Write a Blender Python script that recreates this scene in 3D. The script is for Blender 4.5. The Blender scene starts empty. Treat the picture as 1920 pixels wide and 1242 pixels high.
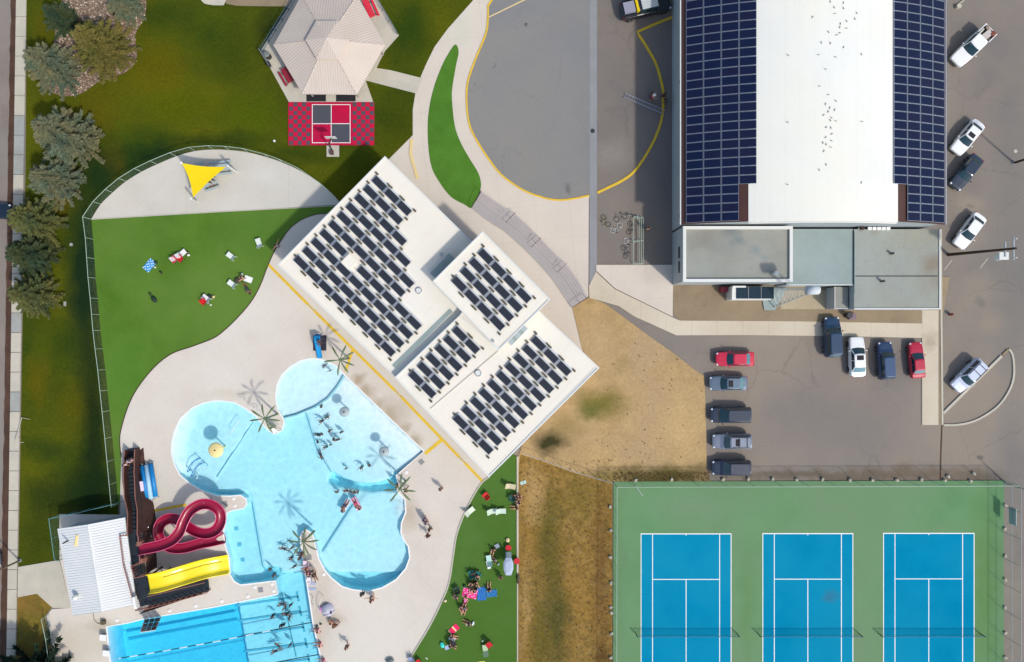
import bpy, bmesh, math, random
from math import sin, cos, pi, radians, atan2, hypot, sqrt, exp
from mathutils import Vector, Matrix
from mathutils.geometry import tessellate_polygon
random.seed(7)
S = bpy.context.scene
COL = S.collection
H = 84.0            # camera height, metres
PPM = 15.5          # photograph pixels per metre on the ground

# ------------------------------------------------------------ camera, sky, sun, exposure
cam = bpy.data.cameras.new('camera'); camo = bpy.data.objects.new('camera', cam); COL.objects.link(camo)
cam.sensor_width = 36; cam.lens = 36 * H / (1920 / PPM); cam.clip_end = 2000; cam.clip_start = 1
camo.location = (0, 0, H); S.camera = camo
S.render.resolution_x, S.render.resolution_y = 1024, 662
SUN = Vector((0.66, -0.61, 1.0)).normalized()
sl = bpy.data.lights.new('sun', 'SUN'); sl.energy = 2.45; sl.angle = radians(3); sl.color = (1, .955, .88)
so = bpy.data.objects.new('sun', sl); COL.objects.link(so); so.location = (40, -40, 60)
so.rotation_euler = (-SUN).to_track_quat('-Z', 'Y').to_euler()
W = bpy.data.worlds.new('World'); S.world = W; W.use_nodes = True
wn = W.node_tree; bg = wn.nodes['Background']; sk = wn.nodes.new('ShaderNodeTexSky')
sk.sky_type = 'NISHITA'; sk.sun_disc = False; sk.sun_elevation = math.asin(SUN.z)
sk.sun_rotation = atan2(SUN.x, SUN.y); sk.air_density = 1.2; sk.dust_density = 2.0
wn.links.new(sk.outputs[0], bg.inputs[0]); bg.inputs[1].default_value = .15
S.view_settings.view_transform = 'Standard'; S.view_settings.look = 'None'
S.view_settings.exposure = .27; S.view_settings.gamma = 1; S.view_settings.use_curve_mapping = False
S.render.engine = 'CYCLES'
S.cycles.transparent_max_bounces = 24; S.cycles.max_bounces = 8

# ------------------------------------------------------------ helpers
def P(px, py, z=0.0):
    f = (H - z) / H
    return Vector(((px - 960) / PPM * f, (621 - py) / PPM * f, z))
def PP(pts, z=0.0): return [P(a, b, z) for a, b in pts]
GAIN = 1.22
def lin(c): c /= 255.; return c / 12.92 if c <= .04045 else ((c + .055) / 1.055) ** 2.4
def C(r, g, b, k=GAIN): return tuple(min(.88, lin(v) / k) for v in (r, g, b)) + (1,)

def smooth(pts, n=6, closed=True):
    out = []; N = len(pts); rng = range(N) if closed else range(N - 1)
    for i in rng:
        p0, p1, p2, p3 = [Vector(pts[(i + k) % N] if closed else pts[max(0, min(N - 1, i + k))]) for k in (-1, 0, 1, 2)]
        for j in range(n):
            t = j / n
            out.append(.5 * ((2 * p1) + (-p0 + p2) * t + (2 * p0 - 5 * p1 + 4 * p2 - p3) * t * t + (-p0 + 3 * p1 - 3 * p2 + p3) * t ** 3))
    if not closed: out.append(Vector(pts[-1]))
    return [tuple(v) for v in out]

class MB:
    """collects shapes into one mesh"""
    def __init__(s): s.v = []; s.f = []; s.m = []; s.cur = 0
    def add(s, vs, fs):
        o = len(s.v); s.v += [tuple(v) for v in vs]
        for f in fs: s.f.append(tuple(i + o for i in f)); s.m.append(s.cur)
        return s
    def box(s, c, d, rz=0, M=None):
        x, y, z = d[0] / 2, d[1] / 2, d[2] / 2
        vs = [Vector((a * x, b * y, e * z)) for a in (-1, 1) for b in (-1, 1) for e in (-1, 1)]
        R = M if M is not None else Matrix.Rotation(rz, 3, 'Z')
        return s.add([R @ v + Vector(c) for v in vs], [(0, 1, 3, 2), (4, 6, 7, 5), (0, 4, 5, 1), (2, 3, 7, 6), (0, 2, 6, 4), (1, 5, 7, 3)])
    def prism(s, poly, z0, z1, caps=(True, True)):
        n = len(poly); a = sum(poly[i][0] * poly[(i + 1) % n][1] - poly[(i + 1) % n][0] * poly[i][1] for i in range(n))
        if a < 0: poly = poly[::-1]
        vs = [(p[0], p[1], z0) for p in poly] + [(p[0], p[1], z1) for p in poly]
        fs = [(i, (i + 1) % n, n + (i + 1) % n, n + i) for i in range(n)]
        if caps[1]: fs.append(tuple(range(n, 2 * n)))
        if caps[0]: fs.append(tuple(range(n - 1, -1, -1)))
        return s.add(vs, fs)
    def sheet(s, poly, z=None):
        n = len(poly); a = sum(poly[i][0] * poly[(i + 1) % n][1] - poly[(i + 1) % n][0] * poly[i][1] for i in range(n))
        if a < 0: poly = poly[::-1]
        return s.add([(p[0], p[1], p[2] if z is None else z) for p in poly], [tuple(range(n))])
    def tube(s, pts, r, n=6, closed=False, cap=True):
        pts = [Vector(p) for p in pts]; N = len(pts); vs = []; fs = []
        rr = r if isinstance(r, (list, tuple)) else [r] * N
        for i, p in enumerate(pts):
            if closed: t = pts[(i + 1) % N] - pts[i - 1]
            else: t = pts[min(i + 1, N - 1)] - pts[max(i - 1, 0)]
            t.normalize(); up = Vector((0, 0, 1)) if abs(t.z) < .95 else Vector((1, 0, 0))
            a = t.cross(up).normalized(); b = a.cross(t)
            for k in range(n):
                w = 2 * pi * k / n + pi / n; vs.append(p + (a * cos(w) + b * sin(w)) * rr[i])
        for i in range(N if closed else N - 1):
            j = (i + 1) % N
            for k in range(n): fs.append((i * n + k, i * n + (k + 1) % n, j * n + (k + 1) % n, j * n + k))
        if cap and not closed: fs += [tuple(range(n - 1, -1, -1)), tuple((N - 1) * n + k for k in range(n))]
        return s.add(vs, [f[::-1] for f in fs])
    def cyl(s, c, r, h, n=16, r2=None, axis=None):
        r2 = r if r2 is None else r2; vs = []
        for k in range(n): vs.append(Vector((r * cos(2 * pi * k / n), r * sin(2 * pi * k / n), 0)))
        for k in range(n): vs.append(Vector((r2 * cos(2 * pi * k / n), r2 * sin(2 * pi * k / n), h)))
        if axis is not None:
            q = Vector((0, 0, 1)).rotation_difference(Vector(axis)); vs = [q @ v for v in vs]
        vs = [v + Vector(c) for v in vs]
        return s.add(vs, [(k, (k + 1) % n, n + (k + 1) % n, n + k) for k in range(n)] + [tuple(range(n - 1, -1, -1)), tuple(range(n, 2 * n))])
    def ball(s, c, r, n=8, m=5, sc=(1, 1, 1)):
        vs = [Vector((0, 0, -1))]; fs = []
        for i in range(1, m):
            a = -pi / 2 + pi * i / m
            for k in range(n): vs.append(Vector((cos(a) * cos(2 * pi * k / n), cos(a) * sin(2 * pi * k / n), sin(a))))
        vs.append(Vector((0, 0, 1)))
        for k in range(n):
            fs.append((0, 1 + (k + 1) % n, 1 + k))
            for i in range(m - 2): fs.append((1 + i * n + k, 1 + i * n + (k + 1) % n, 1 + (i + 1) * n + (k + 1) % n, 1 + (i + 1) * n + k))
            fs.append((1 + (m - 2) * n + k, 1 + (m - 2) * n + (k + 1) % n, len(vs) - 1))
        return s.add([Vector((v.x * sc[0], v.y * sc[1], v.z * sc[2])) * r + Vector(c) for v in vs], fs)
    def loft(s, secs, closed_sec=True, caps=True):
        n = len(secs[0]); vs = [p for sec in secs for p in sec]; fs = []
        for i in range(len(secs) - 1):
            for k in range(n if closed_sec else n - 1):
                fs.append((i * n + k, i * n + (k + 1) % n, (i + 1) * n + (k + 1) % n, (i + 1) * n + k))
        if caps: fs += [tuple(range(n - 1, -1, -1)), tuple((len(secs) - 1) * n + k for k in range(n))]
        return s.add(vs, fs)
    def mesh(s, name, mats, smooth_=False):
        me = bpy.data.meshes.new(name); me.from_pydata(s.v, [], s.f)
        for m in (mats if isinstance(mats, (list, tuple)) else [mats]): me.materials.append(m)
        if max(s.m, default=0): me.polygons.foreach_set('material_index', s.m)
        if smooth_: me.polygons.foreach_set('use_smooth', [True] * len(me.polygons))
        me.update(); return me

def link(name, me, parent=None, loc=None, rz=None, rot=None):
    o = bpy.data.objects.new(name, me); COL.objects.link(o)
    if parent is not None: o.parent = parent
    if loc is not None: o.location = loc
    if rz is not None: o.rotation_euler = (0, 0, rz)
    if rot is not None: o.rotation_euler = rot
    return o
def part(name, mb, mat, parent, sm=False, **k): return link(name, mb.mesh(name, mat, sm), parent, **k)
def tag(o, label, cat, group=None):
    o['label'] = label; o['category'] = cat
    if group: o['group'] = group
    return o
def thing(name, label, cat, loc=(0, 0, 0), rz=0, group=None):
    return tag(link(name, None, None, loc, rz), label, cat, group)
def struct(name, mb, mat, parent=None, sm=False):
    o = link(name, mb.mesh(name, mat, sm), parent)
    if parent is None: o['kind'] = 'structure'
    return o
def stuff(o): o['kind'] = 'stuff'; return o
def kids(o): return [c for c in COL.objects if c.parent == o]
CH = {}
def copy_tree(root, loc=None, rz=None, label=None, group=None, rot=None):
    """copy a thing with copies of its parts and sub-parts"""
    def rec(o, par):
        c = o.copy(); COL.objects.link(c); c.parent = par
        for k in CH.get(o.name) or CH.setdefault(o.name, list(o.children)): rec(k, c)
        return c
    r = rec(root, None)
    if loc is not None: r.location = loc
    if rz is not None: r.rotation_euler = (0, 0, rz)
    if rot is not None: r.rotation_euler = rot
    if label: r['label'] = label
    if group: r['group'] = group
    return r
def recolor(root, old, new):
    """give the copy its own material in the slots that hold `old`"""
    for o in [root] + list(root.children_recursive):
        if o.type != 'MESH': continue
        for sl_ in o.material_slots:
            if sl_.material == old: sl_.link = 'OBJECT'; sl_.material = new

# ------------------------------------------------------------ materials
def N(t, kind, **k):
    n = t.nodes.new(kind)
    for a, b in k.items(): setattr(n, a, b)
    return n
def noise(t, vec, scale, det=4, rough=.55, dist=0):
    n = N(t, 'ShaderNodeTexNoise'); t.links.new(vec, n.inputs['Vector'])
    n.inputs['Scale'].default_value = scale; n.inputs['Detail'].default_value = det
    n.inputs['Roughness'].default_value = rough; n.inputs['Distortion'].default_value = dist
    return n
def mrange(t, sock, a, b, c=0, d=1):
    n = N(t, 'ShaderNodeMapRange'); t.links.new(sock, n.inputs[0])
    for i, v in enumerate((a, b, c, d)): n.inputs[i + 1].default_value = v
    return n.outputs[0]
def mixc(t, fac, a, b, mode='MIX'):
    n = N(t, 'ShaderNodeMix', data_type='RGBA', blend_type=mode)
    for s_, v in ((n.inputs[0], fac), (n.inputs[6], a), (n.inputs[7], b)):
        if hasattr(v, 'type') and hasattr(v, 'links'): t.links.new(v, s_)
        else: s_.default_value = v
    return n.outputs[2]
def mth(t, op, a, b=None):
    n = N(t, 'ShaderNodeMath', operation=op)
    for i, v in enumerate((a, b)):
        if v is None: continue
        if hasattr(v, 'links'): t.links.new(v, n.inputs[i])
        else: n.inputs[i].default_value = v
    return n.outputs[0]
MATS = {}
def surf(name, c1, c2=None, scale=.4, c3=None, scale3=.06, fine=.12, fscale=5, rough=.85, bump=.0, bscale=8, metal=0, blobs=(), lines=None, spec=.3, lo=.35, hi=.65, coat=0, cracks=0, grime=0):
    m = bpy.data.materials.new(name); m.use_nodes = True; t = m.node_tree; b = t.nodes['Principled BSDF']
    tc = N(t, 'ShaderNodeTexCoord'); v = tc.outputs['Object']
    col = None
    if c2: col = mixc(t, mrange(t, noise(t, v, scale, 5, .6).outputs[0], lo, hi), c1, c2)
    if c3: col = mixc(t, mrange(t, noise(t, v, scale3, 4, .55, .4).outputs[0], lo, hi), col or c1, c3)
    if col is None:
        n = N(t, 'ShaderNodeRGB'); n.outputs[0].default_value = c1; col = n.outputs[0]
    if blobs:
        nz = noise(t, v, .35, 4, .6)
        off = N(t, 'ShaderNodeVectorMath', operation='MULTIPLY_ADD')
        t.links.new(nz.outputs['Color'], off.inputs[0]); off.inputs[1].default_value = (3, 3, 0); off.inputs[2].default_value = (-1.5, -1.5, 0)
        ad = N(t, 'ShaderNodeVectorMath', operation='ADD'); t.links.new(v, ad.inputs[0]); t.links.new(off.outputs[0], ad.inputs[1])
        for (bx, by, rx, ry, bc, st) in blobs:
            q = P(bx, by)
            su = N(t, 'ShaderNodeVectorMath', operation='SUBTRACT'); t.links.new(ad.outputs[0], su.inputs[0]); su.inputs[1].default_value = (q.x, q.y, 0)
            mu = N(t, 'ShaderNodeVectorMath', operation='MULTIPLY'); t.links.new(su.outputs[0], mu.inputs[0]); mu.inputs[1].default_value = (PPM / rx, PPM / ry, 0)
            le = N(t, 'ShaderNodeVectorMath', operation='LENGTH'); t.links.new(mu.outputs[0], le.inputs[0])
            col = mixc(t, mrange(t, le.outputs['Value'], 1.15, .25, 0, st), col, bc)
    if fine:
        f = noise(t, v, fscale, 6, .75)
        g = mrange(t, f.outputs[0], .25, .75, 1 - fine, 1 + fine)
        cb = N(t, 'ShaderNodeCombineColor')
        for i in range(3): t.links.new(g, cb.inputs[i])
        col = mixc(t, 1.0, col, cb.outputs[0], 'MULTIPLY')
    if cracks:
        dv = N(t, 'ShaderNodeVectorMath', operation='MULTIPLY_ADD'); t.links.new(noise(t, v, .8, 4, .7).outputs['Color'], dv.inputs[0]); dv.inputs[1].default_value = (1.6, 1.6, 0); t.links.new(v, dv.inputs[2])
        vo = N(t, 'ShaderNodeTexVoronoi', feature='DISTANCE_TO_EDGE'); t.links.new(dv.outputs[0], vo.inputs['Vector']); vo.inputs['Scale'].default_value = .13
        ck = mth(t, 'MULTIPLY', mrange(t, vo.outputs['Distance'], .0, .012, 1, 0), mrange(t, noise(t, v, .09, 3).outputs[0], .45, .6, 0, cracks)); col = mixc(t, ck, col, (.07, .065, .06, 1))
    if grime:
        g1 = mrange(t, noise(t, v, 1.3, 8, .8, .8).outputs[0], .54, .74, 0, grime); col = mixc(t, g1, col, (.16, .13, .10, 1))
    if lines:   # (angle, period m, width m, strength, phase) joints or seams
        for (ang, per, wid, st, ph) in lines:
            dp = N(t, 'ShaderNodeVectorMath', operation='DOT_PRODUCT'); t.links.new(v, dp.inputs[0]); dp.inputs[1].default_value = (cos(ang), sin(ang), 0)
            fr = mth(t, 'FRACT', mth(t, 'DIVIDE', mth(t, 'ADD', dp.outputs['Value'], ph + 1000 * per), per))
            ls = mth(t, 'LESS_THAN', fr, wid / per)
            col = mixc(t, mth(t, 'MULTIPLY', ls, st), col, (.12, .11, .1, 1))
    t.links.new(col, b.inputs['Base Color'])
    b.inputs['Roughness'].default_value = rough; b.inputs['Metallic'].default_value = metal
    b.inputs['Specular IOR Level'].default_value = spec
    if coat: b.inputs['Coat Weight'].default_value = coat; b.inputs['Coat Roughness'].default_value = .05
    if bump:
        bn = N(t, 'ShaderNodeBump'); bn.inputs['Strength'].default_value = bump; bn.inputs['Distance'].default_value = .05
        t.links.new(noise(t, v, bscale, 5, .7).outputs[0], bn.inputs['Height']); t.links.new(bn.outputs[0], b.inputs['Normal'])
    MATS[name] = m; return m
def plain(name, c, rough=.5, metal=0, spec=.5, coat=0): return surf(name, c, fine=.04, rough=rough, metal=metal, spec=spec, coat=coat)

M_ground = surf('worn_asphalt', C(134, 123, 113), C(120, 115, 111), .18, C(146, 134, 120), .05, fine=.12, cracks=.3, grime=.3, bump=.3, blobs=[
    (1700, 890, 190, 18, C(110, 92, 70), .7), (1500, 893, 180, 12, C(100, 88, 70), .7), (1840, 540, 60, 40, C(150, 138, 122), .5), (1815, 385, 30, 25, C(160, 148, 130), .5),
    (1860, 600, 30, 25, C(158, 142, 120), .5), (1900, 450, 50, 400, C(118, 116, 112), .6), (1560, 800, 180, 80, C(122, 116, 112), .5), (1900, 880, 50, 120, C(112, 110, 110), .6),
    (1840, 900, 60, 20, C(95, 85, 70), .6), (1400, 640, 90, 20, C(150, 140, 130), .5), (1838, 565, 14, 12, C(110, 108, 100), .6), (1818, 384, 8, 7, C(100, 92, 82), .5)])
M_circle = surf('grey_asphalt', C(136, 135, 133), C(128, 128, 130), .12, C(142, 138, 130), .06, fine=.09, cracks=.3, grime=.22, bump=.3, blobs=[(1066, 348, 8, 11, C(104, 100, 98), .7), (988, 52, 3, 3, C(70, 68, 66), .9), (1140, 54, 10, 9, C(104, 98, 94), .7), (1158, 263, 6, 5, C(60, 58, 56), .9), (925, 122, 5, 4, C(100, 98, 96), .6), (891, 158, 3, 3, C(70, 60, 56), .7)])
M_lot = surf('brown_asphalt', C(128, 119, 112), C(118, 112, 108), .14, C(136, 124, 112), .06, fine=.1, grime=.25, cracks=.3, bump=.3, blobs=[(1150, 290, 40, 40, C(150, 144, 136), .5), (1160, 390, 40, 60, C(138, 128, 116), .5)])
M_road = surf('road_surface', C(150, 134, 124), C(128, 116, 106), .25, C(140, 132, 124), .08, fine=.08, bump=.3)
M_gutter = surf('brown_gutter', C(92, 66, 50), C(72, 52, 42), .5, fine=.15, bump=.3)
M_walk = surf('pale_concrete', C(203, 194, 176), C(190, 184, 168), .5, fine=.06, bump=.15)
M_walk2 = surf('grey_concrete_slab', C(168, 170, 164), C(156, 156, 148), .5, fine=.07, bump=.15)
def concrete(name, *a, **k): return surf(name, *a, fine=.06, bump=.12, grime=.10, **k)
M_plaza = concrete('plaza_concrete', C(214, 201, 186), C(205, 192, 178), .25, C(220, 209, 192), .05, blobs=[(860, 60, 30, 50, C(200, 198, 178), .5), (800, 420, 60, 60, C(190, 186, 178), .4)], lines=[(0.1, 4.2, .04, .18, 0), (1.67, 4.2, .04, .15, 2)])
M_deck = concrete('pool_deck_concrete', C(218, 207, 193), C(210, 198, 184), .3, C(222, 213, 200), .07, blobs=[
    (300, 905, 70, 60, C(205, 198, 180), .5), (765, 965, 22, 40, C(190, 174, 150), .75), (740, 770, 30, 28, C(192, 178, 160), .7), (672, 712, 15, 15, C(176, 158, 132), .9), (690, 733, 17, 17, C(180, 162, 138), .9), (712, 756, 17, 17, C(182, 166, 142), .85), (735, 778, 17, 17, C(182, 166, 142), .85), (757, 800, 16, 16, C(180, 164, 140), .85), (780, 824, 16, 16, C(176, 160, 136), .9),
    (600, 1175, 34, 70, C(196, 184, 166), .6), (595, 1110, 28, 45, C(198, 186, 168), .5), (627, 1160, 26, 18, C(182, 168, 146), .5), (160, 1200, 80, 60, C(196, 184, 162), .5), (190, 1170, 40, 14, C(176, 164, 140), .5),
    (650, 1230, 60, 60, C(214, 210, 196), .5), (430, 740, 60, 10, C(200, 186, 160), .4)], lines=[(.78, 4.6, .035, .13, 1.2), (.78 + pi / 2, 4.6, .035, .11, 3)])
M_pad = concrete('play_pad_concrete', C(204, 197, 184), C(196, 190, 176), .35, C(212, 206, 194), .1, blobs=[(500, 330, 40, 25, C(216, 212, 202), .6), (240, 385, 40, 20, C(210, 202, 186), .5)], lines=[(0, 12.4, .05, .22, 2.2)])
M_stair = concrete('step_concrete', C(186, 176, 172), C(176, 168, 165), .3, None)
M_stair2 = concrete('landing_concrete', C(178, 170, 167), C(170, 163, 160), .3, None)
M_drain = concrete('drain_concrete', C(150, 150, 152), C(142, 142, 142), .3, None)
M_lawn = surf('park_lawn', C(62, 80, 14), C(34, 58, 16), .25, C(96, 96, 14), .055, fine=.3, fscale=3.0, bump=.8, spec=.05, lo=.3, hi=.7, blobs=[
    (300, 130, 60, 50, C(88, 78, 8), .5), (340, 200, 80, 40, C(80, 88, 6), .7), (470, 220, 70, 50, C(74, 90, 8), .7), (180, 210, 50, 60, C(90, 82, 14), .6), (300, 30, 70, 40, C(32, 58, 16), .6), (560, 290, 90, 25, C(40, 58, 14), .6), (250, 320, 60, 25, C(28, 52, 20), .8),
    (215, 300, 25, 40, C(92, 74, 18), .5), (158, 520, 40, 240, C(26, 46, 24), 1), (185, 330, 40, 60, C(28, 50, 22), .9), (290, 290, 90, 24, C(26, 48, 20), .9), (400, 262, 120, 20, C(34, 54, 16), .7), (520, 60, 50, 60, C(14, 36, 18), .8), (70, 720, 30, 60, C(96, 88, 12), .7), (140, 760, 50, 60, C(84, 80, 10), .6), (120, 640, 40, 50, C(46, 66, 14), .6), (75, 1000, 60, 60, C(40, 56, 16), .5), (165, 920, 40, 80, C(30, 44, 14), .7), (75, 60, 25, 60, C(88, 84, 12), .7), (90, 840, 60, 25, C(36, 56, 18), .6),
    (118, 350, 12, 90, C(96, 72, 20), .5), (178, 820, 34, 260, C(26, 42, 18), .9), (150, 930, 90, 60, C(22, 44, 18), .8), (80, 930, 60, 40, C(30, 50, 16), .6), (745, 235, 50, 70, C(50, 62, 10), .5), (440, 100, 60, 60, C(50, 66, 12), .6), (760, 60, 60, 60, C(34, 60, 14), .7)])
M_rough = surf('patchy_verge', C(126, 108, 32), C(84, 82, 22), .5, C(140, 106, 40), .2, fine=.3, fscale=3, bump=.8)
M_turf = surf('artificial_turf', C(88, 124, 42), C(78, 114, 36), .3, C(98, 130, 54), .07, fine=.10, fscale=4, bump=.3, spec=.05, lines=[(pi / 2 + .02, 3.66, .05, .10, 0)], blobs=[(480, 420, 60, 60, C(78, 120, 44), .4), (230, 700, 60, 90, C(84, 130, 48), .5)])
M_turf2 = surf('island_turf', C(86, 132, 48), C(74, 116, 38), .25, None, spec=.05, fine=.12, bump=.3)
M_turf3 = surf('east_turf', C(84, 120, 56), C(80, 114, 46), .25, C(74, 108, 38), .08, fine=.10, fscale=4, bump=.3, spec=.05, lines=[(0, 3.66, .05, .10, 1)])
M_dry = surf('dry_grass', C(192, 160, 108), C(168, 138, 90), .45, C(180, 152, 112), .09, fine=.22, fscale=3.2, bump=.8, blobs=[
    (1125, 755, 56, 34, C(116, 106, 44), .95), (1110, 770, 34, 20, C(98, 98, 40), .8), (1030, 830, 36, 26, C(56, 52, 18), 1), (1060, 800, 40, 30, C(130, 112, 60), .6), (1240, 893, 130, 24, C(86, 78, 28), 1), (1170, 690, 22, 22, C(150, 130, 80), .5),
    (1020, 1000, 24, 90, C(104, 96, 36), .8), (1050, 1120, 26, 130, C(84, 84, 36), .8), (1015, 1180, 24, 120, C(92, 88, 30), .8), (1120, 1050, 34, 120, C(140, 110, 56), .8), (1090, 950, 40, 60, C(136, 116, 56), .8), (1000, 960, 24, 70, C(168, 138, 82), .8), (1060, 1220, 70, 60, C(110, 94, 40), .7), (1130, 900, 60, 18, C(140, 118, 60), .8),
    (1110, 640, 40, 60, C(188, 160, 120), .6), (1280, 800, 50, 80, C(204, 172, 116), .5)])
M_strip = surf('olive_dry_strip', C(166, 134, 76), C(102, 84, 38), 1.1, C(150, 116, 56), .16, fine=.4, fscale=2.6, bump=1, spec=.05, lo=.3, hi=.7, grime=.55, blobs=[(1030, 1020, 34, 130, C(82, 82, 34), .75), (1045, 1170, 30, 110, C(66, 74, 34), .8), (1012, 1200, 22, 100, C(84, 84, 32), .7), (1000, 930, 26, 60, C(186, 152, 100), .7), (1090, 930, 40, 50, C(112, 100, 44), .6), (1125, 1080, 20, 170, C(120, 86, 48), .6), (1130, 1230, 20, 40, C(88, 62, 34), .6), (985, 1140, 12, 90, C(172, 142, 88), .6)])
M_dirt = surf('brown_dirt', C(146, 128, 104), C(132, 114, 92), .4, C(158, 140, 112), .1, fine=.12, bump=.4)
M_tan = concrete('tan_concrete', C(186, 172, 144), C(176, 160, 132), .4, None)
M_gravelbase = surf('gravel_base', C(140, 118, 98), C(110, 96, 82), 1.5, fine=.3, bump=.8)
M_yellow = surf('yellow_paint', C(236, 196, 50), C(222, 182, 60), .8, fine=.1, rough=.7)
M_yellow2 = surf('faded_yellow_paint', C(232, 206, 140), C(224, 200, 150), .8, fine=.08, rough=.8)
M_white = plain('white_paint', C(244, 243, 238), .55)
M_court = surf('green_court', C(108, 150, 104), C(100, 142, 96), .22, C(114, 144, 106), .06, spec=.1, fine=.06, bump=.1, blobs=[(1160, 1060, 14, 200, C(104, 132, 96), .5), (1845, 1100, 30, 200, C(92, 130, 66), .6), (1300, 950, 80, 25, C(118, 146, 112), .5), (1400, 1150, 14, 120, C(104, 136, 86), .5)])
M_blue = surf('blue_court', C(10, 138, 178), C(4, 130, 168), .25, C(22, 142, 176), .09, spec=0, fine=.05, bump=.1, blobs=[(1556, 1120, 18, 14, C(60, 116, 142), .7)])
M_red = surf('crimson_tile', C(196, 0, 66), C(186, 0, 60), 1, fine=.05, rough=.6)
M_redb = surf('red_tile', C(204, 8, 58), None, fine=.05, rough=.6)
M_dark = surf('slate_tile', C(78, 80, 88), None, fine=.06, rough=.7)
M_black = plain('black_rubber', C(26, 26, 32), .8)
M_roofw = surf('white_roof_membrane', C(242, 236, 220), C(233, 227, 211), .3, C(240, 231, 214), .08, fine=.03, grime=.09, rough=.7, blobs=[(770, 560, 60, 60, C(240, 234, 226), .6), (905, 700, 90, 40, C(246, 234, 220), .7), (1000, 620, 50, 40, C(246, 238, 222), .6)], lines=[(-pi / 4 + .06, 2.9, .04, .13, 0), (pi / 4 + .06, 11, .04, .1, 0)])
M_hallw = surf('white_hall_membrane', C(240, 239, 230), C(234, 233, 224), .2, C(243, 239, 222), .07, fine=.02, grime=.07, rough=.7, lines=[(0, 1.55, .035, .10, 0), (pi / 2, 9.3, .03, .05, 0)])
M_trim = plain('white_metal_trim', C(226, 226, 220), .4)
M_wall = surf('grey_wall_cladding', C(176, 184, 186), C(166, 176, 180), .4, fine=.04, rough=.6)
M_wallc = surf('cream_wall', C(214, 206, 190), None, fine=.04, rough=.8)
M_flat = surf('grey_flat_roof', C(164, 158, 144), C(144, 142, 132), .35, C(154, 158, 150), .08, fine=.1, grime=.35, lines=[(0, 2.1, .03, .12, 0)], bump=.2, blobs=[(1310, 450, 25, 30, C(134, 128, 116), .6), (1340, 470, 30, 22, C(140, 142, 136), .5), (1400, 505, 60, 14, C(166, 164, 156), .5), (1345, 445, 22, 14, C(112, 118, 120), .8), (1362, 462, 14, 12, C(118, 130, 132), .8), (1385, 478, 12, 10, C(128, 142, 142), .7), (1405, 494, 12, 10, C(136, 148, 148), .6)])
M_flat2 = surf('blue_grey_flat_roof', C(156, 170, 168), C(148, 162, 158), .35, None, fine=.06, grime=.15, bump=.2)
M_flat3 = surf('stained_flat_roof', C(160, 162, 148), C(148, 148, 134), .3, C(160, 166, 160), .08, fine=.08, grime=.4, bump=.2, blobs=[(1725, 500, 36, 22, C(140, 126, 108), .75), (1735, 535, 34, 16, C(148, 136, 120), .6), (1612, 440, 12, 12, C(130, 116, 100), .5), (1700, 450, 60, 30, C(160, 158, 140), .6)], lines=[(0, 2.4, .03, .10, 0), (pi / 2, 2.4, .03, .10, 0)])
M_brown = surf('brown_metal_roof', C(84, 54, 48), C(76, 52, 44), .5, fine=.06, rough=.5)
M_pav = surf('pavilion_roof_steel', C(214, 200, 186), C(208, 194, 180), .5, fine=.03, rough=.45)
M_pavrib = surf('pavilion_rib_steel', C(186, 170, 160), None, fine=.03, rough=.45)
M_shed = surf('white_corrugated_steel', C(236, 236, 232), C(228, 230, 228), .4, fine=.02, rough=.45)
M_steel = plain('galvanised_steel', C(176, 182, 184), .4, .6)
M_alu = plain('aluminium', C(196, 200, 206), .35, .7)
M_dsteel = plain('dark_steel', C(60, 60, 64), .5, .3)
M_wood = surf('dark_brown_timber', C(74, 48, 42), C(62, 42, 38), 1.5, fine=.12, rough=.7)
M_rail = surf('red_brown_rail', C(150, 100, 88), None, fine=.08, rough=.6)
M_ddeck = surf('slate_decking', C(40, 50, 60), C(34, 42, 50), .8, fine=.1, rough=.7)
M_slider = plain('magenta_fibreglass', C(150, 8, 54), .35, 0, .4, .2)
M_slidep = plain('pink_flume_edge', C(222, 92, 134), .3, 0, .6, .3)
M_slidey = plain('yellow_fibreglass', C(250, 226, 0), .3, 0, .6, .3)
M_roll = plain('blue_cover_roll', C(0, 130, 200), .5)
M_roll2 = plain('pale_blue_cover_roll', C(170, 214, 238), .5)
M_bslide = plain('bright_blue_plastic', C(20, 150, 210), .3)
M_sail = surf('yellow_sail_cloth', C(236, 206, 0), C(230, 200, 0), .8, fine=.03, rough=.8)
M_palm = surf('green_palm_paint', C(112, 128, 86), C(96, 118, 86), 2, fine=.1, rough=.5)
M_cream = plain('cream_mushroom_paint', C(250, 226, 150), .5)
M_greym = plain('grey_mushroom_paint', C(170, 184, 186), .5)
M_bark = surf('bark', C(86, 66, 50), C(64, 50, 40), 3, fine=.2, rough=.9, bump=.6)
M_skin = plain('skin', C(206, 150, 120), .6); M_skin2 = plain('tanned_skin', C(132, 92, 72), .6)
M_hair = plain('dark_hair', C(44, 32, 28), .7); M_hairb = plain('fair_hair', C(160, 124, 80), .7)
COLS = {}
def paint(r, g, b, rough=.7, **k):
    key = (r, g, b, rough)
    if key not in COLS: COLS[key] = plain('fabric_%d' % len(COLS), C(r, g, b), rough, **k)
    return COLS[key]
def foliage(name, c1, c2, c3):
    m = surf(name, c1, c2, .9, c3, .35, fine=.3, fscale=6, rough=.75, spec=.2); return m
M_f1 = foliage('olive_needles', C(120, 116, 56), C(82, 90, 46), C(136, 124, 66))
M_f2 = foliage('blue_green_needles', C(120, 134, 110), C(80, 104, 92), C(142, 136, 98))
M_f3 = foliage('dark_green_needles', C(106, 118, 74), C(72, 92, 66), C(124, 122, 66))
M_f4 = foliage('deep_green_needles', C(72, 94, 70), C(50, 74, 58), C(92, 98, 58))
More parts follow.
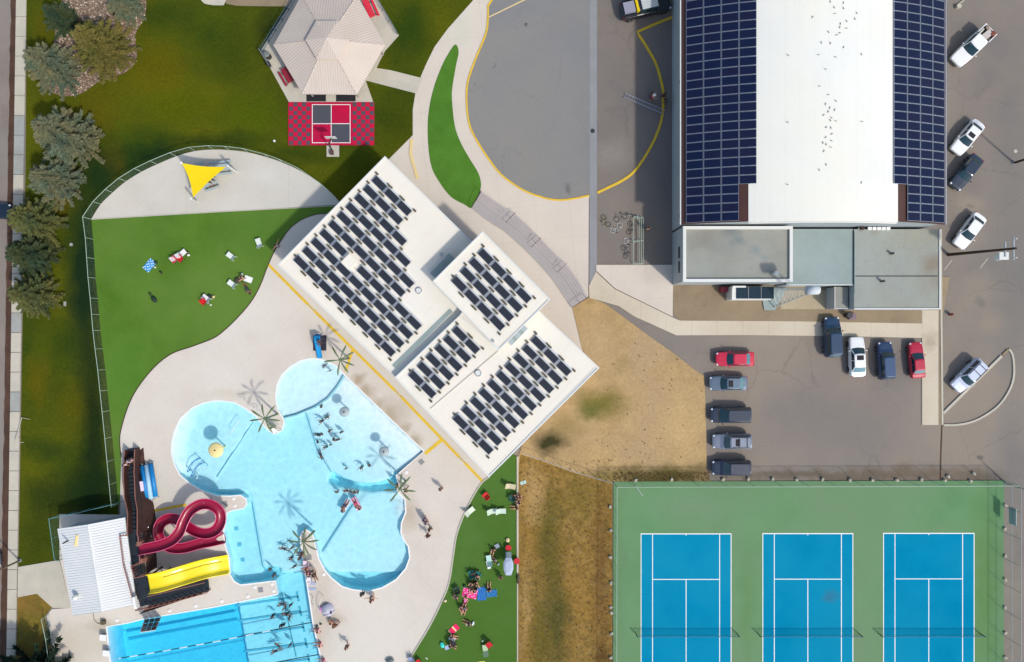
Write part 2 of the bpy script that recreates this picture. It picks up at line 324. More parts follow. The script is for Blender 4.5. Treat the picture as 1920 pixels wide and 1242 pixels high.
M_f5 = foliage('black_green_needles', C(34, 58, 48), C(24, 46, 40), C(46, 66, 48))
def solar(name, base, line, nx, ny, ang=None):
    m = bpy.data.materials.new(name); m.use_nodes = True; t = m.node_tree; b = t.nodes['Principled BSDF']
    tc = N(t, 'ShaderNodeTexCoord'); v = tc.outputs['Object']; sp = N(t, 'ShaderNodeSeparateXYZ'); t.links.new(v, sp.inputs[0])
    f = None
    for k, n in ((0, nx), (1, ny)):
        fr = mth(t, 'FRACT', mth(t, 'ADD', mth(t, 'MULTIPLY', sp.outputs[k], n), 50.0))
        ls = mth(t, 'LESS_THAN', fr, .17); f = ls if f is None else mth(t, 'MAXIMUM', f, ls)
    oi = N(t, 'ShaderNodeObjectInfo'); hue = mixc(t, oi.outputs['Random'], base[0], base[1])
    t.links.new(mixc(t, mth(t, 'MULTIPLY', f, .7), hue, line), b.inputs['Base Color'])
    b.inputs['Roughness'].default_value = .35; b.inputs['Specular IOR Level'].default_value = .1
    return m
M_pv = solar('solar_cells', (C(12, 16, 26), C(22, 20, 32)), C(104, 112, 124), 5.4, 5.4)
M_pv2 = solar('solar_cells_hall', (C(6, 18, 50), C(22, 20, 48)), C(48, 62, 94), 6.3, 6.3)
def linkmesh(name, col, cover=.2, n=16):
    m = bpy.data.materials.new(name); m.use_nodes = True; t = m.node_tree; b = t.nodes['Principled BSDF']
    b.inputs['Base Color'].default_value = col; b.inputs['Roughness'].default_value = .5; b.inputs['Metallic'].default_value = .3
    tc = N(t, 'ShaderNodeTexCoord'); sp = N(t, 'ShaderNodeSeparateXYZ'); t.links.new(tc.outputs['Object'], sp.inputs[0])
    s_ = mth(t, 'ADD', sp.outputs[0], sp.outputs[1]); f = None
    for op in ('ADD', 'SUBTRACT'):
        fr = mth(t, 'FRACT', mth(t, 'ADD', mth(t, 'MULTIPLY', mth(t, op, s_, sp.outputs[2]), n), 5000.0))
        ls = mth(t, 'LESS_THAN', fr, cover / 2); f = ls if f is None else mth(t, 'MAXIMUM', f, ls)
    tr = N(t, 'ShaderNodeBsdfTransparent'); mx = N(t, 'ShaderNodeMixShader')
    t.links.new(f, mx.inputs[0]); t.links.new(tr.outputs[0], mx.inputs[1]); t.links.new(b.outputs[0], mx.inputs[2])
    t.links.new(mx.outputs[0], t.nodes['Material Output'].inputs[0]); return m
M_link = linkmesh('chain_link_wire', C(150, 176, 160), .1)
M_linkd = linkmesh('green_chain_link', C(120, 168, 150), .16)
M_net = linkmesh('tennis_net_cord', C(20, 44, 60), .28, 20)
# ============================================================ ground and setting
POOL = [(646,703),(795,846),(743,892),(747,906),(745,920),(759.5,937.5),(761,961),(753,981),(752,999),(757,1012),(766,1025),(768.5,1046),(761,1066),(743,1087),(717,1102),(691,1109),(663,1106),(642,1100),(621.6,1084),(609,1069),(598,1048),(592,1025),(589,1010),(584,999),(575,994),(567,998),(563.5,1007),(565,1025),(569,1051),(573,1074),(587,1167),(603.6,1242),(625,1350),(229,1350),(206,1234),(200,1175),(239,1168),(270.6,1160),(399.5,1138.5),(521,1114),(516,1089.5),(451.5,1097),(439,1090),(431,1077),(429.6,1046),(422,1020),(419,999),(423,973.5),(426,961),(436,957),(457,953),(463,945),(461,935),(451.5,929),(431,930.5),(406,930),(380.6,921),(355,906),(338,891),(328,872),(322,850),(323,830),(327,811),(338,785.6),(361,765),(381.5,756),(400,752),(413,751.5),(439,754.6),(459,765),(480,780),(495,798),(507,810),(518.6,813),(529,806),(533,793),(531.5,785),(521,767.5),(517,744),(520,721),(529,703),(544,688),(565,676),(585.6,672),(606,675),(629,685)]
def inpoly(x, y, poly):
    r = False; n = len(poly); j = n - 1
    for i in range(n):
        xi, yi = poly[i]; xj, yj = poly[j]
        if (yi > y) != (yj > y) and x < (xj - xi) * (y - yi) / (yj - yi) + xi: r = not r
        j = i
    return r
poolw = PP(POOL)
def holed(outer, hole, z):
    mb = MB(); pts = [Vector((p[0], p[1], z)) for p in outer] + [Vector((p[0], p[1], z)) for p in hole]
    tri = tessellate_polygon([[Vector((p[0], p[1], 0)) for p in outer], [Vector((p[0], p[1], 0)) for p in hole]])
    fs = []
    for a, b, c in tri:
        n = (pts[b] - pts[a]).cross(pts[c] - pts[a]); fs.append((a, b, c) if n.z > 0 else (c, b, a))
    return mb.add(pts, fs)
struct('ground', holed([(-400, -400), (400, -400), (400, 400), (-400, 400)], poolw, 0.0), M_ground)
LZ = [0.0]
def layer(name, pts, mat, z=None, sm=0):
    if z is None: LZ[0] += .005; z = LZ[0]
    if sm: pts = smooth(pts, sm)
    return struct(name, MB().sheet([(P(a, b).x, P(a, b).y) for a, b in pts], z), mat)
layer('road', [(-2500, -2500), (20, -2500), (20, 0), (14, 320), (9, 620), (4, 920), (0, 1240), (-12, 3800), (-2500, 3800)], M_road)
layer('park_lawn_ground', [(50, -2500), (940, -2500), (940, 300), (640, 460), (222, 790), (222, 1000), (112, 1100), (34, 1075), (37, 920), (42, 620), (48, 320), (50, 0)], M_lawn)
wob = [(20.5 - .0165 * y + random.uniform(-1.6, 1.6) * (1 if i % 2 else .3), y) for i, y in enumerate(range(-200, 1500, 14))]
layer('gutter', wob + [(13 - .0145 * (1242 - 1242), 1500), (14, 1240), (18, 920), (25, 620), (28, 320), (31, 0), (34, -200)], M_gutter)
layer('verge', [(33, 1112), (68, 1112), (98, 1138), (84, 1156), (112, 1290), (140, 1700), (20, 1700), (32, 1180)], M_rough)
walk = thing('sidewalk', 'pale concrete slab sidewalk along the left road', 'sidewalk'); del walk['category'], walk['label']; walk['kind'] = 'structure'
def wl(y): return 31 - .0145 * y
def wr(y): return 50 - .0163 * y
y = -190.0; i = 0
while y < 1440:
    h = 37.0; g = .5
    m = MB().prism([tuple(P(wl(y + g), y + g))[:2], tuple(P(wr(y + g), y + g))[:2], tuple(P(wr(y + h - g), y + h - g))[:2], tuple(P(wl(y + h - g), y + h - g))[:2]], .0, .10 + random.uniform(-.008, .008))
    part('slab', m, M_walk2 if i in (11, 12, 21, 25, 13) else M_walk, walk); y += h; i += 1
struct('entry_path', MB().prism([tuple(P(*q))[:2] for q in [(35, 1063), (112, 1050), (134, 1140), (100, 1140), (70, 1113), (34, 1120)]], 0, .09), M_walk)
layer('plaza', [(888, -20), (888, 0), (840, 54), (815, 88), (800, 118.6), (789, 144), (779, 175), (774, 206), (774, 254), (730, 298), (700, 420), (900, 700), (1117, 690), (1073, 578), (1103, 556), (1104, 375), (1105, 368), (1069, 374), (1038, 375), (1005, 367), (974, 353), (940, 328), (913, 294), (889, 255), (879, 229), (875, 193), (877, 155), (891, 113), (911, 64), (915, 33), (915, 12), (945, -40), (945, -600), (960, -600), (960, -2500), (905, -2500), (905, -600)], M_plaza)
layer('pavilion_path', [(706, 128), (732, 132), (792, 147), (786, 160), (781, 176), (770, 173), (688, 152), (680, 150)], M_walk)
layer('turning_circle', smooth([(1105, 368), (1069, 374), (1038, 375), (1005, 367), (974, 353), (940, 328), (913, 294), (889, 255), (879, 229), (875, 193), (877, 155), (891, 113), (911, 64), (915, 33)], 4, False) + [(915, 12), (945, -40), (945, -1200), (1108, -1200)], M_circle)
layer('forecourt', [(1118, -1200), (1262, -1200), (1262, 497), (1118, 497)], M_lot)
layer('drain_channel', [(1107, -1200), (1120, -1200), (1119, 530), (1116, 540), (1105, 540)], M_drain)
W_CURVE = [(612, 401), (591, 403), (565, 413), (544, 429), (529, 449.5), (516, 470), (503, 498), (488, 537), (470, 568), (446, 596), (421, 620), (400, 635), (361, 650), (322, 664), (289, 690), (258, 729), (240, 765), (227, 809), (225.5, 832), (228, 858)]
E_CURVE = [(918, 894), (903, 906), (885, 935), (868, 970), (856, 1005), (850, 1043), (842, 1093), (827, 1131), (804, 1177), (773, 1228), (735, 1290), (700, 1360)]
Wc = smooth(W_CURVE, 4, False); Ec = smooth(E_CURVE, 4, False)
deckpoly = Wc + [(226, 920), (226, 965), (112, 964), (112, 1046), (134, 1140), (98, 1142), (88, 1154), (112, 1280), (130, 1500), (600, 1700)] + Ec[::-1] + [(980, 760), (700, 420), (640, 401)]
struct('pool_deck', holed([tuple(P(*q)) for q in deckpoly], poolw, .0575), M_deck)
pad = smooth([(171, 412), (189, 384), (211, 362), (236, 341), (265, 323), (294, 309), (330, 294), (365, 284), (400, 281), (430, 282), (464, 286), (503, 296), (529, 305), (567.5, 323), (606, 349), (629, 370), (640, 384)], 4, False)
layer('play_pad', pad, M_pad)
layer('west_turf', [(172, 412), (640, 385), (680, 385)] + Wc + [(226, 950), (222, 945), (219, 904), (211, 819), (206, 770), (198, 693), (193, 654), (189, 620), (184, 560), (180, 522), (175, 449)], M_turf)
layer('island_turf_bed', smooth([(854, 84), (860, 98), (855, 124), (848, 167), (848, 193), (853, 237), (864, 268), (880, 297), (897, 325), (902, 347), (897, 368), (884, 390), (871, 384), (845, 369), (822, 339), (809, 312), (803, 270), (803, 219), (812, 170), (828, 126), (841, 101)], 4), M_turf2)
layer('east_turf_bed', Ec + [(700, 1700), (970, 1700), (972, 858), (960, 850)], M_turf3)
layer('dry_grass_ground', [(1103, 558), (1112, 561), (1135, 570), (1160, 588), (1215, 629), (1262, 662), (1300, 692), (1320, 705), (1323, 760), (1325, 880), (1332, 902), (1148, 904), (1148, 1700), (971, 1700), (972, 858), (1000, 760), (1060, 700), (1100, 690), (1073, 578)], M_dry)
layer('dry_strip', [(971, 1700), (972, 880), (976, 852), (1020, 866), (1080, 888), (1148, 905), (1148, 1700)], M_strip)
layer('yard_dirt', [(1262, 520), (1780, 520), (1766, 600), (1730, 607), (1275, 602), (1262, 590)], M_dirt)
layer('yard_slab', [(1464, 545), (1575, 545), (1570, 580), (1464, 580)], M_tan)
struct('forecourt_pad', MB().prism([tuple(P(*q))[:2] for q in [(1117, 497), (1262, 497), (1261, 594), (1153, 541), (1118, 508)]], 0, .12), M_plaza)
path = [(1104, 537), (1117, 510), (1152, 542.5), (1261, 595.5), (1275, 601.5), (1500, 603), (1728, 607), (1728, 582), (1759, 582), (1759, 797), (1728, 797), (1728, 634), (1600, 631), (1400, 628.5), (1268, 629), (1215, 605), (1190, 594), (1160, 574), (1135, 567), (1105, 559)]
struct('east_path', MB().prism([tuple(P(*q))[:2] for q in path], 0, .09), M_tan if 0 else surf('path_concrete', C(206, 192, 168), C(194, 180, 158), .3, C(212, 200, 178), .08, fine=.07, bump=.15, lines=[(0, 3.1, .05, .25, 0)], blobs=[(1742, 640, 20, 14, C(160, 146, 120), .6)]))
layer('verge_strip', [(1759.5, 582), (1765, 582), (1766, 797), (1759.5, 797)], M_dirt)
struct('manhole_cover', MB().cyl(P(1111, 246) + Vector((0, 0, .0)), .52, .052, 24), M_drain)
part('lid', MB().cyl(P(1111, 246) + Vector((0, 0, .05)), .27, .012, 20), M_dsteel, COL.objects['manhole_cover'])
def strip(name, pts, w, z0, z1, mat, parent=None, closed=False, st=True):
    """a kerb or painted line along a polyline of photo points, w metres wide"""
    q = [P(*p) for p in pts]; n = len(q); L = []; R = []
    for i in range(n):
        if closed: t = q[(i + 1) % n] - q[i - 1]
        else: t = q[min(i + 1, n - 1)] - q[max(i - 1, 0)]
        t.normalize(); nn = Vector((-t.y, t.x, 0)) * w / 2; L.append(q[i] + nn); R.append(q[i] - nn)
    mb = MB(); vs = []; fs = []
    for a, b in zip(L, R): vs += [(a.x, a.y, z0), (a.x, a.y, z1), (b.x, b.y, z1), (b.x, b.y, z0)]
    for i in range(n if closed else n - 1):
        j = (i + 1) % n
        for k in range(3): fs.append((4 * i + k, 4 * j + k, 4 * j + k + 1, 4 * i + k + 1))
    if not closed: fs += [(0, 1, 2, 3), (4 * n - 1, 4 * n - 2, 4 * n - 3, 4 * n - 4)]
    mb.add(vs, fs)
    return struct(name, mb, mat, parent) if st else link(name, mb.mesh(name, mat), parent)
LK = [(915, 12), (915, 33), (911, 64), (891, 113), (877, 155), (875, 193), (879, 229), (889, 255), (913, 294), (940, 328), (974, 353), (1005, 367), (1038, 375), (1069, 374), (1105, 367)]
strip('yellow_kerb', [(932, -14)] + smooth(LK, 4, False), .2, 0, .10, M_yellow)
RK = [(1198, 67), (1216, 95), (1231, 124), (1242, 165), (1243, 185), (1242, 214), (1234, 245), (1216, 283), (1190, 321), (1167, 339), (1139, 353), (1120, 362)]
strip('yellow_kerb', [(1262, 32.5), (1230, 45), (1195, 60.5)] + smooth(RK, 4, False), .3, 0, .12, M_yellow)
strip('road_marking', [(916, 33), (986, -1), (1010, -12)], .14, .03, .058, M_yellow2)
strip('road_marking', [(1560, 0), (1560, 0)] and [(772, 262), (770, 290), (783, 335)], .35, .03, .034 + LZ[0], M_yellow2)
strip('kerb', [(1763, 430), (1764, 600), (1766, 797)], .22, 0, .14, M_walk)
strip('kerb', smooth([(1769, 797), (1790, 797), (1815, 793), (1840, 783), (1870, 762), (1890, 735), (1899, 710), (1900, 685), (1897, 665), (1891, 655)], 4, False), .22, 0, .14, M_walk)
strip('kerb', [(1768, 775), (1877, 668)], .3, 0, .15, M_walk)
strip('kerb', [(1879, 666), (1890, 655.5)], .26, 0, .13, M_dirt)
strip('turf_kerb', Ec, .16, .0, .14, M_walk)
strip('turf_kerb', [(970.5, 856), (970.5, 1072)], .22, .0, .16, M_walk)
strip('turf_kerb', [(970.5, 1072), (970, 1700)], .14, .0, .10, M_walk)
strip('turf_kerb', Wc, .07, .0, .12, M_wood)
strip('turf_kerb', [(172, 412), (400, 398.5), (640, 386)], .07, 0, .10, M_walk)
strip('seam', [(1766, 797), (1764, 850), (1763, 900)], .18, 0, .012, M_gutter)
# gravel bed under the spruces
gp = smooth([(121, -80), (117, -5), (112, 15), (101, 45), (104, 62), (101, 95), (96, 130), (90, 165), (111, 179), (131, 181), (152, 177), (170, 165), (186, 155), (206, 147), (232, 138), (250, 124), (258, 103), (254, 66), (269, 40), (275, 15), (273, -5), (255, -80)], 3)
layer('gravel_bed', gp, M_gravelbase)
mb = MB(); gz = LZ[0]; r = random.Random(3)
k = 0
while k < 6500:
    x, y_ = r.uniform(88, 276), r.uniform(-70, 184)
    if not inpoly(x, y_, gp): continue
    q = P(x, y_); s_ = r.uniform(.05, .13); mb.cur = r.choice((0, 0, 1, 1, 2, 3))
    mb.ball((q.x, q.y, gz + s_ * .3), s_, 4, 2 if s_ < .09 else 3, (1, r.uniform(.6, 1), .7)); k += 1
gs = link('gravel_stones', mb.mesh('gravel_stones', [paint(178, 156, 136, .9), paint(146, 122, 104, .9), paint(222, 208, 188, .9), paint(110, 92, 80, .9)]))
stuff(gs)
mb = MB(); r = random.Random(5)     # weed tufts over the dry field
zones = [(1103, 1320, 600, 900, 70), (975, 1145, 860, 1240, 700), (1150, 1330, 885, 902, 420)]
for x0, x1, y0, y1, cnt in zones:
    for _ in range(cnt):
        x, y_ = r.uniform(x0, x1), r.uniform(y0, y1)
        if x > 1100 and y_ < 705 and (x - 1103) / 217. > (y_ - 556) / 150.: continue
        if x < 1145 and y_ < 700: continue
        if x < 1000 and y_ < 860: continue
        q = P(x, y_); mb.cur = r.choice((0, 0, 1, 2))
        for b in range(r.randint(3, 6)):
            a = r.uniform(0, 2 * pi); l = r.uniform(.05, .2); w = r.uniform(.02, .05)
            d = Vector((cos(a), sin(a), 0)); n = Vector((-d.y, d.x, 0)) * w; o = Vector((q.x, q.y, LZ[0] - .02))
            mb.add([o + n, o - n, o + d * l + Vector((0, 0, r.uniform(.04, .14)))], [(0, 1, 2)])
stuff(link('weed_tufts', mb.mesh('weed_tufts', [paint(132, 104, 62, .9), paint(104, 92, 46, .9), paint(104, 74, 44, .9)])))

# ------------------------------------------------------------ yellow lettered line on the pool deck
strip('deck_line', [(503, 496), (577.5, 571)], .34, .05, .0625, M_yellow)
strip('deck_line', [(590, 583.5), (741, 733)], .34, .05, .0625, M_yellow)
strip('deck_line', [(752, 744), (861, 857)], .34, .05, .0625, M_yellow)
strip('deck_line', [(872, 868.5), (904, 902)], .34, .05, .0625, M_yellow)
strip('deck_line', [(661, 657), (655, 676), (648, 697)], .34, .05, .0645, M_yellow)
strip('deck_line', [(828, 825), (797, 851)], .42, .05, .0645, M_yellow)
strip('deck_line', [(284, 959), (345, 947)], .3, .05, .0625, M_yellow)
strip('deck_line', [(345, 945), (352, 952)], .3, .05, .064, M_yellow)
strip('lettering_ground', [(577.5, 571), (590, 583.5)], .34, .05, .062, M_yellow2)
strip('lettering_ground', [(741, 733), (752, 744)], .34, .05, .062, M_yellow2)
strip('lettering_ground', [(861, 857), (872, 868.5)], .34, .05, .062, M_yellow2)
M_ink = plain('dark_lettering', C(84, 70, 30), .8)
for (a, b) in ((583.7, 577.2), (746.5, 738.5), (866.5, 862.7)):
    cu = bpy.data.curves.new('lettering', 'FONT'); cu.body = 'SHOES OFF'; cu.size = .24; cu.align_x = 'CENTER'; cu.align_y = 'CENTER'; cu.space_character = 1.0
    to = bpy.data.objects.new('lettering_tmp', cu); me = bpy.data.meshes.new_from_object(to); me.materials.clear(); me.materials.append(M_ink)
    o = link('deck_lettering', me, None, P(a, b) + Vector((0, 0, .0665)), radians(-45)); o['kind'] = 'structure'
    bpy.data.objects.remove(to); q = P(a, b); o.location = (q.x, q.y, .067)

# ------------------------------------------------------------ the pool
import numpy as np
ZW = -.10   # water level
def dist_line(x, y, a, b):  # signed distance in px from line a->b (positive to the left in image coords)
    dx, dy = b[0] - a[0], b[1] - a[1]; return ((x - a[0]) * dy - (y - a[1]) * dx) / hypot(dx, dy)
BEACH = [(571, 775), (580, 804), (591, 842), (603, 862), (619, 888), (640, 901), (668, 910), (695, 912), (722, 905), (745, 893), (795, 846), (646, 703), (632, 726), (614, 748), (591, 764)]
TODD = [(531.5, 785), (555, 779), (591, 764), (614, 748), (632, 726), (646, 703), (660, 690), (585, 640), (500, 700), (500, 790), (525, 786)]
CRES = [(619, 888), (640, 901), (668, 910), (695, 912), (722, 905), (760, 880), (765, 920), (745, 919), (692, 922), (655, 916), (628, 913), (612, 905)]
LOBE = [(470, 793), (436, 845), (405, 893), (372, 940), (300, 940), (300, 700), (500, 700)]
ROUND = [(692, 922), (745, 920), (800, 920), (800, 1130), (600, 1130), (560, 1060), (602, 1038), (655, 955)]
def depth(x, y):
    if inpoly(x, y, TODD): return .28
    if inpoly(x, y, CRES): return 1.7
    if inpoly(x, y, BEACH):
        d = abs(dist_line(x, y, (646, 703), (795, 846))); base = .06 + .0042 * d
        return min(.62, max(base, .5 - .0 if dist_line(x, y, (743, 892), (619, 888)) < 0 and 0 else base))
    if y > 1114 or (y > 1079 and x > 518):
        e = 433 + (y - 1135) * .17
        return 3.1 if x < e else 1.3
    if inpoly(x, y, LOBE):
        d = min(hypot(x - a, y - b) for a, b in [(323, 830), (327, 811), (338, 785.6), (322, 850), (328, 872)])
        return .22 if d < 11 else .34 if d < 17 else .46 if d < 23 else .62
    if inpoly(x, y, ROUND):
        d = min(hypot(x - a, y - b) for a, b in [(750, 925), (759.5, 937.5), (761, 950), (761, 961)])
        return .2 if d < 9 else .3 if d < 15 else .4 if d < 21 else .52 if d < 27 else .6
    if x < 468 + (y - 945) * .165 and y > 925: return .95
    if y > 1068 and x < 520: return 1.5
    return .74
gx0, gy0, step = 190, 660, 2.4
nx, ny = int((790 - 190) / step) + 12, int((1360 - 660) / step)
D = np.zeros((ny, nx))
for j in range(ny):
    for i in range(nx): D[j, i] = depth(gx0 + i * step, gy0 + j * step)
K = D.copy()
for _ in range(4):
    D = K.copy(); K[1:-1, 1:-1] = (D[1:-1, 1:-1] * 2 + D[:-2, 1:-1] + D[2:, 1:-1] + D[1:-1, :-2] + D[1:-1, 2:]) / 6
D = K
mb = MB(); idx = -np.ones((ny, nx), int); big = []
mask = np.zeros((ny, nx), bool)
for j in range(ny):
    for i in range(nx): mask[j, i] = inpoly(gx0 + i * step, gy0 + j * step, POOL)
mk2 = mask.copy()
for dy in (-1, 0, 1):
    for dx in (-1, 0, 1): mk2 |= np.roll(np.roll(mask, dy, 0), dx, 1)
vs = []
for j in range(ny):
    for i in range(nx):
        if mk2[j, i]:
            q = P(gx0 + i * step, gy0 + j * step); idx[j, i] = len(vs); vs.append((q.x, q.y, ZW - D[j, i]))
fs = []
for j in range(ny - 1):
    for i in range(nx - 1):
        a = (idx[j, i], idx[j + 1, i], idx[j + 1, i + 1], idx[j, i + 1])
        if min(a) >= 0: fs.append(tuple(int(v) for v in a))
mb.add(vs, fs)
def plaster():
    m = surf('plaster_painted_caustics', (.80, .87, .89, 1), (.75, .86, .89, 1), .5, (.82, .88, .90, 1), .1, fine=.0, rough=.8)
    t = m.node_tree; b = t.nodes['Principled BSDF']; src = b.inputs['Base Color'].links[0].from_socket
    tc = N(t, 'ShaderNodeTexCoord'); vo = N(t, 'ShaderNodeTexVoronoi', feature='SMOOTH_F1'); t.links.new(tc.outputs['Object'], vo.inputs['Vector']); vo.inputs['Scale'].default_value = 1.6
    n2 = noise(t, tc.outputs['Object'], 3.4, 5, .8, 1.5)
    f = mth(t, 'ADD', mrange(t, vo.outputs['Distance'], .1, .7, -.05, .05), mrange(t, n2.outputs[0], .35, .65, -.09, .07))  # fine mottling paints the water's caustic light into the plaster colour
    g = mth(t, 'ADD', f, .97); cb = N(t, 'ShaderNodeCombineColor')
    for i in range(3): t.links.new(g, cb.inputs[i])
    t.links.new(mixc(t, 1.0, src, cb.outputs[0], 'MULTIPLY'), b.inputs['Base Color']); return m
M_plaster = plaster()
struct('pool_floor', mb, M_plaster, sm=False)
mb = MB(); n = len(poolw); cw = sum(poolw[i].x * poolw[(i + 1) % n].y - poolw[(i + 1) % n].x * poolw[i].y for i in range(n)) > 0
inner = []
for i in range(n):
    t = (poolw[(i + 1) % n] - poolw[i - 1]).normalized(); nn = Vector((-t.y, t.x, 0)) * (1 if cw else -1); inner.append(poolw[i] + nn * .02)
vs = [(p.x, p.y, -3.3) for p in inner] + [(p.x, p.y, .05) for p in inner]
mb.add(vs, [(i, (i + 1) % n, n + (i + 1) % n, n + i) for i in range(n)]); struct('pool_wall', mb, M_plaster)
strip('pool_coping', POOL, .16, .02, .085, M_white, closed=True)
strip('pool_coping', [(531.5, 785), (555, 779), (591, 764), (614, 748), (632, 726), (646, 703)], .16, ZW - .4, ZW + .03, surf('wet_coping', C(150, 205, 216), None, fine=.05))
wm = bpy.data.materials.new('pool_water'); wm.use_nodes = True; t = wm.node_tree; t.nodes.remove(t.nodes['Principled BSDF'])
out = t.nodes['Material Output']; tr = N(t, 'ShaderNodeBsdfTransparent'); gl = N(t, 'ShaderNodeBsdfGlossy'); gl.inputs['Roughness'].default_value = .06
fr = N(t, 'ShaderNodeFresnel'); fr.inputs['IOR'].default_value = 1.33; mx = N(t, 'ShaderNodeMixShader')
tc = N(t, 'ShaderNodeTexCoord'); bp = N(t, 'ShaderNodeBump'); bp.inputs['Strength'].default_value = .5; bp.inputs['Distance'].default_value = .06
nz = noise(t, tc.outputs['Object'], 3.2, 4, .6, .6); t.links.new(nz.outputs[0], bp.inputs['Height'])
t.links.new(bp.outputs[0], gl.inputs['Normal']); t.links.new(bp.outputs[0], fr.inputs['Normal'])
t.links.new(fr.outputs[0], mx.inputs[0]); t.links.new(tr.outputs[0], mx.inputs[1]); t.links.new(gl.outputs[0], mx.inputs[2]); t.links.new(mx.outputs[0], out.inputs['Surface'])
va = N(t, 'ShaderNodeVolumeAbsorption'); va.inputs['Color'].default_value = (.0, .86, .98, 1); va.inputs['Density'].default_value = .36
t.links.new(va.outputs[0], out.inputs['Volume'])
struct('pool_water', MB().prism([(p.x, p.y) for p in poolw], -3.5, ZW), wm)
M_lane = plain('lane_line_tile', C(140, 206, 226), .6)
def fl(a, b, w=.16, name='pool_floor_line', dz=.06, mat=None):
    n_ = 10; mb = MB(); vs = []; q0, q1 = P(*a), P(*b); t_ = (q1 - q0).normalized(); nn = Vector((-t_.y, t_.x, 0)) * w / 2
    for i in range(n_ + 1):
        u = i / n_; x, y_ = a[0] + (b[0] - a[0]) * u, a[1] + (b[1] - a[1]) * u; q = P(x, y_); z = ZW - depth(x, y_) + dz + .01
        vs += [(q.x + nn.x, q.y + nn.y, z), (q.x - nn.x, q.y - nn.y, z)]
    mb.add(vs, [(2 * i, 2 * i + 1, 2 * i + 3, 2 * i + 2) for i in range(n_)]); return struct(name, mb, mat or M_lane)
M_thin = plain('thin_line_tile', C(120, 180, 200), .6)
for a, b in (((402, 897), (470, 793)), ((468, 945), (490, 1078)), ((523, 1083), (573, 1074)), ((660, 948), (602, 1038))): fl(a, b, .12, mat=M_thin)
for a, b in (((571, 775), (580, 804)), ((580, 804), (591, 842)), ((591, 842), (619, 888))): fl(a, b, .1, mat=M_thin, dz=.12)
for a, b in (((436, 1144), (553, 1127)), ((440, 1173), (558, 1155)), ((446, 1202), (563.6, 1185)), ((451, 1231), (569, 1216)), ((456, 1262), (574, 1246))):
    fl(a, b, .22)
    fl((b[0] - 3, b[1] - 9), (b[0] + 1, b[1] + 9), .28)
fl((521, 1118), (549, 1242), .14, mat=M_thin)
for x, y_ in ((437, 996), (443, 1026), (449, 1055)): fl((x - 3.6, y_ + .5), (x + 3.6, y_ - .5), .42)
for a, b in (((210, 1205), (420, 1165)), ((214, 1220), (426, 1181))): fl(a, b, .3)
# ============================================================ buildings
def W2(p): return (p[0], p[1])
# ---- sports hall with arched roof
def zr(x): return 9.25 - .0141 * (x - 33.8) ** 2
hall = thing('sports_hall', 'large sports hall with white arched roof between two bands of solar panels', 'hall', (33.8, 12, 0))
def loc(o): return Vector(o.location)
def hp(name, mb, mat, parent=None, sm=False):
    o = part(name, mb, mat, parent or hall, sm); o.location = -loc(parent or hall); return o
def arch(x0, x1, y0, y1, lift, th, n=24):
    mb = MB(); xs = [x0 + (x1 - x0) * i / n for i in range(n + 1)]
    up = [(x, zr(x) + lift) for x in xs]; lo = [(x, zr(x) + lift - th) for x in xs[::-1]]
    sec = up + lo; k = len(sec)
    return mb.loft([[(x, y0, z) for x, z in sec], [(x, y1, z) for x, z in sec]])
XA, XB, YS, YN = 19.0, 48.6, 11.96, 75
mb = MB(); xs = [19.35 + (48.3 - 19.35) * i / 24 for i in range(25)]
prof = [(x, zr(x) - .3) for x in xs]
mb.loft([[(x, YS + .15, z) for x, z in [(19.35, 0)] + prof + [(48.3, 0)]], [(x, YN - .1, z) for x, z in [(19.35, 0)] + prof + [(48.3, 0)]]])
hp('wall', mb, M_wall)
hp('roof', arch(XA, XB, YS, YN, 0, .28), M_brown, sm=False)
mem = MB(); xs = [25.75 + (42.05 - 25.75) * i / 20 for i in range(21)]
sec = [(x, zr(x) + .05) for x in xs]
mem.loft([[(x, YS - .12, z) for x, z in [(25.75, zr(25.75) + .004)] + sec + [(42.05, zr(42.05) + .004)]], [(x, YN, z) for x, z in [(25.75, zr(25.75) + .004)] + sec + [(42.05, zr(42.05) + .004)]]])
hp('roof_membrane', mem, M_hallw, sm=False)
hp('gutter', MB().box((18.93, (YS + YN) / 2, zr(19) - .12), (.16, YN - YS, .14)), M_trim)
hp('gutter', MB().box((48.68, (YS + YN) / 2, zr(48.6) - .12), (.16, YN - YS, .14)), M_alu)
mb = MB()
for i in range(18): x = 25.8 + (31.8 - 25.8) * i / 17
hp('eaves_trim', arch(25.8, 42.0, YS - .26, YS - .14, -.1, .12), M_trim)
for y_ in (13.2, 28.6): 
    w = MB().box((19.28, y_, 4.4), (.2, .3, .3)); hp('wall_light', w, M_dsteel)
for y_ in (8.0, 8.9): pass
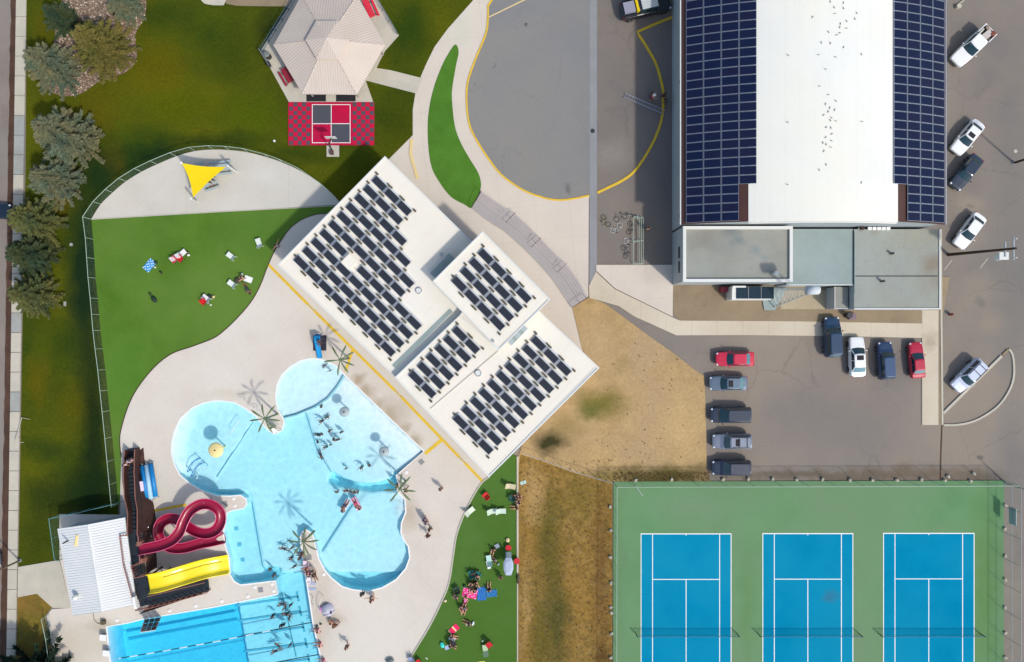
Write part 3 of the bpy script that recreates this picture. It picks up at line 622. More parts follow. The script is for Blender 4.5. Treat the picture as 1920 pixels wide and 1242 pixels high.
# hall solar arrays
def pvpanel(L, Wd, m, frame=M_alu, th=.04):
    mb = MB(); mb.cur = 1
    mb.box((0, 0, 0), (L, Wd, th)); mb.cur = 0
    a, b = L / 2 - .035, Wd / 2 - .035
    mb.add([(-a, -b, th / 2 + .003), (a, -b, th / 2 + .003), (a, b, th / 2 + .003), (-a, b, th / 2 + .003)], [(0, 1, 2, 3)])
    return mb.mesh('solar_panel', [m, frame])
def hallarray(label, x0, x1, inner_col):
    cx = (x0 + x1) / 2; t_ = thing('solar_array', label, 'solar array', (cx, 12.03, zr(cx)), 0, 'solar arrays along the hall roof')
    cw_ = (x1 - x0) / 4; rail = MB()
    for c in range(4):
        xa, xb = x0 + c * cw_, x0 + (c + 1) * cw_; dz = zr(xb) - zr(xa); L = hypot(cw_, dz) - .05; ang = -atan2(dz, cw_)
        me = pvpanel(L, .95, M_pv2); xm = (xa + xb) / 2; zm = (zr(xa) + zr(xb)) / 2 + .17
        for rr in range(4 if c == inner_col else 0, 30):
            y_ = 12.03 + .5 + rr * .99
            link('solar_panel', me, t_, (xm - cx, y_ - 12.03, zm - zr(cx)), rot=(0, ang, 0))
        for fx in (xa + .35, xb - .35):
            y0 = 12.1 + (4 * .99 if c == inner_col else 0); rail.box((fx - cx, (y0 + 41.6) / 2 - 12.03, zr(fx) + .08 - zr(cx)), (.05, 41.6 - y0, .08))
    part('mounting_rail', rail, M_alu, t_); return t_
hallarray('long solar array on the west slope of the hall roof, above the forecourt', 19.4, 26.55, 3)
hallarray('long solar array on the east slope of the hall roof, above the diagonally parked cars', 41.45, 48.3, 0)
# pigeons on the membrane
mb = MB(); mb.ball((0, 0, .09), .09, 8, 5, (1.5, .8, .8)).ball((.14, 0, .16), .045, 6, 4).box((-.19, 0, .1), (.16, .08, .02)); mb.box((.2, 0, .155), (.04, .015, .015))
pig = mb.mesh('pigeon', paint(140, 142, 144), True)
birds = [(1556, 5), (1563, 15), (1581, 6), (1581, 17), (1565, 27), (1607, 25), (1603, 36), (1587, 41), (1575, 46), (1574, 52), (1586, 54), (1552, 61), (1568, 67), (1574, 63), (1539, 81), (1556, 82), (1581, 90), (1534, 104), (1565, 108), (1547, 131), (1536, 163), (1552, 179), (1566, 190), (1547, 196), (1555, 203), (1564, 207), (1552, 210), (1543, 217), (1558, 222), (1556, 227), (1566, 228), (1548, 240), (1557, 241), (1559, 252), (1547, 259), (1558, 265), (1542, 269), (1548, 272), (1556, 277), (1544, 284), (1548, 310), (1535, 319), (1616, 102), (1617, 228), (1478, 103), (1477, 229), (1477, 346), (1616, 343), (1523, 33)]
for i, (x, y_) in enumerate(birds):
    q = P(x, y_, 9.2); o = link('pigeon', pig, None, (q.x, q.y, zr(q.x) + .055), random.uniform(0, 6.28)); o.scale = (.65,) * 3
    tag(o, 'small grey pigeon standing on the white membrane of the hall roof', 'pigeon', 'pigeons on the hall roof')
# ---- annexes
def parapet(mb, x0, x1, y0, y1, z, w=.42, h=.3, sides='NSEW'):
    if 'N' in sides: mb.box(((x0 + x1) / 2, y1 - w / 2, z), (x1 - x0, w, h))
    if 'S' in sides: mb.box(((x0 + x1) / 2, y0 + w / 2, z), (x1 - x0, w, h))
    b0 = y0 + (w if 'S' in sides else 0); b1 = y1 - (w if 'N' in sides else 0)
    if 'W' in sides: mb.box((x0 + w / 2, (b0 + b1) / 2, z), (w, b1 - b0, h))
    if 'E' in sides: mb.box((x1 - w / 2, (b0 + b1) / 2, z), (w, b1 - b0, h))
    return mb
def block(name, label, x0, x1, y0, y1, z, roofm, w, sides, ph=.3, wallm=M_wall, cat='annex'):
    t_ = thing(name, label, cat, ((x0 + x1) / 2, (y0 + y1) / 2, 0)); o = loc(t_)
    for nm, m_, mt in (('wall', MB().prism([(x0 + .03, y0 + .03), (x1 - .03, y0 + .03), (x1 - .03, y1 - .03), (x0 + .03, y1 - .03)], 0, z - .03), wallm),
                       ('roof', MB().prism([(x0 + .01, y0 + .01), (x1 - .01, y0 + .01), (x1 - .01, y1 - .01), (x0 + .01, y1 - .01)], z - .03, z), roofm),
                       ('parapet', parapet(MB(), x0, x1, y0, y1, z + ph / 2 - .05, w, ph, sides), M_trim)):
        part(nm, m_, mt, t_).location = -o
    return t_
an1 = block('annex', 'flat grey roofed annex framed by a white parapet at the hall west corner', 19.35, 31.75, 5.55, 11.86, 5.2, M_flat, .34, 'NSEW', .35)
for nm, m_ in (('window', MB().box((19.33, 7.4, 3.6), (.06, 1.3, .5))), ('window', MB().box((19.33, 9.1, 3.6), (.06, 1.3, .5)))): part(nm, m_, M_dsteel, an1).location = -loc(an1)
an2 = block('annex', 'lower blue grey flat roof between the white framed annex and the stained roof', 31.8, 39.55, 5.3, 11.84, 3.5, M_flat2, .1, 'S', .1)
an3 = block('annex', 'lower stained flat roof with a dark cross seam at the hall east corner', 39.6, 49.56, 2.5, 11.8, 3.6, M_flat3, .14, 'SE', .16)
for nm, m_, mt in (('seam', MB().box((44.5, 6.35, 3.62), (9.5, .1, .05)), M_dsteel), ('edge_trim', MB().box((39.64, 7.9, 3.68), (.1, 7.2, .12)), M_flat2), ('edge_trim', MB().box((38.6, 3.95, 0), (0.1, .1, .1)), M_flat2)):
    if nm == 'edge_trim' and m_.v[0][2] < 1: continue
    part(nm, m_, mt, an3).location = -loc(an3)
block('porch', 'small grey roofed porch beside the stained flat roof', 37.9, 39.5, 2.6, 5.2, 2.4, M_flat, .06, 'SW', .08, cat='porch')
def vent(label, px, py, z, r, h, mat, cat='roof vent', cap=True):
    q = P(px, py, z); t_ = thing('roof_vent', label, cat, (q.x, q.y, z))
    part('pipe', MB().cyl((0, 0, -.02), r * .7, h, 12), mat, t_)
    if cap: part('cap', MB().cyl((0, 0, h - .02), r, .12, 14, r * .8), mat, t_)
    part('flashing', MB().cyl((0, 0, .002), r * 1.6, .03, 14), M_flat, t_); return t_
vent('white capped vent pipe near the corner of the white framed annex roof', 1450, 514, 5.2, .28, 1.0, M_trim)
vent('small dark vent in the upper half of the stained flat roof', 1670, 476, 3.6, .16, .5, M_dsteel)
vent('small dark vent just below the cross seam of the stained flat roof', 1652, 528, 3.6, .16, .6, M_dsteel)
vent('brown vent cowl at the top left of the stained flat roof', 1614, 429, 3.6, .22, .5, M_wood)
for i in range(5):
    q = P(1630 + i * 8.7, 429, 3.7); o = link('skylight', MB().box((0, 0, .12), (.42, .34, .24)).mesh('skylight', M_white), None, (q.x, q.y, 3.6))
    tag(o, 'little white rooflight in the row of five against the hall end wall', 'rooflight', 'rooflights against the hall end wall')
# air handling unit with dark panels
q = P(1395, 552, 0); ac = thing('air_handling_unit', 'white plant unit with dark panelled top beside the annex wall', 'plant unit', (q.x, q.y, 0))
part('housing', MB().box((.1, .0, 1.2), (4.6, 1.55, 2.3)), M_trim, ac); part('intake_box', MB().box((-2.7, .5, .6), (.7, .6, 1.1)), paint(150, 50, 66), ac)
for i in range(3): part('top_panel', MB().box((-1.0 + i * 1.5, 0.05, 2.38), (1.42, 1.4, .06)), surf('dark_teal_panel', C(24, 48, 62), None, fine=.04, rough=.35) if i == 0 else MATS['dark_teal_panel'], ac)
part('duct', MB().tube([(-2.2, .75, 2.2), (-2.2, .75, 2.7), (-.7, .75, 2.7)], .12, 8), M_trim, ac); part('duct', MB().tube([(-2.2, .7, 2.55), (-2.2, -.5, 2.55), (-2.2, -.5, .2)], .1, 8), M_trim, ac)
# lattice tower
q = P(1450, 556); tw = thing('lattice_tower', 'three legged lattice mast with a white drum antenna on top beside the annex', 'antenna mast', (q.x, q.y, 0))
Hm = 9.6; base = [P(1432, 543) - q, P(1470, 544) - q, P(1450, 577) - q]; top = Vector((.35, .15, Hm)); tops = [top + Vector(v) for v in ((-.25, .2, 0), (.25, .2, 0), (0, -.28, 0))]
for b, t_ in zip(base, tops): part('leg', MB().tube([b, t_], [.07, .05], 6), M_trim, tw)
mb = MB()
for k in range(1, 9):
    u = k / 9; u2 = (k + 1) / 9 if k < 9 else 1; u2 = min(1, u2)
    ring = [b.lerp(t_, u) for b, t_ in zip(base, tops)]; r2 = [b.lerp(t_, u2) for b, t_ in zip(base, tops)]
    for a in range(3): mb.tube([ring[a], ring[(a + 1) % 3]], .025, 4); mb.tube([ring[a], r2[(a + 1) % 3]], .02, 4)
stuff(part('brace', mb, M_steel, tw)); part('base_slab', MB().prism([W2(v) for v in [P(1424, 540) - q, P(1474, 540) - q, P(1452, 582) - q, P(1432, 582) - q]], .0, .25), M_flat2, tw)
part('antenna', MB().tube([top + Vector((-.5, 0, .2)), top + Vector((.75, .05, .2))], .5, 18).ball(top + Vector((.75, .05, .2)), .5, 14, 8, (.4, 1, 1)), surf('weathered_drum', C(176, 190, 198), C(206, 210, 212), 1.2, fine=.1), tw, True)
# ladder on the ground by the hall
def ladder_at(label, a, b, w, z):
    q0, q1 = P(*a), P(*b); L = (q1 - q0).length; d = q1 - q0; t_ = thing('ladder', label, 'ladder', (q0.x, q0.y, z), atan2(d.y, d.x))
    for s_ in (-1, 1): part('side_rail', MB().box((L / 2, s_ * w / 2, .08), (L, .06, .09)), M_alu, t_)
    n_ = int(L / .3); me = MB().box((0, 0, 0), (.045, w - .06, .045)).mesh('rung', M_alu)
    for i in range(n_): link('rung', me, t_, (.15 + i * .3, 0, .08))
    return t_
ladder_at('long aluminium ladder lying across the forecourt next to three workers', (1170, 180), (1246, 212.5), .5, .14)

# ---- main pool building
ZA, ZB, ZC = 5.1, 7.6, 5.9
def bld(parent, name, pts, z0, z1, mat): o = part(name, MB().prism([W2(P(a, b, z1)) for a, b in pts], z0, z1), mat, parent); o.location = -loc(parent); return o
pb = thing('pool_building', 'white flat roofed pool building set diagonally with stepped roofs', 'building', tuple(P(820, 600)))
RA = [(521, 497), (722, 293), (893, 461), (900, 520), (862, 590), (742, 708)]
RC = [(740, 708), (861.5, 591.5), (880, 565), (930, 530), (1012, 584), (1124, 690), (917, 895)]
RB = [(905, 434), (1032, 562), (936, 657), (811, 528)]
def rect2(pts, z): return [W2(P(a, b, z)) for a, b in pts]
def inset(poly, d):
    n_ = len(poly); a = sum(poly[i][0] * poly[(i + 1) % n_][1] - poly[(i + 1) % n_][0] * poly[i][1] for i in range(n_)); s_ = 1 if a > 0 else -1; out = []
    for i in range(n_):
        p0, p1, p2 = Vector(poly[i - 1]), Vector(poly[i]), Vector(poly[(i + 1) % n_]); e1 = (p1 - p0).normalized(); e2 = (p2 - p1).normalized()
        n1 = Vector((-e1.y, e1.x)) * s_; n2 = Vector((-e2.y, e2.x)) * s_; b = n1 + n2; b = b / max(.3, b.dot(n1)) if b.length > .01 else n1
        out.append(tuple(p1 + b * d))
    return out
def volume(pts, z, tagn, mat=M_roofw, edge=True):
    poly = rect2(pts, z)
    for nm, m_, mt in (('wall', MB().prism(inset(poly, .22), 0, z - .3), M_wallc), ('roof', MB().prism(inset(poly, .02), z - .3, z), mat)):
        part(nm, m_, mt, pb).location = -loc(pb)
    n_ = len(poly); ins = inset(poly, .16); mb = MB(); vs = []
    for a, b in zip(poly, ins): vs += [(a[0], a[1], z - .34), (a[0], a[1], z + .09), (b[0], b[1], z + .09), (b[0], b[1], z - .02)]
    mb.add(vs, [(4 * i + k, 4 * ((i + 1) % n_) + k, 4 * ((i + 1) % n_) + k + 1, 4 * i + k + 1) for i in range(n_) for k in range(3)])
    part('roof_edge', mb, M_trim, pb).location = -loc(pb)
volume(RA, ZA, 'a'); volume(RC, ZC, 'c'); volume(RB, ZB, 'b')
# low upstand between the two lower roofs and roof joint
def bar(name, a, b, z, w, h, mat, parent=pb, dz=0):
    q0, q1 = P(a[0], a[1], z), P(b[0], b[1], z); d = q1 - q0; mb = MB().box(tuple((q0 + q1) / 2 + Vector((0, 0, h / 2 + dz)))[:3], (d.length, w, h), atan2(d.y, d.x))
    o = part(name, mb, mat, parent); o.location = -loc(parent); return o
bar('roof_joint', (807, 767), (934, 659), ZC, .1, .07, M_wallc)
bar('roof_edge', (862, 592.5), (936, 657), ZC, .12, .12, M_trim, dz=-.01)
bar('edge_flashing', (925, 884), (1116, 690), ZC, .12, .04, M_trim)
bar('gutter', (738, 688), (846, 582), ZA, .5, .04, M_flat2)
for (a, b, z, lab, dims) in ((828, 503, ZA, 'pale blue plant box lying in the shade of the raised roof', (2.8, .9, .8)), (845, 487, ZA, 'small pale plant box at the upper end of the long one, in the shade', (.8, 1.1, 1.0))):
    q = P(a, b, z); t_ = thing('rooftop_unit', lab, 'rooftop unit', (q.x, q.y, z), radians(46)); part('housing', MB().box((0, 0, dims[2] / 2 + .1), dims), M_trim, t_); part('lid', MB().box((0, 0, dims[2] + .12), (dims[0] * .94, dims[1] * .9, .06)), M_flat2, t_); part('base_frame', MB().box((0, 0, .05), (dims[0] * .9, dims[1] * .8, .1)), M_steel, t_)
q = P(970, 628, ZC); t_ = thing('rooftop_unit', 'long pale grey rooflight box against the south east wall of the raised roof', 'rooftop unit', (q.x, q.y, ZC), radians(46))
for i in range(5): part('pane', MB().box((-1.05 + i * .52, 0, .5), (.5, .72, .06)), M_flat2 if i % 2 else M_greym, t_)
part('frame', MB().box((0, 0, .22), (2.8, .86, .44)), M_trim, t_)
for lab, a, b, z, r_ in (('round white vent ring near the tip of the large solar field', 786, 546, ZA, .32), ('round white vent ring beside the roof joint', 897, 700, ZC, .34), ('small white vent cap in the shade above the pale plant box', 828, 478, ZA, .16), ('small brown vent at the lower corner of the raised roof', 925, 640, ZB, .1)):
    q = P(a, b, z); t_ = thing('roof_vent', lab, 'roof vent', (q.x, q.y, z)); mb = MB(); mb.tube([(r_ * cos(2 * pi * k / 20), r_ * sin(2 * pi * k / 20), .22) for k in range(20)], .045, 6, True)
    part('rim', mb, M_steel, t_); part('collar', MB().cyl((0, 0, -.01), r_ * .95, .2, 20), M_trim, t_)
q = P(655, 492, ZA); o = link('roof_hatch', MB().box((0, 0, .12), (1.5, 1.3, .26)).mesh('roof_hatch', M_roofw), None, (q.x, q.y, ZA), radians(46)); tag(o, 'white roof hatch filling the gap in the large solar field', 'roof hatch')
# rooftop solar fields
pv_me = pvpanel(1.76, .86, M_pv)
defl = MB().add([(-.87, .45, .02), (.87, .45, .02), (.87, .62, -.2), (-.87, .62, -.2)], [(0, 1, 2, 3)]).add([(-.87, .465, .02), (.87, .465, .02), (.87, .635, -.2), (-.87, .635, -.2)], [(3, 2, 1, 0)]).mesh('wind_deflector', plain('pale_deflector', C(232, 234, 234), .5))
bal_me = MB().box((0, 0, 0), (.78, .2, .16)).mesh('ballast_block', surf('ballast_concrete', C(92, 88, 72), C(80, 78, 66), 2, fine=.1))
bal_s = MB().box((0, 0, 0), (.4, .22, .16)).mesh('ballast_block', MATS['ballast_concrete'])
def field(label, start, u, v, rows, z, skip=()):
    q = P(start[0], start[1], z); U = P(start[0] + u[0], start[1] + u[1], z) - q; V = P(start[0] + v[0], start[1] + v[1], z) - q
    t_ = thing('solar_array', label, 'solar array', (q.x, q.y, z), atan2(U.y, U.x), 'ballasted solar arrays on the pool building'); ul = U.length; ud = U.normalized(); nd = Vector((-ud.y, ud.x, 0))
    vx, vy = V.dot(ud), V.dot(nd); rail = MB()
    for rr, n_ in enumerate(rows):
        for c in range(n_):
            if (rr, c) in skip: continue
            x, y_ = c * ul + rr * vx, rr * vy; p_ = link('solar_panel', pv_me, t_, (x, y_, .2), rot=(radians(5), 0, 0))
            link('wind_deflector', defl, t_, (x, y_, .22))
            if c == 0: link('ballast_block', bal_s, t_, (x - ul / 2 - .05, y_ + (-.5 if rr == len(rows) - 1 else .0) + .62, .09))
            lb = link('ballast_block', bal_me if c < n_ - 1 and (rr, c + 1) not in skip else bal_s, t_, (x + ul / 2, y_ + vy / 2 * 1.0 + .03, .09))
            if rr == 0: link('ballast_block', bal_me if c < n_ - 1 else bal_s, t_, (x + ul / 2, y_ + .66, .09))
            if c < n_ - 1: rail.box((x + ul / 2, y_, .22), (.13, 1.02, .04))
        rail.box((rr * vx + (n_ - 1) * ul / 2, rr * vy + .3, .06), (n_ * ul, .05, .05)); rail.box((rr * vx + (n_ - 1) * ul / 2, rr * vy - .35, .06), (n_ * ul, .05, .05))
    part('mounting_rail', rail, M_alu, t_); return t_
def c7(x, y_): return (400 + x / 3.88, 300 + y_ / 3.88)
field('largest ballasted solar field with a square gap, on the west wing of the pool building', c7(1210, 176), (23.2, 23.0), (-16.25, 16.5), [3, 3, 4, 5, 6, 6, 8, 8, 8, 8], ZA, [(6, 2)])
field('four by four ballasted solar field on the raised roof', (910.8, 481.7), (23.7, 24.2), (-16.5, 17.2), [4, 4, 4, 4], ZB)
field('narrow two panel wide ballasted solar field between the west wing and the roof joint', (862.3, 626.4), (23.3, 23.2), (-16.3, 16.6), [2] * 6, ZC)
field('three panel wide ballasted solar field on the south east wing', (1009.5, 644.4), (23.6, 23.3), (-16.2, 16.3), [3] * 10, ZC)

# ---- white corrugated plant shed
sh = thing('plant_shed', 'white corrugated steel plant shed beside the slide tower', 'shed', tuple(P(185, 1060)))
def shp(name, mb, mat, sm=False): o = part(name, mb, mat, sh, sm); o.location = -loc(sh); return o
ze, zrg = 3.2, 4.0
c_ = [P(108, 992, ze), P(233, 971, ze), P(254, 1134, ze), P(137, 1154, ze)]; r0, r1 = P(165, 984, zrg), P(192, 1147, zrg)
ct = sum(c_, Vector()) / 4
shp('wall', MB().prism([W2(ct + (v - ct) * .95) for v in c_], 0, ze - .05), M_wall)
def slab4(a, b, c, d, th=.06):
    vs = [Vector(a), Vector(b), Vector(c), Vector(d)]; vs += [v - Vector((0, 0, th)) for v in vs]
    return MB().add(vs, [(0, 1, 2, 3), (7, 6, 5, 4), (0, 4, 5, 1), (1, 5, 6, 2), (2, 6, 7, 3), (3, 7, 4, 0)])
shp('roof', slab4(c_[0], c_[3], r1, r0), M_shed); shp('roof', slab4(r0 + Vector((0, 0, .002)), r1 + Vector((0, 0, .002)), c_[2], c_[1]), M_shed)
rib = MB(); n_ = 34
for i in range(n_ + 1):
    u = i / n_; a = c_[0].lerp(c_[3], u); m_ = r0.lerp(r1, u); b = c_[1].lerp(c_[2], u)
    for s_, e_ in ((a, m_), (m_, b)):
        d = e_ - s_; rib.tube([s_ + d * .01 + Vector((0, 0, .012)), e_ - d * .01 + Vector((0, 0, .012))], .022, 4)
stuff(shp('roof_rib', rib, surf('rib_steel', C(206, 208, 208), None, fine=.02, rough=.45)))
shp('ridge_cap', MB().tube([r0 + Vector((0, 0, .03)), r1 + Vector((0, 0, .03))], .07, 6), M_shed)
fa = MB(); 
for a, b in ((0, 3), (1, 2)): d = c_[b] - c_[a]; fa.box((c_[a] + c_[b]) / 2 + Vector((0, 0, -.1)), (d.length, .1, .14), atan2(d.y, d.x))
shp('gutter', fa, M_trim)
q = P(133, 1013, 3.6); t_ = thing('roof_vent', 'black flue with a white curb near the north end of the shed roof', 'roof vent', (q.x, q.y, 3.35), radians(-10))
part('curb', MB().box((.7, .1, .25), (.22, 1.3, .4)), M_cream, t_); part('flue', MB().cyl((-.4, -.2, 0), .09, 1.0, 10), M_dsteel, t_)
q = P(145, 1118, 3.5); t_ = thing('roof_vent', 'white dome vent near the south end of the shed roof', 'roof vent', (q.x, q.y, 3.45)); part('collar', MB().cyl((0, 0, -.1), .22, .5, 14), M_trim, t_); part('dome', MB().ball((0, 0, .45), .32, 12, 6), M_trim, t_, True)

# ---- picnic pavilion
pv = thing('picnic_pavilion', 'hexagonal picnic pavilion with a beige two tier ribbed steel roof', 'pavilion', tuple(P(617, 85)))
def pvp(name, mb, mat, sm=False): o = part(name, mb, mat, pv, sm); o.location = -loc(pv); return o
slab_ = [(490, 97), (542, 192), (700, 192), (706, 165), (722, 96), (748, 67), (707, 0), (690, -40), (540, -40), (553, 0)]
pvp('floor_slab', MB().prism([W2(P(*v)) for v in [(490, 97), (542, 192), (700, 192), (686, 152), (706, 128), (722, 96), (748, 67), (706, -4), (690, -44), (566, -44), (552, -2)]], 0, .13), M_walk)
z1, z2, z3 = 2.9, 4.3, 5.3
ev = [P(a, b, z1) for a, b in ((513, 85), (567, 176), (669, 178), (722, 85), (670, -8), (565, -8))]; ap = P(612.6, 72, z3)
mid0 = P(613, 75, z2); apex_low = mid0 + Vector((0, 0, .35))
lanternz = 4.45
mid = [Vector((e.x, e.y, 0)).lerp(Vector((ap.x, ap.y, 0)), .66) + Vector((0, 0, z1 + (z3 - .35 - z1) * .66)) for e in ev]
midu = [Vector((e.x, e.y, 0)).lerp(Vector((ap.x, ap.y, 0)), .64) + Vector((0, 0, mid[0].z + .42)) for e in ev]
ribs = MB()
def ribline(a, b, c, d, n_):    # ribs running up a facet: eave a-b, top c-d
    eave = (b - a).normalized(); upd = ((c + d) / 2 - (a + b) / 2); nrm = eave.cross(upd).normalized(); nrm = nrm if nrm.z > 0 else -nrm
    upn = (upd - eave * upd.dot(eave)).normalized(); L = (b - a).length
    for i in range(1, n_):
        s_ = a + eave * (L * i / n_); best = 0
        # distance up the slope until the hip or the top edge
        for k in range(60):
            h_ = k * .12; p_ = s_ + upn * h_; x = (p_ - a).dot(eave); lx = (c - a).dot(eave); ly = (c - a).dot(upn); rx = (d - a).dot(eave); ry = (d - a).dot(upn)
            if h_ > ly or x < lx * h_ / ly - .02 or x > L - (L - rx) * h_ / ry + .02: break
            best = h_
        if best > .3: ribs.tube([s_ + nrm * .015, s_ + upn * (best - .05) + nrm * .015], .02, 4)
for i in range(6):
    j = (i + 1) % 6; pvp('roof_facet', slab4(ev[i], ev[j], mid[j], mid[i], .05), M_pav); ribline(ev[i], ev[j], mid[i], mid[j], 22)
    lo = MB().add([mid[i] * 1, mid[j] * 1, midu[j] - Vector((0, 0, .1)), midu[i] - Vector((0, 0, .1))], [(0, 1, 2, 3)]); pvp('clerestory_wall', lo, M_pavrib)
    pvp('lantern_facet', slab4(midu[i] + (midu[i] - ap) * .06, midu[j] + (midu[j] - ap) * .06, ap + Vector((0, 0, .001 * i)), ap + Vector((0, 0, .001 * i)), .04), M_pav)
    ribline(midu[i] + (midu[i] - ap) * .06, midu[j] + (midu[j] - ap) * .06, ap.lerp(midu[i], .04), ap.lerp(midu[j], .04), 9)
    pvp('hip_cap', MB().tube([ev[i] + Vector((0, 0, .03)), mid[i] + Vector((0, 0, .03))], .06, 5), M_pav); pvp('post', MB().cyl(Vector((ev[i].x, ev[i].y, .12)).lerp(Vector((ap.x, ap.y, .12)), .12), .1, 2.8, 8), M_pavrib)
stuff(pvp('roof_rib', ribs, M_pavrib))
def railing(name, label, pts, h, mat, z=.0, panel=True, nrail=3, post_gap=1.6, cat='railing', pw=.06):
    q0 = P(*pts[0]); t_ = thing(name, label, cat, (q0.x, q0.y, z)); o = Vector((q0.x, q0.y, 0))
    W_ = [P(*p) - o for p in pts]
    for a, b in zip(W_[:-1], W_[1:]):
        for k in range(nrail): zz = h - (h - .15) * k / max(1, nrail - 1); part('rail', MB().tube([a + Vector((0, 0, zz)), b + Vector((0, 0, zz))], .03, 5), mat, t_)
        L = (b - a).length; n_ = max(1, round(L / post_gap))
        for i in range(n_ + (1 if b is W_[-1] else 0)): c = a.lerp(b, i / n_); part('post', MB().box(c + Vector((0, 0, h / 2)), (pw, pw, h)), mat, t_)
    return t_
railing('railing', 'dark blue steel railing on the shaded north west edge of the pavilion slab', [(494, 98), (555, 1)], 1.1, paint(70, 96, 120, .5, ), .12)
railing('railing', 'short steel railing at the south west corner of the pavilion slab', [(491, 99), (510, 129)], 1.1, M_steel, .12)
railing('railing', 'steel railing along the north east edge of the pavilion slab', [(708, 1), (746, 66)], 1.1, M_steel, .12)
def picnic(label, px, py, rz, mat, L=1.9, z=.12):
    q = P(px, py); t_ = thing('picnic_table', label, 'picnic table', (q.x, q.y, z), rz)
    for s_ in (-.26, 0, .26): part('table_board', MB().box((0, s_, .75), (L, .24, .05)), mat, t_)
    for s_ in (-1, 1): part('bench', MB().box((0, s_ * .75, .45), (L, .26, .05)), mat, t_)
    for s_ in (-1, 1):
        part('leg_frame', MB().tube([(s_ * L * .35, -.6, 0), (s_ * L * .35, -.3, .72)], .035, 5).tube([(s_ * L * .35, .6, 0), (s_ * L * .35, .3, .72)], .035, 5).tube([(s_ * L * .35, -.8, .42), (s_ * L * .35, .8, .42)], .03, 5), M_dsteel, t_)
    return t_
picnic('dark red picnic table poking out from under the west eave of the pavilion', 543, 146, radians(-60), paint(150, 10, 40))
picnic('bright red picnic table at the north east edge of the pavilion roof', 694, 22, radians(-66), paint(222, 30, 60), 2.3)
for lab, a, b in (('dark round litter bin at the west corner of the pavilion', 505, 108),):
    q = P(a, b); t_ = thing('litter_bin', lab, 'litter bin', (q.x, q.y, .13)); part('drum', MB().cyl((0, 0, 0), .36, .9, 16), M_dsteel, t_); part('lid', MB().cyl((0, 0, .9), .38, .1, 16, .2), paint(120, 124, 120), t_)
q = P(509, 126); o = link('charcoal_grill', MB().box((0, 0, .85), (.6, .4, .25)).cyl((0, 0, 0), .05, .8, 6).box((0, 0, .99), (.5, .3, .03)).mesh('charcoal_grill', M_dsteel), None, (q.x, q.y, .13), radians(-60)); tag(o, 'dark park grill on a post by the pavilion litter bin', 'grill')
for a, lab in ((593.5, 'black rubber mat left of the paved gap in front of the pavilion'), (649, 'black rubber mat right of the paved gap in front of the pavilion')):
    q = P(a, 185); mb = MB()
    for i in range(4):
        for j in range(2): pass
    o = link('rubber_mat', MB().box((0, 0, .02), (2.35, .8, .04)).mesh('rubber_mat', M_black), None, (q.x, q.y, .13)); tag(o, lab, 'mat')

# ---- sport court tiles
sc_ = thing('sport_court', 'red and slate tiled sport court with a four square pattern', 'sport court', tuple(P(621.5, 232.5)))
o0 = loc(sc_)
def scp(name, a, b, c, d, z0, z1, mat):
    q0, q1 = P(a, b), P(c, d); o = part(name, MB().prism([(q0.x, q0.y), (q1.x, q0.y), (q1.x, q1.y), (q0.x, q1.y)], z0, z1), mat, sc_); o.location = -o0; return o
scp('court_base', 541, 192.6, 702, 273, 0, .12, M_red)
for r_ in range(10):
    for c in range(5):
        for side, x0 in ((0, 542.4), (1, 661.4)):
            k = (r_ + c + side) % 2; x = x0 + c * 8.05; y_ = 192.8 + r_ * 8.0
            scp('court_tile', x + .45, y_ + .45, x + 7.6, y_ + 7.6, .12, .135 + (.002 if k else 0), M_dark if k else M_redb)
for a, b, mt in ((586.5, 197.5, M_dark), (622, 197.5, M_red), (586.5, 233, M_red), (622, 233, M_dark)): scp('square_panel', a + .8, b + .8, a + 34.4, b + 34.4, .12, .14, mt)
for a, b, c, d in ((585.6, 196.6, 657.6, 197.8), (585.6, 268, 657.6, 269.2), (585.6, 197.8, 586.8, 268), (656.4, 197.8, 657.6, 268), (621, 197.8, 622.2, 268)): scp('court_line', a, b, c, d, .12, .15, M_white)
scp('court_line', 586.8, 232.3, 621, 233.5, .12, .149, M_white); scp('court_line', 622.2, 232.3, 656.4, 233.5, .12, .149, M_white)
q = P(624.5, 284); struct('hoop_pad', MB().box((q.x, q.y, .06), (1.5, 1.36, .12)), M_walk)
q = P(622.5, 282); bh = thing('basketball_hoop', 'basketball hoop leaning over the south edge of the red court', 'basketball hoop', (q.x, q.y, .12))
bb = P(621, 259, 3.1) - Vector((q.x, q.y, 0)); part('pole', MB().tube([(0, 0, 0), (bb.x * .4, bb.y * .3, 2.4), (bb.x, bb.y - .1, 3.0)], .08, 8), M_dsteel, bh); part('backboard', MB().box((bb.x, bb.y, 3.1), (1.25, .05, .9)), M_trim, bh); part('arm', MB().tube([(bb.x * .4, bb.y * .3, 2.1), (bb.x, bb.y - .05, 2.8)], .04, 6), M_dsteel, bh)
part('rim', MB().tube([(bb.x + .23 * cos(k * pi / 8), bb.y + .27 + .23 * sin(k * pi / 8), 2.8) for k in range(16)], .015, 5, True), paint(200, 60, 30), bh); part('base_box', MB().box((.05, -.35, .2), (.4, .5, .4)), paint(90, 66, 60), bh)

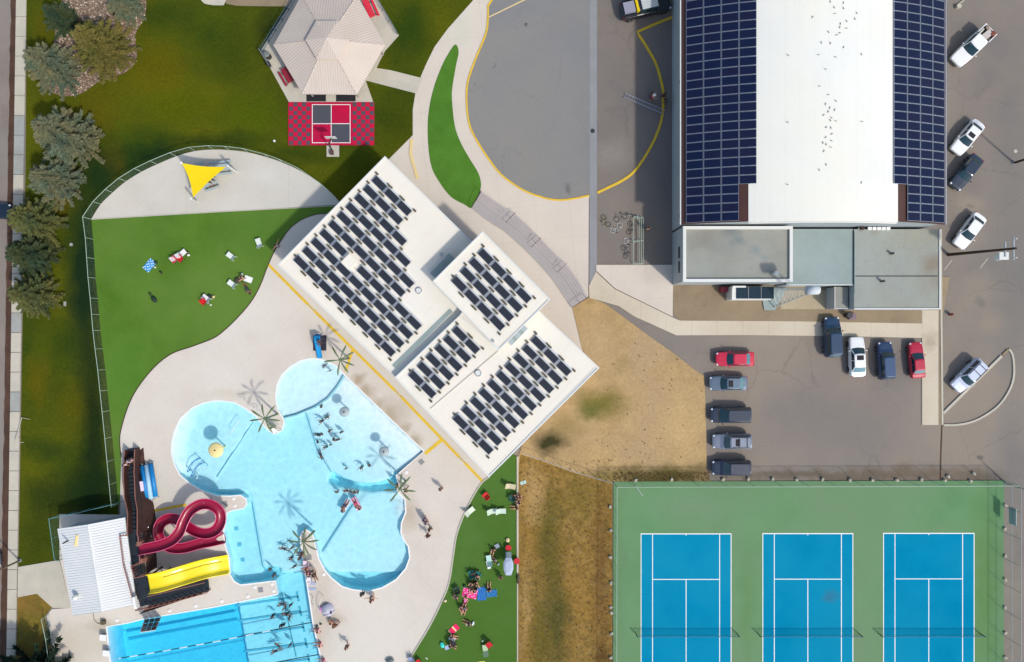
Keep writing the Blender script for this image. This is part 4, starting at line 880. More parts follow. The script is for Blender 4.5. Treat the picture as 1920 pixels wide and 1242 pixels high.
# ---- terraced steps
TOP = [(903, 361), (932, 381), (965, 402), (990, 424), (1013, 448), (1030, 466), (1046, 482), (1061, 496), (1074, 513), (1086, 530), (1101, 557)]
BOT = [(884, 391), (905, 408), (924, 421), (945, 434), (966, 452), (988, 473), (1003, 488), (1019, 505), (1035, 524), (1048, 542), (1071, 577)]
ts = thing('terrace_steps', 'curved flight of long grey concrete seating steps between lawn and plaza', 'steps', tuple(P(990, 450))); del ts['label'], ts['category']; ts['kind'] = 'structure'
def between(u): return [(a[0] + (b[0] - a[0]) * u, a[1] + (b[1] - a[1]) * u) for a, b in zip(TOP, BOT)]
us = [0, .12, .24, .36, .48, 1.0]; hs = [.34, .28, .22, .16, .10]
for k in range(5):
    A, B = between(us[k] + (.004 if k else 0)), between(us[k + 1]); mb = MB(); mb.prism([W2(P(*q)) for q in A + B[::-1]], .0, hs[k] + .03)
    part('step' if k < 4 else 'landing', mb, M_stair if k < 4 else M_stair2, ts).location = -loc(ts)
def handrail(label, a, b, h=.9, n_=3, mat=M_wood):
    q0, q1 = P(*a), P(*b); t_ = thing('handrail', label, 'handrail', (q0.x, q0.y, .08)); d = q1 - q0
    part('top_rail', MB().tube([(0, 0, h + .25), tuple(Vector((d.x, d.y, h)))], .028, 6), mat, t_)
    for i in range(n_): c = d * (i / (n_ - 1)); part('post', MB().cyl((c.x, c.y, 0), .02, h + .22 * (1 - i / (n_ - 1)), 6), mat, t_)
for (a, b, lab) in (((903, 361), (886, 389), 'handrail at the lawn end of the terraced steps'), ((966, 402), (950, 418), 'second handrail from the lawn on the terraced steps'), ((1013, 449), (997, 464), 'middle handrail on the terraced steps'), ((1061, 496), (1045, 511), 'handrail on the terraced steps nearest the field but one'), ((1099, 559), (1073, 576), 'handrail closing the field end of the terraced steps')): handrail(lab, a, b)
# stair flights (narrow notches next to the rails)
for (a, b, c, d) in (((946, 394), (962, 404), (948, 418), (936, 405)), ((997, 439), (1011, 450), (996, 464), (986, 452)), ((1045, 487), (1059, 498), (1044, 512), (1034, 500))):
    for k in range(5):
        u0, u1 = k / 5, (k + 1) / 5 - .006
        def L2(p, q, u): return (p[0] + (q[0] - p[0]) * u, p[1] + (q[1] - p[1]) * u)
        mb = MB().prism([W2(P(*v)) for v in (L2(a, d, u0), L2(b, c, u0), L2(b, c, u1), L2(a, d, u1))], .1, .385 - k * .06); part('stair_tread', mb, M_stair, ts).location = -loc(ts)
# ============================================================ slide tower, slides, pool things
tower = thing('slide_tower', 'dark timber water slide tower with long access stairs', 'slide tower', tuple(P(262, 1040))); to_ = loc(tower)
def tp(name, mb, mat, sm=False): o = part(name, mb, mat, tower, sm); o.location = -to_; return o
ZT = 2.6
# access stair rising southwards: left/right edges given at their real heights
SL = [((238, 843), 0.1), ((236, 890), .7), ((238, 930), 1.3), ((244, 958), 1.85), ((244, 1002), 2.6)]
SR = [((257, 841), 0.1), ((256, 884), .7), ((258, 930), 1.3), ((262, 955), 1.85), ((262, 1002), 2.6)]
def at(E, u):
    n_ = len(E) - 1; i = min(n_ - 1, int(u * n_)); f = u * n_ - i; (a, za), (b, zb) = E[i], E[i + 1]
    z = za + (zb - za) * f; v = P(a[0] + (b[0] - a[0]) * f, a[1] + (b[1] - a[1]) * f, z + .5); return Vector((v.x, v.y, z))
NS = 22
for i in range(NS):
    a, b, c, d = at(SL, i / NS), at(SR, i / NS), at(SR, (i + .96) / NS), at(SL, (i + .96) / NS); z = c.z
    tp('stair_tread', MB().prism([W2(a), W2(b), W2(c), W2(d)], z - .06, z), M_ddeck)
def zoff(v, z): return Vector((v.x, v.y, v.z + z))
for E, nm in ((SL, 'l'), (SR, 'r')):
    pts = [at(E, k / 16) for k in range(17)]
    tp('handrail', MB().tube([zoff(p, 1.05) for p in pts], .06, 6), M_rail)
    mb = MB()
    for a, b in zip(pts[:-1], pts[1:]): mb.add([zoff(a, -.1), zoff(b, -.1), zoff(b, .95), zoff(a, .95)], [(0, 1, 2, 3)]).add([zoff(a, -.1) + Vector((.05, 0, 0)), zoff(b, -.1) + Vector((.05, 0, 0)), zoff(b, .95) + Vector((.05, 0, 0)), zoff(a, .95) + Vector((.05, 0, 0))], [(3, 2, 1, 0)])
    tp('side_panel', mb, M_wood)
    mb = MB()
    for a, b in zip(pts[:-1], pts[1:]):
        g = .06 if nm == 'r' else 0; x = Vector((g, 0, 0))
        mb.add([Vector((a.x, a.y, .06)) + x * 8, Vector((b.x, b.y, .06)) + x * 8, zoff(b, -.1) + x, zoff(a, -.1) + x], [(0, 1, 2, 3)])
    tp('skirt_wall', mb, M_wood)
DK = [(229, 1002), (264, 1002), (266, 1054), (250, 1059), (257, 1081), (276, 1078), (283, 1112), (389, 1087), (392, 1106), (259, 1142), (251, 1112), (236, 1056)]
def PT(a, b, z=None): v = P(a, b, ZT + .5); return Vector((v.x, v.y, ZT))
# board by board deck
top = [(229, 1002), (236, 1056), (251, 1112), (259, 1142)]; rt = [(264, 1002), (266, 1054), (268, 1080), (283, 1135)]
def lp(E, u):
    n_ = len(E) - 1; i = min(n_ - 1, int(u * n_)); f = u * n_ - i; return (E[i][0] + (E[i + 1][0] - E[i][0]) * f, E[i][1] + (E[i + 1][1] - E[i][1]) * f)
NB = 38
for i in range(NB):
    u0, u1 = i / NB, (i + .95) / NB
    r0_, r1_ = lp(rt, u0), lp(rt, u1)
    if 1054 < r0_[1] < 1077: r0_ = (lp(top, u0)[0] + 15, r0_[1]); r1_ = (lp(top, u1)[0] + 15, r1_[1])
    tp('deck_board', MB().prism([W2(PT(*lp(top, u0))), W2(PT(*r0_)), W2(PT(*r1_)), W2(PT(*lp(top, u1)))], ZT - .08, ZT + random.uniform(-.006, .006)), M_ddeck)
# lower arm beside the yellow slide: stairs going down to the east
for i in range(22):
    u0, u1 = i / 22, (i + .9) / 22; z = ZT - .03 - i * .1
    A = lambda u, z: P(284 + (391 - 284) * u, 1113 + (1087 - 1113) * u, z); B_ = lambda u, z: P(280 + (393 - 280) * u, 1137 + (1107 - 1137) * u, z)
    tp('stair_tread', MB().prism([W2(A(u0, z)), W2(A(u1, z)), W2(B_(u1, z)), W2(B_(u0, z))], z - .07, z), M_ddeck)
for f in (A, B_): tp('handrail', MB().tube([f(0, ZT) + Vector((0, 0, 1)), f(1, .5) + Vector((0, 0, 1))], .045, 6), M_rail)
for i in range(0, 23, 2): v = B_(i / 22, ZT - i * .1); tp('baluster_post', MB().box((v.x, v.y, v.z / 2 + .5), (.07, .07, v.z + .9)), M_rail)
mb = MB(); a, b = B_(0, 0), B_(1, 0); mb.add([(a.x, a.y, .06), (b.x, b.y, .06), (b.x, b.y, .5), (a.x, a.y, ZT - .1)], [(0, 1, 2, 3), ]); tp('skirt_wall', mb, M_wood)
v1, v2 = A(0, 0), A(1, 0); tp('skirt_wall', MB().add([(v1.x, v1.y, .06), (v2.x, v2.y, .06), (v2.x, v2.y, .5), (v1.x, v1.y, ZT - .1)], [(0, 1, 2, 3)]), M_wood)
for a, b in (((229, 1002), (236, 1056)), ((236, 1056), (251, 1112)), ((251, 1112), (259, 1142)), ((229, 1002), (243, 1002)), ((259, 1142), (281, 1137)), ((266, 1040), (267, 1054)), ((267, 1054), (250, 1059)), ((250, 1059), (257, 1081)), ((257, 1081), (275, 1077)), ((263, 1002), (265, 1020))):
    q0, q1 = PT(*a), PT(*b); L = (q1 - q0).length
    tp('handrail', MB().tube([zoff(q0, 1.05), zoff(q1, 1.05)], .055, 6), M_rail)
    mb = MB(); n_ = int(L / .24)
    for k in range(n_ + 1): v = q0.lerp(q1, k / max(1, n_)); mb.box((v.x, v.y, ZT + .5), (.05, .05, 1.05))
    stuff(tp('baluster', mb, M_rail))
for a, b in ((232, 1004), (262, 1004), (240, 1056), (262, 1052), (256, 1110), (262, 1138), (282, 1132), (280, 1080)):
    v = PT(a, b); tp('post', MB().box((v.x, v.y, ZT / 2), (.16, .16, ZT - .1)), M_wood)
sk = [PT(266, 1002), PT(268, 1054), PT(270, 1080)]; mb = MB()
for a, b in zip(sk[:-1], sk[1:]): mb.add([(a.x, a.y, .06), (b.x, b.y, .06), (b.x, b.y, ZT - .1), (a.x, a.y, ZT - .1)], [(0, 1, 2, 3)])
tp('skirt_wall', mb, M_wood)
for a, b in ((262, 1018), (267, 1050)): v = PT(a, b); tp('gate_box', MB().box((v.x + .1, v.y, ZT + .5), (.4, .5, 1.0)), M_rail)
v = P(254, 1130, ZT + 1); tp('notice_board', MB().box((v.x, v.y, v.z), (.28, 1.4, .5), radians(12)), M_white)
v = P(266, 912, 1.9); tp('notice_board', MB().box((v.x, v.y, v.z), (.35, 1.15, .12), radians(8)), plain('pale_pink_board', C(240, 220, 236), .6))
for a, b in ((271, 975), (277, 992)): q0, q1 = P(a, b, .1), P(a + 7, b + 14, 2.4); tp('brace', MB().tube([q0, q1], .05, 5), M_steel)

# spiral magenta flume
path_ = [(258, 1031, 3.0), (280, 1027, 3.0), (302, 1022, 2.95), (323, 1013, 2.9), (337, 998, 2.85), (345, 978, 2.8), (357, 958, 2.65), (376, 946, 2.5), (396, 946, 2.35), (412, 958, 2.2), (415, 976, 2.05), (406, 993, 1.9), (388, 1000, 1.78), (368, 996, 1.68), (351, 985, 1.58), (336, 975, 1.48), (318, 972, 1.38), (303, 981, 1.28), (298, 998, 1.15), (305, 1014, 1.0), (320, 1026, .86), (345, 1027, .72), (375, 1019, .55), (400, 1014, .38), (421, 1009, .22)]
def flume(name, label, cat, pathpx, hw, depth_, wallh, mat, edgem, scale_pts=6, posts=()):
    pw = smooth([tuple(P(a, b, z)) for a, b, z in pathpx], scale_pts, False)
    o = P(pathpx[-1][0], pathpx[-1][1]); t_ = thing(name, label, cat, (o.x, o.y, 0)); secs = []; el = []; er = []
    n_ = len(pw)
    for i, p in enumerate(pw):
        p = Vector(p); t = Vector(pw[min(i + 1, n_ - 1)]) - Vector(pw[max(i - 1, 0)]); t.z = 0; t.normalize(); s_ = Vector((-t.y, t.x, 0)); sec = []
        for k in range(9): a = pi * k / 8; sec.append(p - o + s_ * (hw * cos(a)) + Vector((0, 0, wallh - depth_ * sin(a) ** .8)))
        for k in range(9): a = pi * (8 - k) / 8; sec.append(p - o + s_ * ((hw + .035) * cos(a)) + Vector((0, 0, wallh - (depth_ + .04) * sin(a) ** .8)))
        secs.append(sec); el.append(p - o + s_ * (hw + .02) + Vector((0, 0, wallh))); er.append(p - o - s_ * (hw + .02) + Vector((0, 0, wallh)))
    part('flume', MB().loft(secs), mat, t_, True)
    part('flume_edge', MB().tube(el, .05, 6), edgem, t_, True); part('flume_edge', MB().tube(er, .05, 6), edgem, t_, True)
    for i in posts:
        p = Vector(pw[int(i * (n_ - 1))]); part('support_post', MB().cyl((p.x - o.x, p.y - o.y, .05), .09, max(.1, p.z - .35), 8), M_steel, t_)
    return t_
flume('spiral_slide', 'magenta spiral water slide making a figure of eight into the pool', 'water slide', path_, .58, .5, .2, M_slider, M_slidep, posts=(.12, .3, .38, .47, .62, .72, .82, .92))
yp = [(279, 1094, 2.8), (300, 1090, 2.7), (322, 1084, 2.3), (345, 1077, 1.7), (368, 1070, 1.35), (390, 1064, .95), (410, 1060, .42), (429, 1056.5, .1)]
yw = smooth([tuple(P(a, b, z)) for a, b, z in yp], 6, False); o = P(429, 1057)
ys = thing('wide_slide', 'wide wavy yellow water slide ending at the splash pool', 'water slide', (o.x, o.y, 0)); secs = []; el = []; er = []; hwid = 1.08
for i, p in enumerate(yw):
    p = Vector(p); t = Vector(yw[min(i + 1, len(yw) - 1)]) - Vector(yw[max(i - 1, 0)]); t.z = 0; t.normalize(); s_ = Vector((-t.y, t.x, 0)); pr = [(-1.08, .42), (-1.0, .4), (-.88, .06), (-.5, 0), (-.4, .0), (.0, .02), (.4, 0), (.5, 0), (.88, .06), (1.0, .4), (1.08, .42), (1.08, .3), (.95, -.1), (-.95, -.1), (-1.08, .3)]
    secs.append([p - o + s_ * a * 1.07 + Vector((0, 0, b)) for a, b in pr]); el.append(p - o + s_ * 1.11 + Vector((0, 0, .43))); er.append(p - o - s_ * 1.11 + Vector((0, 0, .43)))
part('flume', MB().loft(secs), M_slidey, ys, True)
for e in (el, er): part('flume_edge', MB().tube(e, .07, 6), M_slidey, ys, True)
part('lane_divider', MB().tube([v.lerp(w, .36) + Vector((0, 0, -.34)) for v, w in zip(el[8:-4], er[8:-4])], .045, 5), M_slidey, ys)
for i in (.15, .5, .75):
    p = Vector(yw[int(i * (len(yw) - 1))]) - o
    for s_ in (-.7, .7): part('support_post', MB().cyl((p.x, p.y + s_, .05), .08, max(.1, p.z - .15), 8), M_dsteel, ys)
# cover rolls
for i, (a, b, m_, lab) in enumerate((((270, 870), (280, 934), M_roll, 'bright blue rolled pool cover nearest the slide tower stairs'), ((277.8, 868), (287.6, 936), M_roll2, 'pale blue rolled pool cover between two darker ones'), ((286, 866), (296, 932), M_roll, 'bright blue rolled pool cover farthest from the slide tower stairs'))):
    q0, q1 = P(*a), P(*b); d = q1 - q0; t_ = thing('cover_roll', lab, 'pool cover roll', (q0.x, q0.y, .06)); zc = Vector((0, 0, .42))
    ax = d.normalized(); part('roll', MB().tube([zc + ax * .15, zc + d - ax * .15], .27, 12), m_, t_, True)
    part('axle', MB().tube([zc - ax * .1, zc + d + ax * .1], .05, 6), M_steel, t_)
    for c in (zc, zc + d): s_ = Vector((-ax.y, ax.x, 0)); part('stand', MB().tube([c + s_ * .24 - zc, c, c - s_ * .24 - zc], .03, 5), M_steel, t_)
# kiddie slide on black mats
q = P(600, 643); ks = thing('kiddie_slide', 'small blue childrens slide dropping into the toddler pool', 'slide', (q.x, q.y, .06), radians(-88))
pr = [(-.27, .2), (-.23, .03), (0, 0), (.23, .03), (.27, .2), (.31, .17), (.26, -.04), (-.26, -.04), (-.31, .17)]
path2 = [(-.7, 1.25), (-.2, 1.22), (.3, .95), (.9, .5), (1.4, .22), (1.85, .12)]; part('chute', MB().loft([[(x, a, z + b) for a, b in pr] for x, z in path2]), M_bslide, ks)
part('ladder', MB().tube([(-1.1, -.3, 0), (-.7, -.3, 1.5)], .04, 6).tube([(-1.1, .3, 0), (-.7, .3, 1.5)], .04, 6).box((-1.0, 0, .35), (.12, .6, .04)).box((-.9, 0, .7), (.12, .6, .04)).box((-.8, 0, 1.05), (.12, .6, .04)), paint(20, 70, 140), ks)
part('platform', MB().box((-.6, 0, 1.2), (.5, .8, .06)), M_bslide, ks)
for a, b, lab in ((600, 636, 'black safety mat behind the small blue slide'), (600, 650.5, 'black safety mat under the small blue slide')):
    v = P(a, b); o = link('safety_mat', MB().box((0, 0, 0), (1.6, .88 if b < 640 else .92, .05)).mesh('safety_mat', paint(52, 48, 62)), None, (v.x, v.y, .083)); tag(o, lab, 'mat')
# spray palms
def spray_palm(px, py, label, angs, z=4.3, first=[None]):
    q = P(px, py, z); t_ = thing('spray_palm', label, 'spray palm', (q.x, q.y, .055), 0, 'green spray palms around the leisure pool')
    part('trunk', MB().tube([(0, 0, 0), (0, 0, z - .1)], [.13, .09], 8), M_palm, t_); part('crown_hub', MB().ball((0, 0, z - .05), .2, 8, 5), M_palm, t_)
    for a in angs:
        d = Vector((cos(a), sin(a), 0)); s_ = Vector((-d.y, d.x, 0)); L = random.uniform(1.75, 1.95); secs = []
        for k in range(7):
            u = k / 6; w = [.03, .05, .075, .1, .12, .1, .02][k]; c = d * (L * u) + Vector((0, 0, z + .25 * sin(u * pi * .75) - .25 * u * u))
            secs.append([c + s_ * w, c + Vector((0, 0, .05)), c - s_ * w, c - Vector((0, 0, .03))])
        part('frond', MB().loft(secs), M_palm, t_)
rd = lambda *a: [radians(v) for v in a]
spray_palm(497, 785, 'spray palm on the tip of deck between left lobe and toddler pool', rd(188, 245, 102, 52, -8, -42, -62, 148))
spray_palm(638, 675, 'spray palm by the yellow line at the top of the toddler pool', rd(121, 68, 30, 186, -22, -99, -58))
spray_palm(569, 1016, 'spray palm on the rounded deck tip above the lane pool', rd(81, 42, 6, -32, -66, -82, -128, 176, 134))
spray_palm(750, 917, 'spray palm on the east deck where the beach entry meets the round pool', rd(83, 50, -9, -48, 185, 233, 142))
# mushroom showers
def mushroom(px, py, z, r_, mat, label):
    q = P(px, py, z); t_ = thing('mushroom_shower', label, 'mushroom shower', (q.x, q.y, ZW - depth(px, py)))
    zz = z - ZW + depth(px, py); prof = [(.02, .0), (.3, -.02), (.62, -.09), (.88, -.2), (1.0, -.33), (.96, -.37), (.6, -.16), (.1, -.1)]; mb = MB(); vs = []; n_ = 24
    for a, b in prof: vs += [(r_ * a * cos(2 * pi * k / n_), r_ * a * sin(2 * pi * k / n_), zz + b * r_ * .9) for k in range(n_)]
    mb.add(vs, [(i * n_ + k, (i + 1) * n_ + k, (i + 1) * n_ + (k + 1) % n_, i * n_ + (k + 1) % n_) for i in range(len(prof) - 1) for k in range(n_)]); part('cap', mb, mat, t_, True)
    part('column', MB().cyl((0, 0, 0), .09, zz - .1, 10), mat, t_); part('nozzle', MB().cyl((0, 0, zz - .02), .09, .1, 8), M_dsteel, t_)
    mb = MB()
    for k in range(12): a = 2 * pi * k / 12; mb.tube([(r_ * .3 * cos(a), r_ * .3 * sin(a), zz + .01), (r_ * .9 * cos(a), r_ * .9 * sin(a), zz - .2 * r_ * .9 + .02)], .012, 4)
    stuff(part('cap_rib', mb, M_greym, t_))
mushroom(403, 845, 2.3, .9, M_cream, 'cream mushroom shower in the left lobe of the pool')
mushroom(645, 773, 2.1, .6, M_greym, 'grey mushroom shower nearer the toddler pool in the beach entry')
mushroom(719.5, 847.5, 2.1, .6, M_greym, 'grey mushroom shower nearer the east deck in the beach entry')
# underwater loungers / rails in left lobe
for lab, pts, m_ in (('outer curved blue grab rail in the left lobe of the pool', [(369, 862), (360, 868), (354, 876), (352, 884)], paint(0, 120, 190)), ('inner curved blue grab rail in the left lobe of the pool', [(377, 870), (368, 876), (362, 884), (359, 892)], paint(0, 110, 190)), ('pale curved grab rail in the left lobe of the pool', [(384, 876), (376, 882), (371, 890), (369, 897)], paint(190, 226, 236))):
    z = .25; v = P(*pts[0]); t_ = thing('grab_rail', lab, 'grab rail', (v.x, v.y, 0)); pp = [Vector(p) - Vector((v.x, v.y, 0)) for p in smooth([tuple(P(a, b, z)) for a, b in pts], 4, False)]
    part('rail', MB().tube(pp, .045, 6), m_, t_)
    for e in (pp[0], pp[-1]): part('post', MB().cyl((e.x, e.y, -.72), .045, .95, 6), m_, t_); part('foot_plate', MB().cyl((e.x, e.y, .2), .1, .06, 8), m_, t_)
def rail_arc(label, pts, z=.8, mat=M_trim, r_=.03):
    v = P(*pts[0]); t_ = thing('pool_handrail', label, 'handrail', (v.x, v.y, .05)); pp = [Vector(p) - Vector((v.x, v.y, 0)) for p in smooth([tuple(P(a, b, z)) for a, b in pts], 4, False)]
    part('rail', MB().tube(pp, r_, 6), mat, t_)
    for e in (pp[0], pp[-1]): part('post', MB().cyl((e.x, e.y, -.1), r_, z + .1, 6), mat, t_)
rail_arc('white bent handrail on the deck by the shadow of the western palm', [(448, 747), (456, 747), (461, 751), (462, 758)])
rail_arc('white bent handrail at the rim of the left lobe below the western palm', [(474, 766), (482, 766), (486, 770), (485, 775)])
rail_arc('long white rail standing in the water of the left lobe', [(448, 789), (441, 800), (433, 812)], .35)
rail_arc('thin handrail on the round pool steps', [(741, 954), (750, 954), (758, 953.5)], .7)
rail_arc('short white rail on the rim of the round pool beside the eastern deck tip', [(594, 1023), (596, 1030), (597, 1038)], .6)
rail_arc('curved white rail beside the lilac tent on the lane pool deck', [(603, 1122), (600, 1130), (598, 1140), (599, 1147)], .9)
rail_arc('curved pale rail at the lane pool edge near the tent', [(584, 1124), (590, 1129), (590, 1137), (588, 1142)], .8)
# lane ropes with float segments
def rope(label, pts, seg, dark_from):
    pw = [P(a, b, ZW + .04) for a, b in pts]; t_ = thing('lane_rope', label, 'lane rope', tuple(pw[0]), 0, 'floating lane ropes in the lane pool'); tot = [0]
    for a, b in zip(pw[:-1], pw[1:]): tot.append(tot[-1] + (b - a).length)
    def pos(s_):
        for i in range(len(pw) - 1):
            if s_ <= tot[i + 1] + 1e-6: return pw[i].lerp(pw[i + 1], (s_ - tot[i]) / (tot[i + 1] - tot[i]))
        return pw[-1]
    part('cable', MB().tube([p - pw[0] for p in pw], .02, 4), M_dsteel, t_); s_ = .1; k = 0; mw, mk_ = M_white, paint(30, 66, 84)
    while s_ < tot[-1] - .1:
        e_ = min(s_ + seg, tot[-1]); part('float_segment', MB().tube([pos(s_ + .03) - pw[0], pos(e_ - .03) - pw[0]], .06, 6), mk_ if (k % 2 == 0 or s_ < dark_from) else mw, t_); s_ = e_; k += 1
rope('upper lane rope crossing the lane pool from the east wall', [(586, 1167), (560, 1172), (500, 1184), (400, 1204), (300, 1222), (222, 1235)], 1.02, 3.5)
rope('lower lane rope leaving the bottom edge of the picture', [(598.5, 1227.5), (560, 1234), (519, 1242), (460, 1253), (300, 1284), (215, 1298)], 1.02, 30)
# climbing wall over the lane pool
c0, c1 = P(272, 1161), P(302, 1157); d0, d1 = P(263, 1186, 2.8), P(291, 1182, 2.8)
cw_ = thing('pool_climbing_wall', 'dark glass climbing wall leaning over the lane pool edge', 'climbing wall', ((c0.x + c1.x) / 2, (c0.y + c1.y) / 2, .06)); o = loc(cw_)
for i in range(3):
    for j in range(3):
        u0, u1, v0, v1 = i / 3 + .012, (i + 1) / 3 - .012, j / 3 + .012, (j + 1) / 3 - .012
        def bl(u, v): return (c0.lerp(c1, u)).lerp(d0.lerp(d1, u), v) + Vector((0, 0, .12 * (1 - v))) - o
        part('wall_panel', slab4(bl(u0, v0), bl(u1, v0), bl(u1, v1), bl(u0, v1), .03) if 1 else None, paint(24, 42, 56, .3), cw_)
part('top_rail', MB().tube([d0 - o, d1 - o], .05, 6), M_trim, cw_)
for a, b in ((c0, d0), (c1, d1)): part('stanchion', MB().tube([a - o, b - o - Vector((0, 0, .08))], .06, 6), M_steel, cw_)
# starting blocks, anchors, grates
for a, b, lab in ((193, 1196, 'white starting block on the deck left of the lane pool, the upper one'), (199, 1225.5, 'white starting block on the deck left of the lane pool, the lower one')):
    v = P(a, b, .7); t_ = thing('starting_block', lab, 'starting block', (v.x, v.y, .0575), radians(-6)); part('top', MB().box((0, 0, .66), (.75, .7, .07)), M_white, t_); part('pedestal', MB().box((-.1, 0, .31), (.4, .5, .62)), M_steel, t_)
for i, (a, b) in enumerate([(220, 1163), (318, 1145), (367, 1136), (416, 1127), (478.6, 1100.6), (511, 1095), (513.6, 1108), (465, 1118), (607.5, 1077), (438.6, 935), (441, 948.5), (762, 886), (756, 900), (584, 1013)]):
    v = P(a, b); o = link('anchor_socket', MB().cyl((0, 0, 0), .2, .05, 14).cyl((0, 0, .05), .08, .04, 10).mesh('anchor_socket', M_white), None, (v.x, v.y, .058)); tag(o, 'small round white anchor socket set in the pool deck', 'anchor socket', 'white anchor sockets in the pool deck')
for a, b, lab, rz in ((489, 1106, 'square grey grate on the deck peninsula above the lane pool', .1), (790, 866, 'square grey grate on the deck east of the beach entry', .7), (422, 945, 'square grey grate on the small deck spit by the spiral slide', .3), (580, 1045, 'square grey patch grate below the southern spray palm', .1)):
    v = P(a, b); o = link('deck_grate', MB().box((0, 0, 0), (.6, .6, .03)).mesh('deck_grate', M_drain), None, (v.x, v.y, .075), rz); tag(o, lab, 'grate')
v = P(196, 1165.5); o = link('pump_box', MB().box((0, 0, .2), (.5, .45, .4)).tube([(-.1, 0, .1), (-.7, -.25, .04), (-1.2, .2, .04), (-1.35, 1.2, .04)], .03, 5).mesh('pump_box', paint(96, 84, 64)), None, (v.x, v.y, .06)); tag(o, 'small brown box with a hose by the shed south wall', 'pump box')
# shade sail with posts and tables
A_, B2, C2 = P(341, 306, 3.2), P(424, 313, 2.6), P(362, 371, 2.4); bA, bB, bC = P(345, 309), P(444, 323), P(369, 378)
sa = thing('shade_sail', 'yellow triangular shade sail on white posts over the play pad', 'shade sail', tuple(P(375, 330))); o = loc(sa); mb = MB(); n_ = 12; vs = []; idx_ = {}
cen = (A_ + B2 + C2) / 3
for i in range(n_ + 1):
    for j in range(n_ + 1 - i):
        u, v_ = i / n_, j / n_; w = 1 - u - v_; p = A_ * w + B2 * u + C2 * v_; e = 1 - 27 * 0
        pull = ((u * v_) * 4 * (1 - w) + (v_ * w) * 4 * (1 - u) + (w * u) * 4 * (1 - v_)); edge = 4 * max(u * v_ if w < .34 else 0, 0)
        pin = .30 * (1 - min(w, u, v_) * 3) * (4 * max(u * v_, v_ * w, w * u) if True else 0); p = p.lerp(cen, pin * .4); p.z -= .3 * (u * v_ + v_ * w + w * u)
        idx_[i, j] = len(vs); vs.append(p - o)
fs = []
for i in range(n_):
    for j in range(n_ - i):
        fs.append((idx_[i, j], idx_[i + 1, j], idx_[i, j + 1]))
        if i + j < n_ - 1: fs.append((idx_[i + 1, j], idx_[i + 1, j + 1], idx_[i, j + 1]))
part('sail', MB().add(vs, fs), M_sail, sa, True)
for b_, t_, e in ((bA, P(340, 305.5, 3.5), A_), (bB, P(427, 311, 3.4), B2), (bC, P(358, 373, 3.3), C2)):
    part('post', MB().tube([b_ - o, t_ - o], .12, 8), M_trim, sa); part('cable', MB().tube([t_ - o - Vector((0, 0, .1)), e - o], .02, 4), M_steel, sa)
def bench_table(label, px, py, rz, L=2.4, mat=M_greym):
    v = P(px, py); t_ = thing('picnic_table', label, 'picnic table', (v.x, v.y, .05), rz)
    part('table_top', MB().box((0, 0, .74), (L, .75, .06)), mat, t_)
    for s_ in (-1, 1): part('bench', MB().box((0, s_ * .72, .45), (L, .26, .05)), mat, t_); part('leg', MB().tube([(s_ * L * .36, -.7, 0), (s_ * L * .36, 0, .7), (s_ * L * .36, .7, 0)], .04, 6), M_dsteel, t_)
    return t_
bench_table('grey picnic table under the lower right edge of the yellow sail', 398, 345, radians(20), 1.8)
bench_table('pale picnic table half under the right tip of the yellow sail', 417, 317, radians(6), 2.6)
bench_table('grey picnic table hidden under the upper edge of the yellow sail', 378, 322, radians(30), 1.8)

# ---- fences
def fence(label, pts, h, gap=2.6, mat=M_link, pm=M_steel, z=0, mid=False, cat='fence'):
    q0 = P(*pts[0]); t_ = thing('chain_link_fence', label, cat, (q0.x, q0.y, z)); o = Vector((q0.x, q0.y, 0)); W_ = [P(*p) - o for p in pts]
    for a, b in zip(W_[:-1], W_[1:]):
        L = (b - a).length; n_ = max(1, round(L / gap))
        for i in range(n_):
            c, d = a.lerp(b, i / n_), a.lerp(b, (i + 1) / n_); part('post', MB().cyl(c, .03, h, 6), pm, t_)
            part('top_rail', MB().tube([c + Vector((0, 0, h)), d + Vector((0, 0, h))], .035, 5), pm, t_)
            if mid: part('mid_rail', MB().tube([c + Vector((0, 0, h * .5)), d + Vector((0, 0, h * .5))], .03, 5), pm, t_)
            part('mesh_panel', MB().add([c + Vector((0, 0, .03)), d + Vector((0, 0, .03)), d + Vector((0, 0, h)), c + Vector((0, 0, h))], [(0, 1, 2, 3)]), mat, t_)
    part('post', MB().cyl(W_[-1], .04, h, 6), pm, t_); return t_
M_fp = plain('pale_green_post', C(170, 190, 170), .5)
fence('curved chain link fence round the half moon play pad', [(640, 384), (630, 370), (606, 348.5), (568, 322), (529, 304), (503, 295), (464, 285), (430, 281), (400, 280), (365, 283), (330, 293), (294, 308), (265, 322), (236, 340), (211, 361), (189, 383), (170, 411)], 1.6, 3, M_link, M_fp)
fence('long chain link fence down the west side of the turf', [(170, 411), (175, 449), (180, 522), (184, 560), (189, 620), (193, 654), (198, 693), (206, 770), (211, 819), (219, 904), (223, 945)], 1.6, 2.5, M_link, M_fp, mid=False)
fence('teal chain link fence boxing in the north side of the plant shed', [(232, 938), (170, 953), (112, 965), (122, 1038), (128, 1043)], 2.0, 2.5, M_linkd, paint(110, 160, 160, .5))
fence('chain link fence along the verge at the lower left of the pool deck', [(93, 1152), (101, 1190), (108, 1242), (116, 1320)], 1.5, 2.6, M_link, M_fp)
fence('tall chain link fence along the north side of the tennis courts', [(1150, 903.5), (1300, 903), (1500, 902.5), (1700, 902), (1881, 901)], 3.0, 3.1, M_linkd, M_fp)
fence('tall chain link fence along the west side of the tennis courts', [(1150, 903.5), (1149, 1240), (1149, 1400)], 3.0, 3.1, M_linkd, M_fp)
fence('tall chain link fence along the east side of the tennis courts', [(1881, 901), (1881, 1240), (1881, 1400)], 3.0, 3.1, M_link, M_steel, mid=True)
